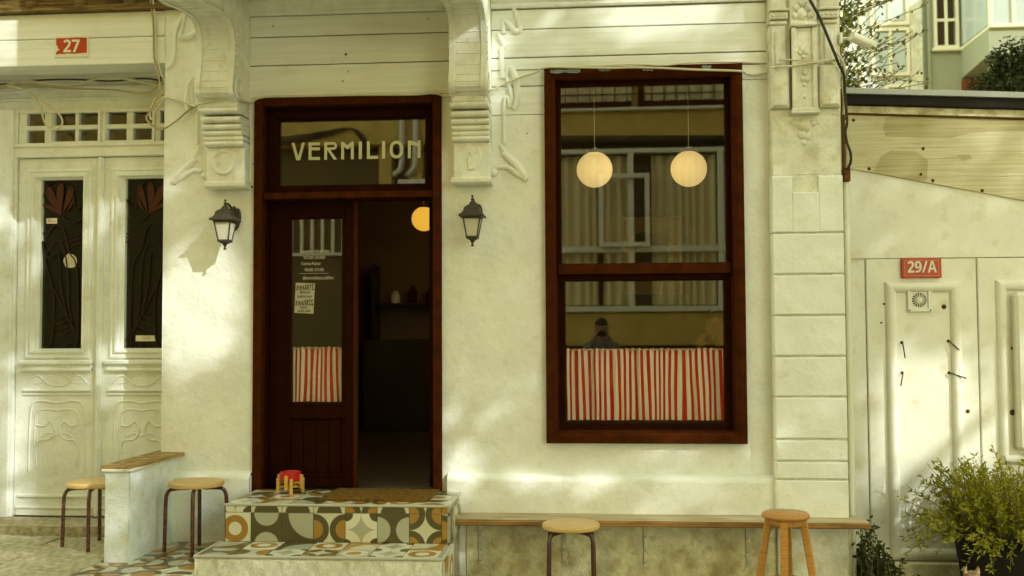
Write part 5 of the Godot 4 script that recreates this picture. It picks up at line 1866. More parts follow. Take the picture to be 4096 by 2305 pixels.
func steps() -> void:
	var s := thing("entrance_steps", "two entrance steps covered in printed circle tiles", "steps")
	var g := G.new()
	g.box(-2.302, -0.917, -0.35, 0.556, -0.03, 0.598, 0.002)
	part("landing_core", g, M.grout, s)
	g = G.new()
	g.panel(-2.335, -0.886, -0.35, 0.322, 0.55, 1.02, 0.03, 0.010, nz, 0.012)
	part("step_core", g, M.concrete_rough, s)
	g = G.new()
	g.box(-2.33, -0.89, 0.318, 0.3265, 0.60, 1.012, 0.002)
	part("step_bed", g, M.grout, s)
	# riser tiles, the top course cut
	var edges := [-2.302, -2.140, -1.944, -1.746, -1.548, -1.350, -1.152, -0.954, -0.918]
	var order := [0, 1, 2, 3, 4, 5, 6, 3]
	var top := [4, 9, 9, 9, 6, 9, 6, 6]
	for k in 8:
		var w: float = edges[k + 1] - edges[k] - 0.003
		var full := 0.195
		var u0 := 1.0 - w / full if k == 0 else 0.0
		var u1 := 1.0 if k == 0 else minf(1.0, w / full)
		var x: float = (edges[k] + edges[k + 1]) / 2
		lay_tile(s, order[k], Vector3(x, 0.4235, 0.5985), false, 0, tile_mesh(w, 0.175, u0, u1, 0.0, 0.9))
		lay_tile(s, top[k], Vector3(x, 0.5325, 0.5985), false, 0, tile_mesh(w, 0.036, u0, u1, 0.78, 1.0))
	# treads
	var m := tile_mesh(0.195, 0.195)
	var land := [[4, 8, 2, 7, 3, 0, 9], [6, 7, 9, 5, 0, 3, 7], [9, 3, 6, 1, 8, 2, 5]]
	for j in 3:
		for i in 7:
			lay_tile(s, land[j][i], Vector3(-2.203 + 0.198 * i, 0.5555 + rng.randf_range(-0.0006, 0.0006), 0.497 - 0.198 * j), true, (i + 2 * j) % 4, m)
	var tread := [[1, 9, 4, 6, 7, 4, 0], [2, 0, 2, 0, 8, 4, 8]]
	for j in 2:
		for i in 7:
			lay_tile(s, tread[j][i], Vector3(-2.222 + 0.2 * i, 0.326 + rng.randf_range(-0.0006, 0.0006), 0.908 - 0.2 * j), true, (i * 3 + j) % 4, m)
	# right flank
	for q in [[0.42, 0.50], [0.42, 0.30], [0.42, 0.10]]:
		var o := lay_tile(s, [3, 7, 5][int(q[1] * 5) % 3], Vector3(-0.9175, q[0], q[1]), false, 0, m)
		o.rotation = Vector3(0, PI / 2, 0)
	for q in [0.92, 0.72]:
		for y in [0.215, 0.015]:
			var o := lay_tile(s, 9 if q > 0.8 else 0, Vector3(-0.886, y, q), false, 1, m)
			o.rotation = Vector3(0, PI / 2, 0)
	# metal nosings
	g = G.new()
	g.box(-2.309, -0.905, 0.552, 0.5675, 0.597, 0.612, 0.004)
	part("nosing", g, M.trim, s)
	g = G.new()
	g.box(-0.918, -0.903, 0.552, 0.5675, 0.0, 0.596, 0.004)
	part("nosing", g, M.trim, s)
	g = G.new()
	g.box(-2.338, -0.880, 0.322, 0.3375, 1.008, 1.026, 0.005)
	part("nosing", g, M.trim, s)
	g = G.new()
	g.box(-0.894, -0.878, 0.322, 0.3375, 0.60, 1.007, 0.004)
	part("nosing", g, M.trim, s)
	g = G.new()
	g.box(-2.340, -2.326, 0.322, 0.3375, 0.60, 1.007, 0.004)
	part("nosing", g, M.trim, s)

func low_wall() -> void:
	var w := thing("low_wall", "short whitewashed dividing wall with a wooden cap between the stools", "wall")
	var g := G.new()
	var rough := func(x: float, y: float, k: float) -> float:
		return 0.006 * nz.get_noise_2d(x * 110 + k, y * 110)
	# front and right faces as uneven sheets, the rest plain
	g.patch(8, 22, func(a: float, b: float) -> Vector3:
		var x := lerpf(-3.018, -2.866, a)
		var y := lerpf(0.16, 0.785, b)
		return Vector3(x + 0.004 * nz.get_noise_2d(y * 200, 3), y, 0.72 + rough.call(x, y, 0.0)))
	g.patch(26, 22, func(a: float, b: float) -> Vector3:
		var z := lerpf(0.72, -0.02, a)
		var y := lerpf(0.16, 0.785, b)
		return Vector3(-2.866 + rough.call(z, y, 70.0) + 0.004 * nz.get_noise_2d(y * 200, 3) * (1.0 - a), y, z + (rough.call(-2.866, y, 0.0) if a == 0.0 else 0.0)))
	g.box(-3.016, -2.874, 0.16, 0.783, -0.02, 0.708, 0.0)
	part("body", g, M.whitewash, w)
	g = G.new()
	g.ext([Vector2(-3.035, -0.735), Vector2(-2.852, -0.735), Vector2(-2.812, -0.0), Vector2(-3.035, 0.30)], 0.0, 0.022, 0.003)
	var cap := part("cap", g, M.old_wood, w)
	cap.rotation.x = -PI / 2
	cap.position = Vector3(0, 0.790, 0)
	g = G.new()
	g.box(-3.036, -2.846, 0.772, 0.7905, 0.0, 0.738, 0.005)
	part("cap_edge", g, M.plaster_old, w)

func stool(at: Vector3, turn: float, h: float, m_leg: Material, label: String, group := "round stools") -> void:
	var s := thing("stool", label, "stool", at, turn, group)
	var g := G.new()
	var r := 0.1755
	g.lathe([Vector2(0.0, h - 0.034), Vector2(r - 0.012, h - 0.034), Vector2(r - 0.003, h - 0.030), Vector2(r, h - 0.024), Vector2(r, h - 0.010), Vector2(r - 0.003, h - 0.003), Vector2(r - 0.010, h), Vector2(0.0, h)], 48)
	part("seat", g, M.stool_wood, s)
	for k in 4:
		var a := PI / 4 + k * PI / 2
		var d := Vector3(cos(a), 0, sin(a))
		g = G.new()
		g.tube(curve([d * 0.05 + Vector3(0, h - 0.047, 0), d * 0.12 + Vector3(0, h - 0.047, 0), d * 0.163 + Vector3(0, h - 0.055, 0), d * 0.183 + Vector3(0, h - 0.085, 0), d * 0.188 + Vector3(0, h - 0.13, 0), d * 0.191 + Vector3(0, h * 0.4, 0), d * 0.194 + Vector3(0, 0.0, 0)], 5), 0.0125, 12)
		part("leg", g, m_leg, s)

func seats() -> void:
	stool(Vector3(-2.585, 0.222, 0.36), -0.52, 0.447, M.leg_enamel, "round wooden stool with chipped dark legs between the low wall and steps")
	stool(Vector3(-3.295, 0.232, 0.30), -0.50, 0.425, M.leg_enamel, "round wooden stool half hidden behind the low wall by the double door")
	stool(Vector3(-0.172, 0.0, 0.53), 0.03, 0.455, M.leg_brown, "round wooden stool with brown metal legs in front of the bench")
	# bench: one thick plank on steel angles
	var b := thing("bench", "long wooden plank bench fixed along the foot of the cafe wall", "bench")
	var g := G.new()
	g.box(-0.938, 1.66, 0.394, 0.4285, 0.06, 0.318, 0.005)
	part("plank_edge", g, M.bench_wood, b)
	g = G.new()
	g.box(-0.936, 1.658, 0.4287, 0.4325, 0.062, 0.316, 0.003)
	part("plank_top", g, M.bench_top_wood, b)
	for x in [-0.772, -0.225, 0.30, 0.95, 1.51]:
		var s := group_part("bracket", b)
		g = G.new()
		g.box(x - 0.016, x + 0.016, 0.10, 0.392, 0.074, 0.090, 0.001)
		g.box(x - 0.016, x + 0.016, 0.386, 0.392, 0.09, 0.26, 0.001)
		part("strap", g, M.steel_strip, s)
		for y in [0.125, 0.20, 0.29, 0.37]:
			g = G.new()
			g.ball(Vector3(x + (0.006 if int(y * 100) % 2 else -0.006), y, 0.090), 0.0045, 6, 8, Vector3(1, 1, 0.5))
			part("screw", g, M.screw, s)
	# turned bar stool at the right end
	var t := thing("bar_stool", "honey coloured wooden bar stool at the right end of the bench", "stool", Vector3(1.095, -0.055, 0.62), 0.52)
	var h := 0.60
	g = G.new()
	var r := 0.14
	g.lathe([Vector2(0.0, h - 0.034), Vector2(r - 0.016, h - 0.034), Vector2(r - 0.004, h - 0.026), Vector2(r, h - 0.017), Vector2(r - 0.004, h - 0.007), Vector2(r - 0.014, h), Vector2(0.0, h + 0.001)], 44, true)
	part("seat", g, M.honey_wood, t)
	for k in 4:
		var a := PI / 4 + k * PI / 2
		var d := Vector3(cos(a), 0, sin(a))
		g = G.new()
		g.box(-0.021, 0.021, -0.05, h - 0.082, -0.021, 0.021, 0.006)
		var leg := part("leg", g, M.honey_wood, t)
		leg.transform = Transform3D(Basis(Vector3(-sin(a), 0, cos(a)), -0.155 * -1.0) * Basis(Vector3.UP, -a), d * 0.178 + Vector3(0, 0.052, 0))
		var sp := G.new()
		var e := Vector3(cos(a + PI / 2), 0, sin(a + PI / 2))
		sp.tube([d * 0.150 + Vector3(0, 0.20, 0), e * 0.150 + Vector3(0, 0.20, 0)], 0.011, 8)
		part("stretcher", sp, M.honey_wood, t)
	g = G.new()
	g.frame(-0.082, 0.082, -0.082, 0.082, [Vector2(0, 0), Vector2(0, 0.035), Vector2(0.018, 0.035), Vector2(0.018, 0.0), Vector2(0, 0)])
	var ap := part("apron", g, M.honey_wood, t)
	ap.transform = Transform3D(Basis(Vector3.RIGHT, -PI / 2), Vector3(0, h - 0.068, 0))

# square section turned like a lathe: profile of (half width, height)
func square_turned(g: G, prof: Array) -> void:
	for i in prof.size() - 1:
		var a: Vector2 = prof[i]
		var b: Vector2 = prof[i + 1]
		for k in 4:
			var d := Vector3(0, 0, 1).rotated(Vector3.UP, k * PI / 2)
			var s := Vector3(1, 0, 0).rotated(Vector3.UP, k * PI / 2)
			var q := [d * a.x - s * a.x + Vector3.UP * a.y, d * a.x + s * a.x + Vector3.UP * a.y, d * b.x + s * b.x + Vector3.UP * b.y, d * b.x - s * b.x + Vector3.UP * b.y]
			if a.x < 1e-5:
				q.remove_at(0)
			elif b.x < 1e-5:
				q.remove_at(3)
			g.poly(q, d * absf(b.y - a.y) + Vector3.UP * (a.x - b.x) * signf(b.y - a.y + 1e-9) + d * 1e-4)

func lantern(at: Vector3, label: String) -> void:
	# at: centre of the lamp at the flange height, wall plane at z = 0
	var l := thing("wall_lantern", label, "wall lantern", at, 0.0, "wall lanterns beside the door")
	var g := G.new()
	# ogee roof, flange, top cap
	square_turned(g, [Vector2(0.082, -0.006), Vector2(0.083, 0.0), Vector2(0.080, 0.005), Vector2(0.064, 0.016), Vector2(0.055, 0.030), Vector2(0.051, 0.042), Vector2(0.052, 0.045), Vector2(0.049, 0.052), Vector2(0.040, 0.062), Vector2(0.030, 0.068), Vector2(0.021, 0.075), Vector2(0.016, 0.086), Vector2(0.013, 0.094), Vector2(0.0, 0.096)])
	square_turned(g, [Vector2(0.082, -0.006), Vector2(0.06, -0.010), Vector2(0.0, -0.010)])
	part("roof", g, M.lantern_metal, l)
	g = G.new()
	g.lathe([Vector2(0.013, 0.094), Vector2(0.008, 0.100), Vector2(0.011, 0.110), Vector2(0.012, 0.113), Vector2(0.005, 0.119), Vector2(0.005, 0.124), Vector2(0.0085, 0.131), Vector2(0.006, 0.137), Vector2(0.0, 0.140)], 14, true)
	part("finial", g, M.lantern_metal, l)
	# four tapering corner bars and the frosted panes between
	g = G.new()
	for sx in [-1.0, 1.0]:
		for sz in [-1.0, 1.0]:
			g.tube([Vector3(sx * 0.056, -0.008, sz * 0.056), Vector3(sx * 0.034, -0.140, sz * 0.034)], 0.0052, 6)
	square_turned(g, [Vector2(0.059, -0.022), Vector2(0.062, -0.008)])
	square_turned(g, [Vector2(0.0, -0.163), Vector2(0.018, -0.160), Vector2(0.028, -0.152), Vector2(0.036, -0.150), Vector2(0.039, -0.145), Vector2(0.039, -0.134), Vector2(0.030, -0.134)])
	part("cage", g, M.lantern_metal, l)
	for k in 4:
		g = G.new()
		g.xf = Transform3D(Basis(Vector3.UP, k * PI / 2), Vector3.ZERO)
		g.poly([Vector3(-0.052, -0.02, 0.053), Vector3(0.052, -0.02, 0.053), Vector3(0.031, -0.138, 0.032), Vector3(-0.031, -0.138, 0.032)], Vector3(0, 0, 1))
		part("pane", g, M.frosted, l)
	g = G.new()
	g.lathe([Vector2(0.018, -0.160), Vector2(0.012, -0.170), Vector2(0.006, -0.181), Vector2(0.007, -0.186), Vector2(0.010, -0.194), Vector2(0.011, -0.199), Vector2(0.0, -0.201)], 14, true)
	part("drop", g, M.lantern_metal, l)
	# shield shaped wall plate and the arm
	g = G.new()
	var o := []
	for q in [[0.0, 0.115], [0.018, 0.098], [0.034, 0.096], [0.045, 0.075], [0.050, 0.04], [0.046, 0.005], [0.030, -0.035], [0.012, -0.055]]:
		o.append(Vector2(q[0], q[1]))
	for q in [[-0.012, -0.055], [-0.030, -0.035], [-0.046, 0.005], [-0.050, 0.04], [-0.045, 0.075], [-0.034, 0.096], [-0.018, 0.098]]:
		o.append(Vector2(q[0], q[1]))
	g.ext(o, -at.z - 0.004, -at.z + 0.022, 0.008)
	part("wall_plate", g, M.lantern_metal, l)
	g = G.new()
	g.tube(curve([Vector3(0, 0.045, -at.z + 0.015), Vector3(0, 0.085, -at.z + 0.05), Vector3(0, 0.112, -0.06), Vector3(0, 0.108, -0.02), Vector3(0, 0.092, 0.0)], 5), [0.011, 0.010, 0.010, 0.010, 0.010, 0.009, 0.009, 0.009, 0.009, 0.009, 0.009, 0.009, 0.009, 0.009, 0.009, 0.009, 0.009, 0.009, 0.009, 0.009, 0.009], 10)
	g.ball(Vector3(0, 0.075, -at.z + 0.04), 0.017, 8, 12)
	part("arm", g, M.lantern_metal, l)

func lanterns() -> void:
	lantern(Vector3(-2.476, 2.375, 0.175), "black wall lantern left of the cafe door, casting a shadow")
	lantern(Vector3(-0.812, 2.378, 0.175), "black wall lantern right of the cafe door")

func plates() -> void:
	var bold := SystemFont.new()
	bold.font_names = PackedStringArray(["Droid Sans"])
	bold.font_weight = 700
	var p := thing("house_number_plate", "chipped red house number plate reading 27 over the double door", "number plate", Vector3(-3.648, 3.628, 0.008))
	var g := G.new()
	g.box(-0.124, 0.124, -0.077, 0.077, -0.004, 0.004, 0.003)
	part("plate", g, M.plate_white, p)
	g = G.new()
	# red enamel with its chipped edge
	var o := [Vector2(-0.112, -0.058), Vector2(-0.09, -0.050), Vector2(-0.06, -0.054), Vector2(-0.03, -0.050), Vector2(0.02, -0.053), Vector2(0.07, -0.050), Vector2(0.108, -0.048), Vector2(0.112, -0.03), Vector2(0.110, 0.058), Vector2(0.04, 0.061), Vector2(-0.05, 0.058), Vector2(-0.112, 0.060), Vector2(-0.110, 0.01), Vector2(-0.098, 0.004), Vector2(-0.102, -0.012), Vector2(-0.082, -0.022), Vector2(-0.10, -0.030), Vector2(-0.108, -0.04)]
	g.ext(o, 0.002, 0.0056)
	part("enamel", g, M.plate_red, p)
	text_part("number", "27", M.plate_white, p, Vector3(0.0, 0.0, 0.006), 0.088, bold, 0.0016, 0.0, 0.118)
	p = thing("house_number_plate", "red house number plate reading 29/A above the extractor fan", "number plate", Vector3(2.238, 2.046, -0.474))
	g = G.new()
	g.box(-0.133, 0.133, -0.068, 0.068, -0.03, 0.004, 0.003)
	part("plate", g, M.plate_red, p)
	g = G.new()
	g.frame(-0.116, 0.116, -0.056, 0.056, [Vector2(0, 0.003), Vector2(0.0, 0.0052), Vector2(0.005, 0.0052), Vector2(0.005, 0.003)])
	part("line", g, M.plate_line, p)
	text_part("number", "29/A", M.plate_white, p, Vector3(0.0, 0.006, 0.006), 0.078, bold, 0.0016, 0.0, 0.196)
	# bell panel at the very left edge
	var b := thing("bell_panel", "narrow grey door bell panel at the left edge", "bell panel", Vector3(-4.455, 1.83, 0.006))
	g = G.new()
	g.box(-0.05, 0.10, -0.075, 0.075, -0.006, 0.02, 0.004)
	part("case", g, M.steel_strip, b)
	for k in 5:
		g = G.new()
		g.box(0.06, 0.085, -0.06 + k * 0.026, -0.045 + k * 0.026, 0.02, 0.026, 0.002)
		part("button", g, M.plaster_old, b)

func small_things() -> void:
	# doormat, lying a little askew
	var mat_ := thing("doormat", "brown coir doormat on the landing before the open door", "doormat", Vector3(-1.40, 0.5655, 0.27), -0.04)
	var g := G.new()
	g.xf = Transform3D(Basis(Vector3.RIGHT, -PI / 2), Vector3.ZERO)
	g.panel(-0.345, 0.345, -0.215, 0.215, 0.0, 0.018, 0.012, 0.002, nz, 0.004)
	part("pile", g, M.coir, mat_)
	g = G.new()
	for k in 1600:
		var p := Vector3(rng.randf_range(-0.345, 0.345), 0.010, rng.randf_range(-0.215, 0.215))
		if k % 3 == 0:
			p.z = 0.213
		var t := p + Vector3(rng.randf_range(-0.008, 0.008), rng.randf_range(0.006, 0.012), rng.randf_range(-0.006, 0.010))
		g.poly([p + Vector3(-0.0014, 0, 0), p + Vector3(0.0014, 0, 0), t], Vector3(0, 0, 1))
	var fib := part("fibre", g, M.coir, mat_)
	fib.set_meta("kind", "stuff")
	# red bowl in two stacked wooden plant stands
	var st := thing("bowl_stand", "small wooden stand holding the red pet bowl by the door", "stand", Vector3(-2.025, 0.5652, 0.165), 0.35)
	for lvl in 2:
		var y := 0.0 if lvl == 0 else 0.028
		var turn := 0.0 if lvl == 0 else 0.42
		for k in 4:
			var a := turn + k * PI / 2
			var rr := 0.080 if lvl == 0 else 0.076
			g = G.new()
			g.box(-0.0105, 0.0105, 0.0, 0.100 if lvl == 0 else 0.095, -0.0105, 0.0105, 0.003)
			var post := part("post", g, M.bowl_stand_wood, st)
			post.transform = Transform3D(Basis(Vector3.UP, -a), Vector3(cos(a) * rr, y, sin(a) * rr))
		for k in 2:
			g = G.new()
			g.box(-0.076, 0.076, 0.034 + 0.001 * k, 0.052 + 0.001 * k, -0.010, 0.010, 0.002)
			var bar_ := part("cross_bar", g, M.bowl_stand_wood, st)
			bar_.position.y = y
			bar_.rotation.y = -(turn + k * PI / 2)
	var bowl := thing("pet_bowl", "shiny red pet bowl on the wooden stand beside the door", "bowl", Vector3(-2.025, 0.6505, 0.165))
	g = G.new()
	g.lathe([Vector2(0.0, 0.0), Vector2(0.064, 0.0), Vector2(0.067, 0.004), Vector2(0.070, 0.05), Vector2(0.069, 0.055), Vector2(0.064, 0.055), Vector2(0.060, 0.05), Vector2(0.056, 0.010), Vector2(0.0, 0.008)], 36)
	part("shell", g, M.bowl_red, bowl)
	# security camera on the edge of the pilaster
	var c := thing("security_camera", "white security camera on the top right corner of the pilaster", "camera", Vector3(1.577, 3.50, 0.11))
	g = G.new()
	g.box(-0.005, 0.012, -0.035, 0.035, -0.035, 0.035, 0.004)
	part("mount", g, M.white_plastic, c)
	g = G.new()
	g.tube(curve([Vector3(0.01, 0.0, 0.0), Vector3(0.03, 0.0, 0.01), Vector3(0.06, -0.003, 0.02)], 4), 0.011, 10)
	part("arm", g, M.white_plastic, c)
	var body := group_part("housing", c, Vector3(0.125, -0.026, 0.04))
	body.rotation = Vector3(0, 0.35, -0.33)
	g = G.new()
	g.xf = Transform3D(Basis(Vector3(0, 0, 1), -PI / 2), Vector3.ZERO)
	g.lathe([Vector2(0.0, -0.075), Vector2(0.028, -0.075), Vector2(0.031, -0.07), Vector2(0.031, 0.07), Vector2(0.026, 0.07), Vector2(0.026, 0.06), Vector2(0.0, 0.06)], 24)
	part("barrel", g, M.white_plastic, body)
	g = G.new()
	g.patch(12, 1, func(a: float, b: float) -> Vector3:
		var an := lerpf(-0.4, PI + 0.4, a)
		return Vector3(lerpf(-0.075, 0.10, b), sin(an) * 0.0345, cos(an) * 0.0345))
	part("visor", g, M.white_plastic, body)
	g = G.new()
	g.xf = Transform3D(Basis(Vector3(0, 0, 1), -PI / 2), Vector3(0.063, 0, 0))
	g.lathe([Vector2(0.025, 0.0), Vector2(0.02, 0.004), Vector2(0.0, 0.006)], 18, true)
	part("lens", g, M.black, body)

func cable(called: String, pts: Array, r: float, m: Material, label: String, steps_ := 6) -> void:
	var v3 := []
	for q in pts:
		v3.append(Vector3(q[0], q[1], q[2]))
	var g := G.new()
	g.tube(curve(v3, steps_), r, 8)
	var o := part(called, g, m)
	tag(o, label, "cable")

func cables() -> void:
	cable("wall_cable", [[-3.05, 3.23, -0.05], [-2.99, 3.235, 0.02], [-2.947, 3.247, 0.022], [-2.805, 3.200, 0.024], [-2.72, 3.165, 0.10], [-2.653, 3.135, 0.255], [-2.545, 3.160, 0.268], [-2.437, 3.175, 0.266], [-2.365, 3.172, 0.22], [-2.352, 3.192, 0.05], [-2.30, 3.222, 0.042], [-2.20, 3.232, 0.043], [-2.02, 3.230, 0.042], [-1.61, 3.229, 0.042], [-1.23, 3.222, 0.043], [-1.09, 3.228, 0.044], [-1.02, 3.210, 0.03], [-0.965, 3.195, 0.10], [-0.938, 3.168, 0.262], [-0.847, 3.183, 0.268], [-0.717, 3.187, 0.264], [-0.68, 3.225, 0.10], [-0.63, 3.27, 0.045], [-0.527, 3.312, 0.05], [-0.40, 3.355, 0.03], [-0.33, 3.378, 0.062], [-0.126, 3.372, 0.064], [0.10, 3.362, 0.066], [0.267, 3.362, 0.064], [0.45, 3.352, 0.066], [0.657, 3.337, 0.064], [0.94, 3.320, 0.066], [0.985, 3.312, 0.03], [1.05, 3.305, 0.016], [1.12, 3.312, 0.05], [1.16, 3.312, 0.175], [1.258, 3.315, 0.18], [1.409, 3.336, 0.18], [1.50, 3.347, 0.178], [1.56, 3.345, 0.17]], 0.0075, M.white_cable, "long painted cable running over the door and window heads")
	cable("wall_cable", [[-0.33, 3.386, 0.058], [0.0, 3.381, 0.06], [0.25, 3.384, 0.06], [0.45, 3.372, 0.062], [0.62, 3.384, 0.06], [0.80, 3.392, 0.03], [0.96, 3.392, 0.014], [1.06, 3.385, 0.014], [1.13, 3.375, 0.06], [1.20, 3.365, 0.15], [1.30, 3.352, 0.18], [1.40, 3.347, 0.18]], 0.005, M.white_cable, "thinner cable along the top of the shop window frame")
	cable("hanging_cable", [[-3.065, 3.95, 0.055], [-3.057, 3.764, 0.016], [-3.049, 3.541, 0.018], [-3.014, 3.401, 0.02], [-2.999, 3.303, 0.02], [-3.018, 3.262, 0.02], [-3.073, 3.153, 0.02], [-3.093, 3.103, 0.03], [-3.044, 3.047, 0.03], [-2.981, 3.026, 0.028], [-2.889, 3.080, 0.02], [-2.791, 3.160, 0.022], [-2.735, 3.185, 0.03]], 0.0065, M.tan_cable, "tan cable hanging in a loop at the corner of the double door")
	cable("hanging_cable", [[-3.045, 3.95, 0.06], [-3.040, 3.764, 0.018], [-3.030, 3.541, 0.02], [-2.985, 3.34, -0.02], [-3.02, 3.30, -0.05], [-3.10, 3.20, -0.06], [-3.09, 3.11, -0.04], [-3.03, 3.18, 0.0], [-2.965, 3.24, 0.022], [-2.90, 3.232, 0.022], [-2.81, 3.198, 0.024]], 0.006, M.white_cable, "pale cable dropping down the wall left of the bracket")
	cable("door_cable", [[-4.40, 3.40, -0.20], [-4.292, 3.41, -0.22], [-4.233, 3.446, -0.24], [-4.113, 3.458, -0.25], [-3.933, 3.432, -0.25], [-3.75, 3.425, -0.25], [-3.60, 3.46, -0.25], [-3.45, 3.462, -0.24], [-3.30, 3.44, -0.24], [-3.15, 3.40, -0.22], [-3.08, 3.38, -0.16], [-3.03, 3.36, -0.05], [-3.01, 3.33, 0.01]], 0.0085, M.white_cable, "white cable running under the lintel over the double door")
	cable("door_cable", [[-4.40, 3.38, -0.18], [-4.15, 3.43, -0.24], [-3.95, 3.41, -0.25], [-3.70, 3.39, -0.25], [-3.45, 3.375, -0.24], [-3.30, 3.345, -0.22], [-3.16, 3.34, -0.18], [-3.06, 3.375, -0.10], [-3.012, 3.36, 0.0]], 0.006, M.tan_cable, "thin tan cable sagging under the lintel over the double door")
	cable("door_cable", [[-4.40, 3.42, -0.22], [-4.1, 3.465, -0.27], [-3.8, 3.47, -0.28], [-3.5, 3.448, -0.27], [-3.25, 3.455, -0.25], [-3.08, 3.42, -0.18], [-3.02, 3.40, -0.03], [-3.02, 3.36, 0.015]], 0.006, M.black_cable, "dark cable tucked behind the white ones under the lintel")
	cable("loop_cable", [[-4.36, 3.40, -0.20], [-4.262, 3.418, -0.22], [-4.112, 3.385, -0.22], [-3.961, 3.290, -0.22], [-3.855, 3.200, -0.22], [-3.832, 3.135, -0.22], [-3.880, 3.092, -0.22], [-3.950, 3.125, -0.22], [-3.985, 3.20, -0.225], [-4.01, 3.285, -0.23], [-4.10, 3.375, -0.235], [-4.22, 3.415, -0.24]], 0.007, M.white_cable, "pale cable hanging in a loop before the small transom panes")
	cable("corner_cable", [[1.33, 3.86, 0.21], [1.376, 3.735, 0.20], [1.429, 3.630, 0.20], [1.488, 3.474, 0.205], [1.548, 3.318, 0.20], [1.585, 3.25, 0.17], [1.60, 3.138, 0.13], [1.612, 2.959, 0.12], [1.600, 2.90, 0.12], [1.607, 2.831, 0.12], [1.630, 2.755, 0.12], [1.632, 2.70, 0.11], [1.618, 2.655, 0.08]], 0.0095, M.black_cable, "black cable running down the corner beside the pilaster")
	cable("corner_cable", [[1.52, 3.40, 0.20], [1.56, 3.36, 0.195], [1.588, 3.30, 0.18], [1.590, 3.24, 0.16], [1.583, 3.20, 0.14], [1.600, 3.10, 0.10], [1.605, 3.02, 0.06]], 0.008, M.white_cable, "grey cable hanging beside the black one at the pilaster corner")
	var g := G.new()
	g.box(1.596, 1.640, 2.58, 2.67, 0.02, 0.075, 0.006)
	var j := part("junction_box", g, M.rust)
	tag(j, "rusty junction box hanging at the end of the black cable", "junction box")
	g = G.new()
	g.box(1.600, 1.622, 2.66, 3.20, -0.02, 0.03, 0.002)
	var o := part("rusty_strip", g, M.rust)
	tag(o, "rusty metal strip on the corner right of the pilaster", "metal strip")

func rand_dir() -> Vector3:
	var v := Vector3(rng.randfn(), rng.randfn(), rng.randfn())
	return v.normalized() if v.length() > 0.01 else Vector3.UP

func leaf_col(g: G, spread: float, warm := 0.0) -> void:
	var k := 1.0 + rng.randf_range(-spread, spread)
	var w := rng.randf() * warm
	g.col = Color(k * (1.0 + w), k * (1.0 + w * 0.3), k * (1.0 - w * 0.5))

func crown(center: Vector3, radii: Vector3, clumps: int, per: int, size: float, clump_r: float, spread := 0.35, warm := 0.2) -> G:
	var g := G.new()
	g.use_col = true
	for c in clumps:
		var d := rand_dir()
		var q := center + d * radii * pow(rng.randf(), 0.45)
		var r := clump_r * rng.randf_range(0.6, 1.25)
		for k in per:
			leaf_col(g, spread, warm)
			var p := q + rand_dir() * r * pow(rng.randf(), 0.5) * Vector3(1.0, 0.75, 1.0)
			var dir := (rand_dir() + (p - center).normalized() * 0.6 + Vector3(0, -0.15, 0)).normalized()
			g.leaf(p, dir, (rand_dir() * 0.7 + Vector3.UP).normalized(), size * rng.randf_range(0.7, 1.3), size * rng.randf_range(0.45, 0.7))
	return g

func limbs(base: Vector3, top: Vector3, r: float, ends: Array) -> G:
	var g := G.new()
	var mid := base.lerp(top, 0.55) + Vector3(0.08, 0, -0.05)
	g.tube(curve([base, base.lerp(mid, 0.5) + Vector3(0.04, 0, 0.03), mid, top], 5), [r * 1.25, r * 1.1, r * 1.05, r, r * 0.97, r * 0.95, r * 0.92, r * 0.9, r * 0.86, r * 0.82, r * 0.75, r * 0.7, r * 0.62, r * 0.55, r * 0.5, r * 0.45], 12)
	for e in ends:
		var s := base.lerp(top, rng.randf_range(0.5, 0.95))
		var pts := curve([s, s.lerp(e, 0.4) + Vector3(0, 0.15, 0), s.lerp(e, 0.75) + Vector3(0, 0.12, 0), e], 4)
		var rr := []
		for k in pts.size():
			rr.append(lerpf(r * 0.4, r * 0.06, float(k) / (pts.size() - 1)))
		g.tube(pts, rr, 7)
	return g

# the crowns are thin where the low sun finds its way through to the facade
const GAPS := [[-2.72, 1.75, 0.34, 0.42], [0.42, 3.74, 0.46, 0.22], [-0.95, 0.85, 0.20, 0.36], [2.9, 1.35, 0.46, 0.6], [-0.80, 3.32, 0.22, 0.30], [-2.62, 2.12, 0.26, 0.16], [-2.25, 0.40, 0.14, 0.12], [-3.75, 0.95, 0.16, 0.5], [-0.3, 0.62, 0.35, 0.10], [-1.35, 3.36, 0.16, 0.16], [-4.1, 0.25, 0.5, 0.12], [-2.75, 0.55, 0.10, 0.22], [0.25, 0.98, 0.55, 0.09]]

func thin_crown(g: G) -> G:
	var out := G.new()
	out.use_col = true
	for k in range(0, g.v.size(), 4):
		var p := g.v[k]
		var keep := true
		for q in GAPS:
			var d := Vector2((p.x - 1.2 * p.z - q[0]) / q[2], (p.y - 0.9 * p.z - q[1]) / q[3])
			if d.length() < 1.15 + rng.randf_range(-0.35, 0.35):
				keep = false
				break
		if keep:
			var b := out.v.size()
			for i in 4:
				out.v.append(g.v[k + i])
				out.n.append(g.n[k + i])
				out.uv.append(g.uv[k + i])
				out.c.append(g.c[k + i])
			out.ix.append_array([b, b + 2, b + 1, b, b + 3, b + 2])
	return out

func street_tree(base: Vector3, center: Vector3, radii: Vector3, clumps: int, per: int, label: String) -> void:
	var t := thing("street_tree", label, "tree", base, 0.0, "trees across the street")
	var ends := []
	for k in 16:
		ends.append(center - base + rand_dir() * radii * rng.randf_range(0.5, 0.95))
	part("trunk", limbs(Vector3(0, -0.1, 0), center - base + Vector3(0, radii.y * 0.3, 0), 0.16, ends), M.bark, t)
	var cr := thin_crown(crown(center, radii, clumps, per, 0.12, 0.42))
	for k in cr.v.size():
		cr.v[k] -= base
	part("crown", cr, M.leaf_tree, t)

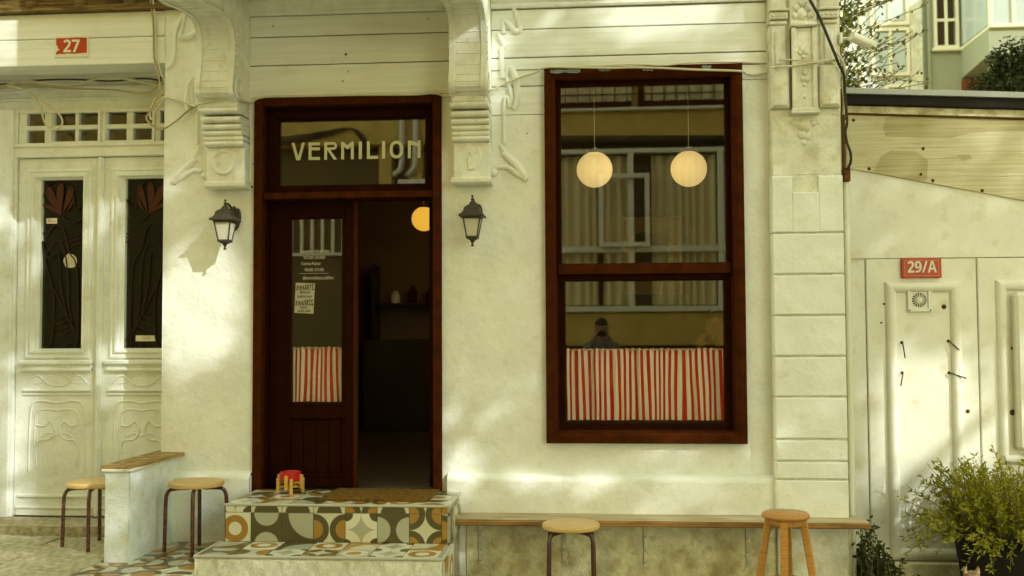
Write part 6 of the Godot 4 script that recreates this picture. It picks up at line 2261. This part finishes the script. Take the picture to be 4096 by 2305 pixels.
func plants() -> void:
	# potted bush at the right edge: fine arching stems full of narrow leaves
	var p := thing("potted_bush", "bright green feathery bush in a dark pot at the right edge", "potted plant", Vector3(2.62, -0.10, 0.02))
	var g := G.new()
	g.lathe([Vector2(0.0, 0.0), Vector2(0.29, 0.0), Vector2(0.30, 0.02), Vector2(0.36, 0.42), Vector2(0.385, 0.425), Vector2(0.39, 0.46), Vector2(0.375, 0.465), Vector2(0.345, 0.44), Vector2(0.33, 0.36), Vector2(0.0, 0.36)], 36)
	part("pot", g, M.black, p)
	g = G.new()
	g.lathe([Vector2(0.34, 0.38), Vector2(0.2, 0.40), Vector2(0.0, 0.41)], 24, true)
	part("soil", g, M.screw, p)
	var st := G.new()
	var lf := G.new()
	lf.use_col = true
	for k in 420:
		var a := rng.randf() * TAU
		var r0 := 0.30 * sqrt(rng.randf())
		var b := Vector3(cos(a) * r0, 0.40, sin(a) * r0)
		var lean := Vector3(cos(a) * rng.randf_range(0.05, 0.30) + rng.randf_range(-0.06, 0.06), rng.randf_range(0.18, 0.50), sin(a) * rng.randf_range(0.02, 0.26))
		if k % 4 == 0:
			lean = Vector3(cos(a) * rng.randf_range(0.20, 0.42), rng.randf_range(-0.15, 0.15), sin(a) * rng.randf_range(0.15, 0.35) + 0.08)
			b = Vector3(cos(a) * 0.33, 0.42, sin(a) * 0.33)
		var pts := curve([b, b + lean * 0.5 + Vector3(0, 0.05, 0), b + lean], 5)
		st.tube(pts, [0.003, 0.0028, 0.0026, 0.0024, 0.0022, 0.002, 0.0018, 0.0016, 0.0014, 0.0012, 0.001], 4, false)
		for i in 26:
			var u := rng.randf_range(0.15, 1.0)
			var q: Vector3 = pts[int(u * (pts.size() - 1))]
			leaf_col(lf, 0.35, 0.25)
			var dir := (rand_dir() * 0.9 + lean.normalized() * 0.8).normalized()
			lf.leaf(q + rand_dir() * 0.008, dir, rand_dir(), rng.randf_range(0.026, 0.048), rng.randf_range(0.009, 0.016))
	# one long spray reaching left in front of the panel
	for spray in [[Vector3(-0.30, 0.46, 0.10), Vector3(-0.50, 0.56, 0.12), Vector3(-0.74, 0.66, 0.15)], [Vector3(-0.30, 0.44, 0.10), Vector3(-0.46, 0.50, 0.14), Vector3(-0.60, 0.53, 0.16)], [Vector3(0.0, 0.5, 0.0), Vector3(-0.05, 0.75, 0.02), Vector3(-0.12, 0.96, 0.02)], [Vector3(0.1, 0.5, 0.0), Vector3(0.12, 0.80, 0.02), Vector3(0.16, 1.02, 0.02)]]:
		var pts := curve(spray, 6)
		st.tube(pts, 0.0022, 4, false)
		for q in pts:
			for i in 2:
				leaf_col(lf, 0.3, 0.2)
				lf.leaf(q, (rand_dir() + Vector3(-0.3, 0.3, 0)).normalized(), rand_dir(), rng.randf_range(0.03, 0.05), rng.randf_range(0.012, 0.02))
	part("stems", st, M.stem, p)
	part("foliage", lf, M.leaf_bright, p)
	# weeds at the foot of the annex
	var w := thing("weed_clump", "dark green weeds growing beyond the right end of the bench", "plant", Vector3(1.76, -0.09, 0.02))
	lf = G.new()
	lf.use_col = true
	st = G.new()
	for k in 70:
		var b := Vector3(rng.randf_range(-0.12, 0.14), 0, rng.randf_range(-0.2, 0.2))
		var lean := Vector3(rng.randf_range(-0.08, 0.08), rng.randf_range(0.14, 0.50), rng.randf_range(-0.05, 0.10))
		if b.x + lean.x > 0.03:
			lean.y *= 0.55
		st.tube([b, b + lean * 0.5, b + lean], 0.002, 4, false)
		for i in 16:
			leaf_col(lf, 0.35, 0.2)
			lf.leaf(b + lean * rng.randf_range(0.2, 1.0), rand_dir(), rand_dir(), rng.randf_range(0.03, 0.055), rng.randf_range(0.015, 0.028))
	part("stems", st, M.stem, w)
	part("foliage", lf, M.leaf_dark, w)
	# dry leaves and rubble along the foot of the panels
	g = G.new()
	g.use_col = true
	for k in 260:
		leaf_col(g, 0.4, 0.6)
		var q := Vector3(rng.randf_range(1.75, 2.7), 0.0, rng.randf_range(-0.44, 0.1))
		q.y = -0.035 * q.x - 0.008 + rng.randf_range(0.0, 0.03)
		g.leaf(q, (rand_dir() * Vector3(1, 0.25, 1)).normalized(), (Vector3.UP + rand_dir() * 0.5).normalized(), rng.randf_range(0.03, 0.07), rng.randf_range(0.015, 0.035))
	var lit := part("leaf_litter", g, M.leaf_vine)
	tag(lit, "dry leaf litter along the foot of the white panels", "leaf litter")
	lit.set_meta("kind", "stuff")
	# climbing plant above the annex roof
	var v := thing("climbing_plant", "loose yellowing climbing plant above the annex roof", "plant", Vector3(2.2, 2.9, -2.2))
	st = G.new()
	lf = G.new()
	lf.use_col = true
	st.tube([Vector3(-0.1, 0.0, 0.0), Vector3(-0.08, 0.5, 0.0), Vector3(-0.1, 1.0, 0.05), Vector3(-0.02, 1.7, 0.0)], [0.02, 0.017, 0.014, 0.01], 8)
	for k in 46:
		var b := Vector3(-0.1 + rng.randf_range(-0.08, 0.08), rng.randf_range(0.25, 1.5), rng.randf_range(-0.1, 0.1))
		var lean := Vector3(rng.randf_range(0.15, 0.85), rng.randf_range(0.05, 0.55), rng.randf_range(-0.25, 0.25))
		var pts := curve([b, b + lean * 0.5 + Vector3(0, rng.randf_range(-0.05, 0.06), 0), b + lean], 6)
		st.tube(pts, 0.0035, 4, false)
		for q in pts:
			if rng.randf() < 0.75:
				leaf_col(lf, 0.45, 0.9)
				lf.leaf(q + rand_dir() * 0.02, rand_dir(), rand_dir(), rng.randf_range(0.03, 0.06), rng.randf_range(0.018, 0.035))
	for k in 900:
		leaf_col(lf, 0.5, 0.7)
		var q := Vector3(-0.06 + rng.randfn() * 0.09, rng.randf_range(0.3, 1.9), rng.randfn() * 0.12)
		q.x += 0.12 * maxf(0.0, 0.9 - q.y) * rng.randf() * 3.0
		lf.leaf(q, rand_dir(), rand_dir(), rng.randf_range(0.035, 0.075), rng.randf_range(0.02, 0.045))
	part("stems", st, M.stem, v)
	part("foliage", lf, M.leaf_vine, v)
	# dark evergreen
	var e := thing("evergreen_tree", "dark rounded evergreen tree in front of the glazed balcony", "tree", Vector3(5.0, -0.3, -5.2))
	part("trunk", limbs(Vector3.ZERO, Vector3(0.05, 4.7, 0), 0.09, [Vector3(0.5, 5.0, 0.2), Vector3(-0.4, 4.8, 0.1), Vector3(0.2, 5.2, -0.4)]), M.bark, e)
	var cr := crown(Vector3(0.08, 4.72, 0), Vector3(0.74, 0.52, 0.7), 190, 70, 0.05, 0.15, 0.45, 0.25)
	part("crown", cr, M.leaf_dark, e)
	# plane trees across the street: their crowns break up the sun
	street_tree(Vector3(6.9, -0.3, 7.9), Vector3(6.5, 8.1, 7.2), Vector3(2.8, 2.6, 2.0), 400, 55, "leafy street tree near the corner across the street")
	street_tree(Vector3(11.4, -0.4, 8.2), Vector3(11.2, 8.7, 7.5), Vector3(3.0, 2.8, 2.0), 460, 55, "second leafy street tree farther along across the street")

# ------------------------------------------------------------- bodies as one skin: tapered bones joined by a smooth minimum, meshed as surface nets
func skin(g: G, bones: Array, cell: float, blend: float) -> void:
	var lo := Vector3(1e9, 1e9, 1e9)
	var hi := -lo
	for b in bones:
		var r: float = maxf(b[2], b[3]) + blend
		for q in [b[0], b[1]]:
			lo = lo.min(q - Vector3.ONE * r)
			hi = hi.max(q + Vector3.ONE * r)
	lo -= Vector3.ONE * cell * 2
	hi += Vector3.ONE * cell * 2
	var nx := int((hi.x - lo.x) / cell) + 2
	var ny := int((hi.y - lo.y) / cell) + 2
	var nzz := int((hi.z - lo.z) / cell) + 2
	var f := PackedFloat32Array()
	f.resize(nx * ny * nzz)
	f.fill(10.0)
	for b in bones:
		var a: Vector3 = b[0]
		var c: Vector3 = b[1]
		var ra: float = b[2]
		var rb: float = b[3]
		var m := maxf(ra, rb) + blend + cell * 2
		var ac := c - a
		var l2 := maxf(ac.length_squared(), 1e-9)
		var p0 := (a.min(c) - Vector3.ONE * m - lo) / cell
		var p1 := (a.max(c) + Vector3.ONE * m - lo) / cell
		for k in range(maxi(0, int(p0.z)), mini(nzz, int(p1.z) + 1)):
			for j in range(maxi(0, int(p0.y)), mini(ny, int(p1.y) + 1)):
				for i in range(maxi(0, int(p0.x)), mini(nx, int(p1.x) + 1)):
					var p := lo + Vector3(i, j, k) * cell
					var t := clampf((p - a).dot(ac) / l2, 0.0, 1.0)
					var d := p.distance_to(a + ac * t) - lerpf(ra, rb, t)
					var at := (k * ny + j) * nx + i
					var o := f[at]
					var h := maxf(blend - absf(o - d), 0.0) / blend
					f[at] = minf(o, d) - h * h * blend * 0.25
	var id := {}
	var sx := 1
	var sy := nx
	var sz := nx * ny
	var corners := [0, sx, sy, sx + sy, sz, sx + sz, sy + sz, sx + sy + sz]
	for k in range(1, nzz - 2):
		for j in range(1, ny - 2):
			for i in range(1, nx - 2):
				var at := k * sz + j * sy + i
				var inside := 0
				for c in corners:
					if f[at + c] < 0.0:
						inside += 1
				if inside == 0 or inside == 8:
					continue
				var sum := Vector3.ZERO
				var n := 0
				for e in [[0, 1], [2, 3], [4, 5], [6, 7], [0, 2], [1, 3], [4, 6], [5, 7], [0, 4], [1, 5], [2, 6], [3, 7]]:
					var fa := f[at + corners[e[0]]]
					var fb := f[at + corners[e[1]]]
					if (fa < 0.0) != (fb < 0.0):
						var t := fa / (fa - fb)
						var va := Vector3(e[0] & 1, (e[0] >> 1) & 1, (e[0] >> 2) & 1)
						var vb := Vector3(e[1] & 1, (e[1] >> 1) & 1, (e[1] >> 2) & 1)
						sum += va.lerp(vb, t)
						n += 1
				var q := lo + (Vector3(i, j, k) + sum / n) * cell
				var nn := Vector3(f[at + sx] - f[at - sx] + f[at + sx + sy + sz] - f[at - sx + sy + sz], f[at + sy] - f[at - sy] + f[at + sx + sy + sz] - f[at + sx - sy + sz], f[at + sz] - f[at - sz] + f[at + sx + sy + sz] - f[at + sx + sy - sz]).normalized()
				id[at] = g.put(q, nn)
	for at in id:
		for ax in 3:
			var step: int = [sx, sy, sz][ax]
			var u: int = [sy, sz, sx][ax]
			var w: int = [sz, sx, sy][ax]
			var a := f[at] < 0.0
			var b := f[at + step] < 0.0
			if a == b:
				continue
			if not (id.has(at - u) and id.has(at - w) and id.has(at - u - w)):
				continue
			var q := [id[at], id[at - u], id[at - u - w], id[at - w]]
			if a:
				g.ix.append_array([q[0], q[2], q[1], q[0], q[3], q[2]])
			else:
				g.ix.append_array([q[0], q[1], q[2], q[0], q[2], q[3]])

func hand_bones(wrist: Vector3, dir: Vector3, palm_n: Vector3, thumb_side: float, curl: float) -> Array:
	# palm, four fingers of different lengths with bends, thumb from the side of the palm
	var side := dir.cross(palm_n).normalized()
	var out := []
	var knuckle := wrist + dir * 0.085
	for k in 4:
		out.append([wrist + side * (k - 1.5) * 0.012, knuckle + side * (k - 1.5) * 0.021, 0.016, 0.012])
	for k in 4:
		var ln: float = [0.072, 0.080, 0.075, 0.060][k]
		var p := knuckle + side * (k - 1.5) * 0.021
		var d := dir
		for s in 3:
			d = (d + palm_n * curl * (0.5 if s == 0 else 1.0)).normalized()
			var q: Vector3 = p + d * ln * [0.45, 0.32, 0.23][s]
			out.append([p, q, 0.0092 - 0.0008 * s, 0.0085 - 0.0008 * s])
			p = q
	var tb := wrist + dir * 0.022 - side * thumb_side * 0.022
	var td := (dir * 0.75 - side * thumb_side * 0.6 + palm_n * 0.25).normalized()
	out.append([tb, tb + td * 0.035, 0.014, 0.0105])
	out.append([tb + td * 0.035, tb + td * 0.035 + (td + palm_n * curl * 0.6 + dir * 0.4).normalized() * 0.030, 0.0105, 0.0088])
	return out

func face(parent: Node, head: Vector3, front: Vector3, right: Vector3) -> void:
	var g := G.new()
	for s in [-1.0, 1.0]:
		g.ball(head + front * 0.088 + right * s * 0.032 + Vector3.UP * 0.004, 0.011, 6, 8)
	part("eyes", g, M.eye, parent)

func head_bones(h: Vector3, front: Vector3, right: Vector3) -> Array:
	var out := [[h + front * -0.018 + Vector3.UP * 0.035, h + front * 0.012 + Vector3.UP * 0.02, 0.088, 0.085], [h + front * 0.03 + Vector3.UP * -0.02, h + front * 0.045 + Vector3.UP * -0.085, 0.066, 0.034], [h + front * 0.088 + Vector3.UP * 0.005, h + front * 0.106 + Vector3.UP * -0.028, 0.009, 0.014], [h + front * 0.083 + Vector3.UP * -0.062 + right * -0.018, h + front * 0.083 + Vector3.UP * -0.062 + right * 0.018, 0.009, 0.009]]
	for s in [-1.0, 1.0]:
		out.append([h + right * s * 0.082 + Vector3.UP * 0.012 + front * -0.012, h + right * s * 0.084 + Vector3.UP * -0.028 + front * -0.006, 0.016, 0.011])
		out.append([h + front * 0.070 + right * s * 0.032 + Vector3.UP * 0.022, h + front * 0.066 + right * s * 0.05 + Vector3.UP * 0.018, 0.016, 0.014])
	return out

func beings() -> void:
	# woman at a table inside, turned to the left, hand at her cheek
	var w := thing("person", "seated person in dark top behind the window, hand raised to the cheek", "person", Vector3(0.985, 0.552, -1.62))
	var head := Vector3(-0.01, 1.10, 0.0)
	var front := Vector3(-0.97, 0.05, 0.22).normalized()
	var right := front.cross(Vector3.UP).normalized()
	var g := G.new()
	var bones := [[Vector3(0.03, 0.93, 0), head + Vector3(0.02, -0.06, 0), 0.055, 0.052], [Vector3(0.06, 0.62, 0), Vector3(0.045, 0.84, 0), 0.125, 0.115], [Vector3(0.08, 0.50, -0.08), Vector3(0.08, 0.50, 0.08), 0.12, 0.12]]
	for s in [-1.0, 1.0]:
		bones.append([Vector3(0.04, 0.86, 0), Vector3(0.05, 0.87, s * 0.16), 0.065, 0.055])
		bones.append([Vector3(0.06, 0.49, s * 0.09), Vector3(-0.36, 0.50, s * 0.11), 0.085, 0.062])
		bones.append([Vector3(-0.36, 0.50, s * 0.11), Vector3(-0.34, 0.07, s * 0.11), 0.06, 0.04])
		bones.append([Vector3(-0.32, 0.04, s * 0.11), Vector3(-0.47, 0.03, s * 0.12), 0.036, 0.03])
	# near arm bent up to the cheek, far arm on the lap
	var wrist := Vector3(-0.178, 0.905, 0.05)
	bones.append([Vector3(0.05, 0.87, 0.16), Vector3(-0.13, 0.66, 0.20), 0.048, 0.038])
	bones.append([Vector3(-0.13, 0.66, 0.20), wrist, 0.037, 0.027])
	bones.append([Vector3(0.05, 0.87, -0.16), Vector3(-0.08, 0.62, -0.20), 0.048, 0.038])
	bones.append([Vector3(-0.08, 0.62, -0.20), Vector3(-0.28, 0.58, -0.10), 0.037, 0.027])
	skin(g, bones, 0.018, 0.04)
	skin(g, head_bones(head, front, right), 0.007, 0.022)
	skin(g, hand_bones(wrist, Vector3(0.25, 0.95, -0.15).normalized(), Vector3(0.8, -0.1, -0.5).normalized(), 1.0, 0.25), 0.005, 0.008)
	skin(g, hand_bones(Vector3(-0.28, 0.58, -0.10), Vector3(-0.9, -0.1, 0.2).normalized(), Vector3.DOWN, 1.0, 0.2), 0.006, 0.008)
	part("body", g, M.skin, w)
	g = G.new()
	skin(g, [[Vector3(0.06, 0.60, 0), Vector3(0.045, 0.84, 0), 0.14, 0.128], [Vector3(0.04, 0.86, -0.16), Vector3(0.04, 0.86, 0.16), 0.07, 0.07], [Vector3(0.05, 0.87, 0.16), Vector3(-0.02, 0.78, 0.18), 0.062, 0.056], [Vector3(0.05, 0.87, -0.16), Vector3(0.0, 0.76, -0.19), 0.062, 0.056], [Vector3(0.07, 0.50, -0.06), Vector3(0.07, 0.50, 0.06), 0.14, 0.14]], 0.018, 0.04)
	part("top", g, M.dark_shirt, w)
	g = G.new()
	var tr := []
	for s in [-1.0, 1.0]:
		tr.append([Vector3(0.06, 0.49, s * 0.09), Vector3(-0.36, 0.50, s * 0.11), 0.096, 0.074])
		tr.append([Vector3(-0.36, 0.50, s * 0.11), Vector3(-0.34, 0.10, s * 0.11), 0.072, 0.055])
	skin(g, tr, 0.02, 0.03)
	part("trousers", g, M.denim, w)
	g = G.new()
	skin(g, [[head + Vector3(0.03, 0.05, 0), head + Vector3(-0.02, 0.085, 0), 0.092, 0.066], [head + Vector3(0.05, 0.03, 0), head + Vector3(0.075, -0.02, 0), 0.085, 0.06], [head + Vector3(0.12, 0.01, 0), head + Vector3(0.15, -0.02, 0), 0.045, 0.04]], 0.008, 0.02)
	part("hair", g, M.hair, w)
	face(w, head, front, right)
	var ch := thing("chair", "dark wooden chair under the person behind the window", "chair", Vector3(1.06, 0.552, -1.62))
	g = G.new()
	g.box(-0.24, 0.18, 0.355, 0.385, -0.2, 0.2, 0.01)
	part("seat", g, M.dark_paint, ch)
	g = G.new()
	g.box(0.18, 0.21, 0.36, 0.86, -0.2, 0.2, 0.01)
	part("backrest", g, M.dark_paint, ch)
	for q in [[-0.22, -0.18], [-0.22, 0.18], [0.17, -0.18], [0.17, 0.18]]:
		g = G.new()
		g.tube([Vector3(q[0], 0.0, q[1]), Vector3(q[0], 0.36, q[1])], 0.015, 8)
		part("leg", g, M.dark_paint, ch)
	# the photographer, standing behind the lens; the panes mirror him
	var m := thing("person", "standing person in grey jacket photographing the cafe, mirrored in the window", "person", Vector3(0.055, -0.012, 7.36))
	head = Vector3(0, 1.685, -0.02)
	front = Vector3(0, 0, -1)
	right = Vector3(1, 0, 0)
	g = G.new()
	bones = [[Vector3(0, 1.46, 0.02), head + Vector3(0, -0.07, 0.0), 0.058, 0.056], [Vector3(0, 1.02, 0.02), Vector3(0, 1.36, 0.02), 0.13, 0.15], [Vector3(-0.07, 0.95, 0.02), Vector3(0.07, 0.95, 0.02), 0.125, 0.125], [Vector3(-0.16, 1.42, 0.02), Vector3(0.16, 1.42, 0.02), 0.068, 0.068]]
	for s in [-1.0, 1.0]:
		bones.append([Vector3(s * 0.09, 0.92, 0.02), Vector3(s * 0.11, 0.50, 0.0), 0.092, 0.062])
		bones.append([Vector3(s * 0.11, 0.50, 0.0), Vector3(s * 0.12, 0.08, 0.03), 0.06, 0.04])
		bones.append([Vector3(s * 0.12, 0.045, 0.04), Vector3(s * 0.14, 0.035, -0.13), 0.042, 0.034])
		bones.append([Vector3(s * 0.19, 1.42, 0.02), Vector3(s * 0.24, 1.20, -0.10), 0.054, 0.042])
		bones.append([Vector3(s * 0.24, 1.20, -0.10), Vector3(s * 0.095, 1.565, -0.215), 0.040, 0.028])
	skin(g, bones, 0.02, 0.045)
	skin(g, head_bones(head, front, right), 0.009, 0.022)
	for s in [-1.0, 1.0]:
		skin(g, hand_bones(Vector3(s * 0.095, 1.555, -0.215), Vector3(-s * 0.25, 0.75, -0.5).normalized(), Vector3(-s * 0.9, -0.2, 0.1).normalized(), s, 0.35), 0.006, 0.008)
	part("body", g, M.skin, m)
	g = G.new()
	var jk := [[Vector3(0, 0.98, 0.02), Vector3(0, 1.36, 0.02), 0.15, 0.168], [Vector3(-0.07, 0.93, 0.02), Vector3(0.07, 0.93, 0.02), 0.142, 0.142], [Vector3(-0.17, 1.42, 0.02), Vector3(0.17, 1.42, 0.02), 0.08, 0.08], [Vector3(-0.05, 1.49, 0.03), Vector3(0.05, 1.49, 0.03), 0.07, 0.07]]
	for s in [-1.0, 1.0]:
		jk.append([Vector3(s * 0.19, 1.42, 0.02), Vector3(s * 0.24, 1.20, -0.10), 0.068, 0.056])
		jk.append([Vector3(s * 0.24, 1.20, -0.10), Vector3(s * 0.12, 1.51, -0.19), 0.054, 0.042])
	skin(g, jk, 0.02, 0.04)
	part("jacket", g, M.grey_shirt, m)
	g = G.new()
	tr = [[Vector3(-0.06, 0.94, 0.02), Vector3(0.06, 0.94, 0.02), 0.138, 0.138]]
	for s in [-1.0, 1.0]:
		tr.append([Vector3(s * 0.09, 0.92, 0.02), Vector3(s * 0.11, 0.50, 0.0), 0.106, 0.078])
		tr.append([Vector3(s * 0.11, 0.50, 0.0), Vector3(s * 0.12, 0.09, 0.03), 0.076, 0.062])
	skin(g, tr, 0.02, 0.03)
	part("trousers", g, M.denim, m)
	g = G.new()
	for s in [-1.0, 1.0]:
		skin(g, [[Vector3(s * 0.12, 0.05, 0.05), Vector3(s * 0.14, 0.045, -0.14), 0.052, 0.042]], 0.014, 0.02)
	part("shoes", g, M.shoe, m)
	g = G.new()
	skin(g, [[head + Vector3(0, 0.06, 0.02), head + Vector3(0, 0.07, -0.03), 0.092, 0.072], [head + Vector3(0, 0.02, 0.05), head + Vector3(0, -0.03, 0.06), 0.08, 0.06]], 0.01, 0.02)
	part("hair", g, M.hair, m)
	face(m, head, front, right)
	var cam := thing("photo_camera", "small black camera held to the photographer's face", "camera", Vector3(0.055, 1.615, 7.10))
	g = G.new()
	g.box(-0.066, 0.066, -0.04, 0.04, -0.02, 0.02, 0.006)
	part("case", g, M.black, cam)
	g = G.new()
	g.xf = Transform3D(Basis(Vector3.RIGHT, -PI / 2), Vector3(0, 0, -0.02))
	g.lathe([Vector2(0.03, 0.0), Vector2(0.03, 0.03), Vector2(0.026, 0.034), Vector2(0.0, 0.03)], 20)
	part("lens", g, M.black, cam)
	# cat sitting by the pot, its ears just in the picture
	var c := thing("cat", "tabby cat sitting in front of the dark pot, ears in view", "cat", Vector3(2.083, -0.088, 0.75), 0.1)
	g = G.new()
	var cb := [[Vector3(0, 0.085, -0.10), Vector3(0, 0.20, 0.0), 0.085, 0.062], [Vector3(0, 0.20, 0.0), Vector3(0, 0.265, 0.035), 0.055, 0.042], [Vector3(0, 0.13, 0.01), Vector3(0, 0.20, 0.02), 0.062, 0.055]]
	for s in [-1.0, 1.0]:
		cb.append([Vector3(s * 0.030, 0.19, 0.035), Vector3(s * 0.028, 0.03, 0.065), 0.024, 0.015])
		cb.append([Vector3(s * 0.028, 0.014, 0.065), Vector3(s * 0.028, 0.013, 0.090), 0.016, 0.014])
		cb.append([Vector3(s * 0.055, 0.075, -0.10), Vector3(s * 0.072, 0.075, -0.01), 0.052, 0.034])
		cb.append([Vector3(s * 0.072, 0.06, -0.01), Vector3(s * 0.068, 0.03, -0.07), 0.026, 0.016])
		cb.append([Vector3(s * 0.066, 0.014, -0.06), Vector3(s * 0.062, 0.013, 0.035), 0.015, 0.015])
	cb.append([Vector3(0.03, 0.03, -0.17), Vector3(0.10, 0.02, -0.12), 0.018, 0.016])
	cb.append([Vector3(0.10, 0.02, -0.12), Vector3(0.125, 0.018, -0.01), 0.016, 0.013])
	skin(g, cb, 0.009, 0.03)
	var hb := [[Vector3(0, 0.300, 0.045), Vector3(0, 0.302, 0.055), 0.047, 0.046], [Vector3(-0.022, 0.288, 0.07), Vector3(0.022, 0.288, 0.07), 0.026, 0.026], [Vector3(0, 0.283, 0.09), Vector3(0, 0.281, 0.098), 0.018, 0.014]]
	skin(g, hb, 0.005, 0.016)
	for s in [-1.0, 1.0]:
		skin(g, [[Vector3(s * 0.027, 0.328, 0.045), Vector3(s * 0.041, 0.366, 0.042), 0.017, 0.003], [Vector3(s * 0.036, 0.325, 0.045), Vector3(s * 0.041, 0.364, 0.042), 0.012, 0.003]], 0.0035, 0.008)
	part("body", g, M.fur, c)
	g = G.new()
	for s in [-1.0, 1.0]:
		g.ext([Vector2(s * 0.022, 0.334), Vector2(s * 0.044, 0.334), Vector2(s * 0.041, 0.360)], 0.050, 0.059)
	part("ear_lining", g, M.ear_pink, c)
	g = G.new()
	for s in [-1.0, 1.0]:
		g.ball(Vector3(s * 0.019, 0.305, 0.094), 0.008, 6, 8)
	part("eyes", g, M.eye, c)
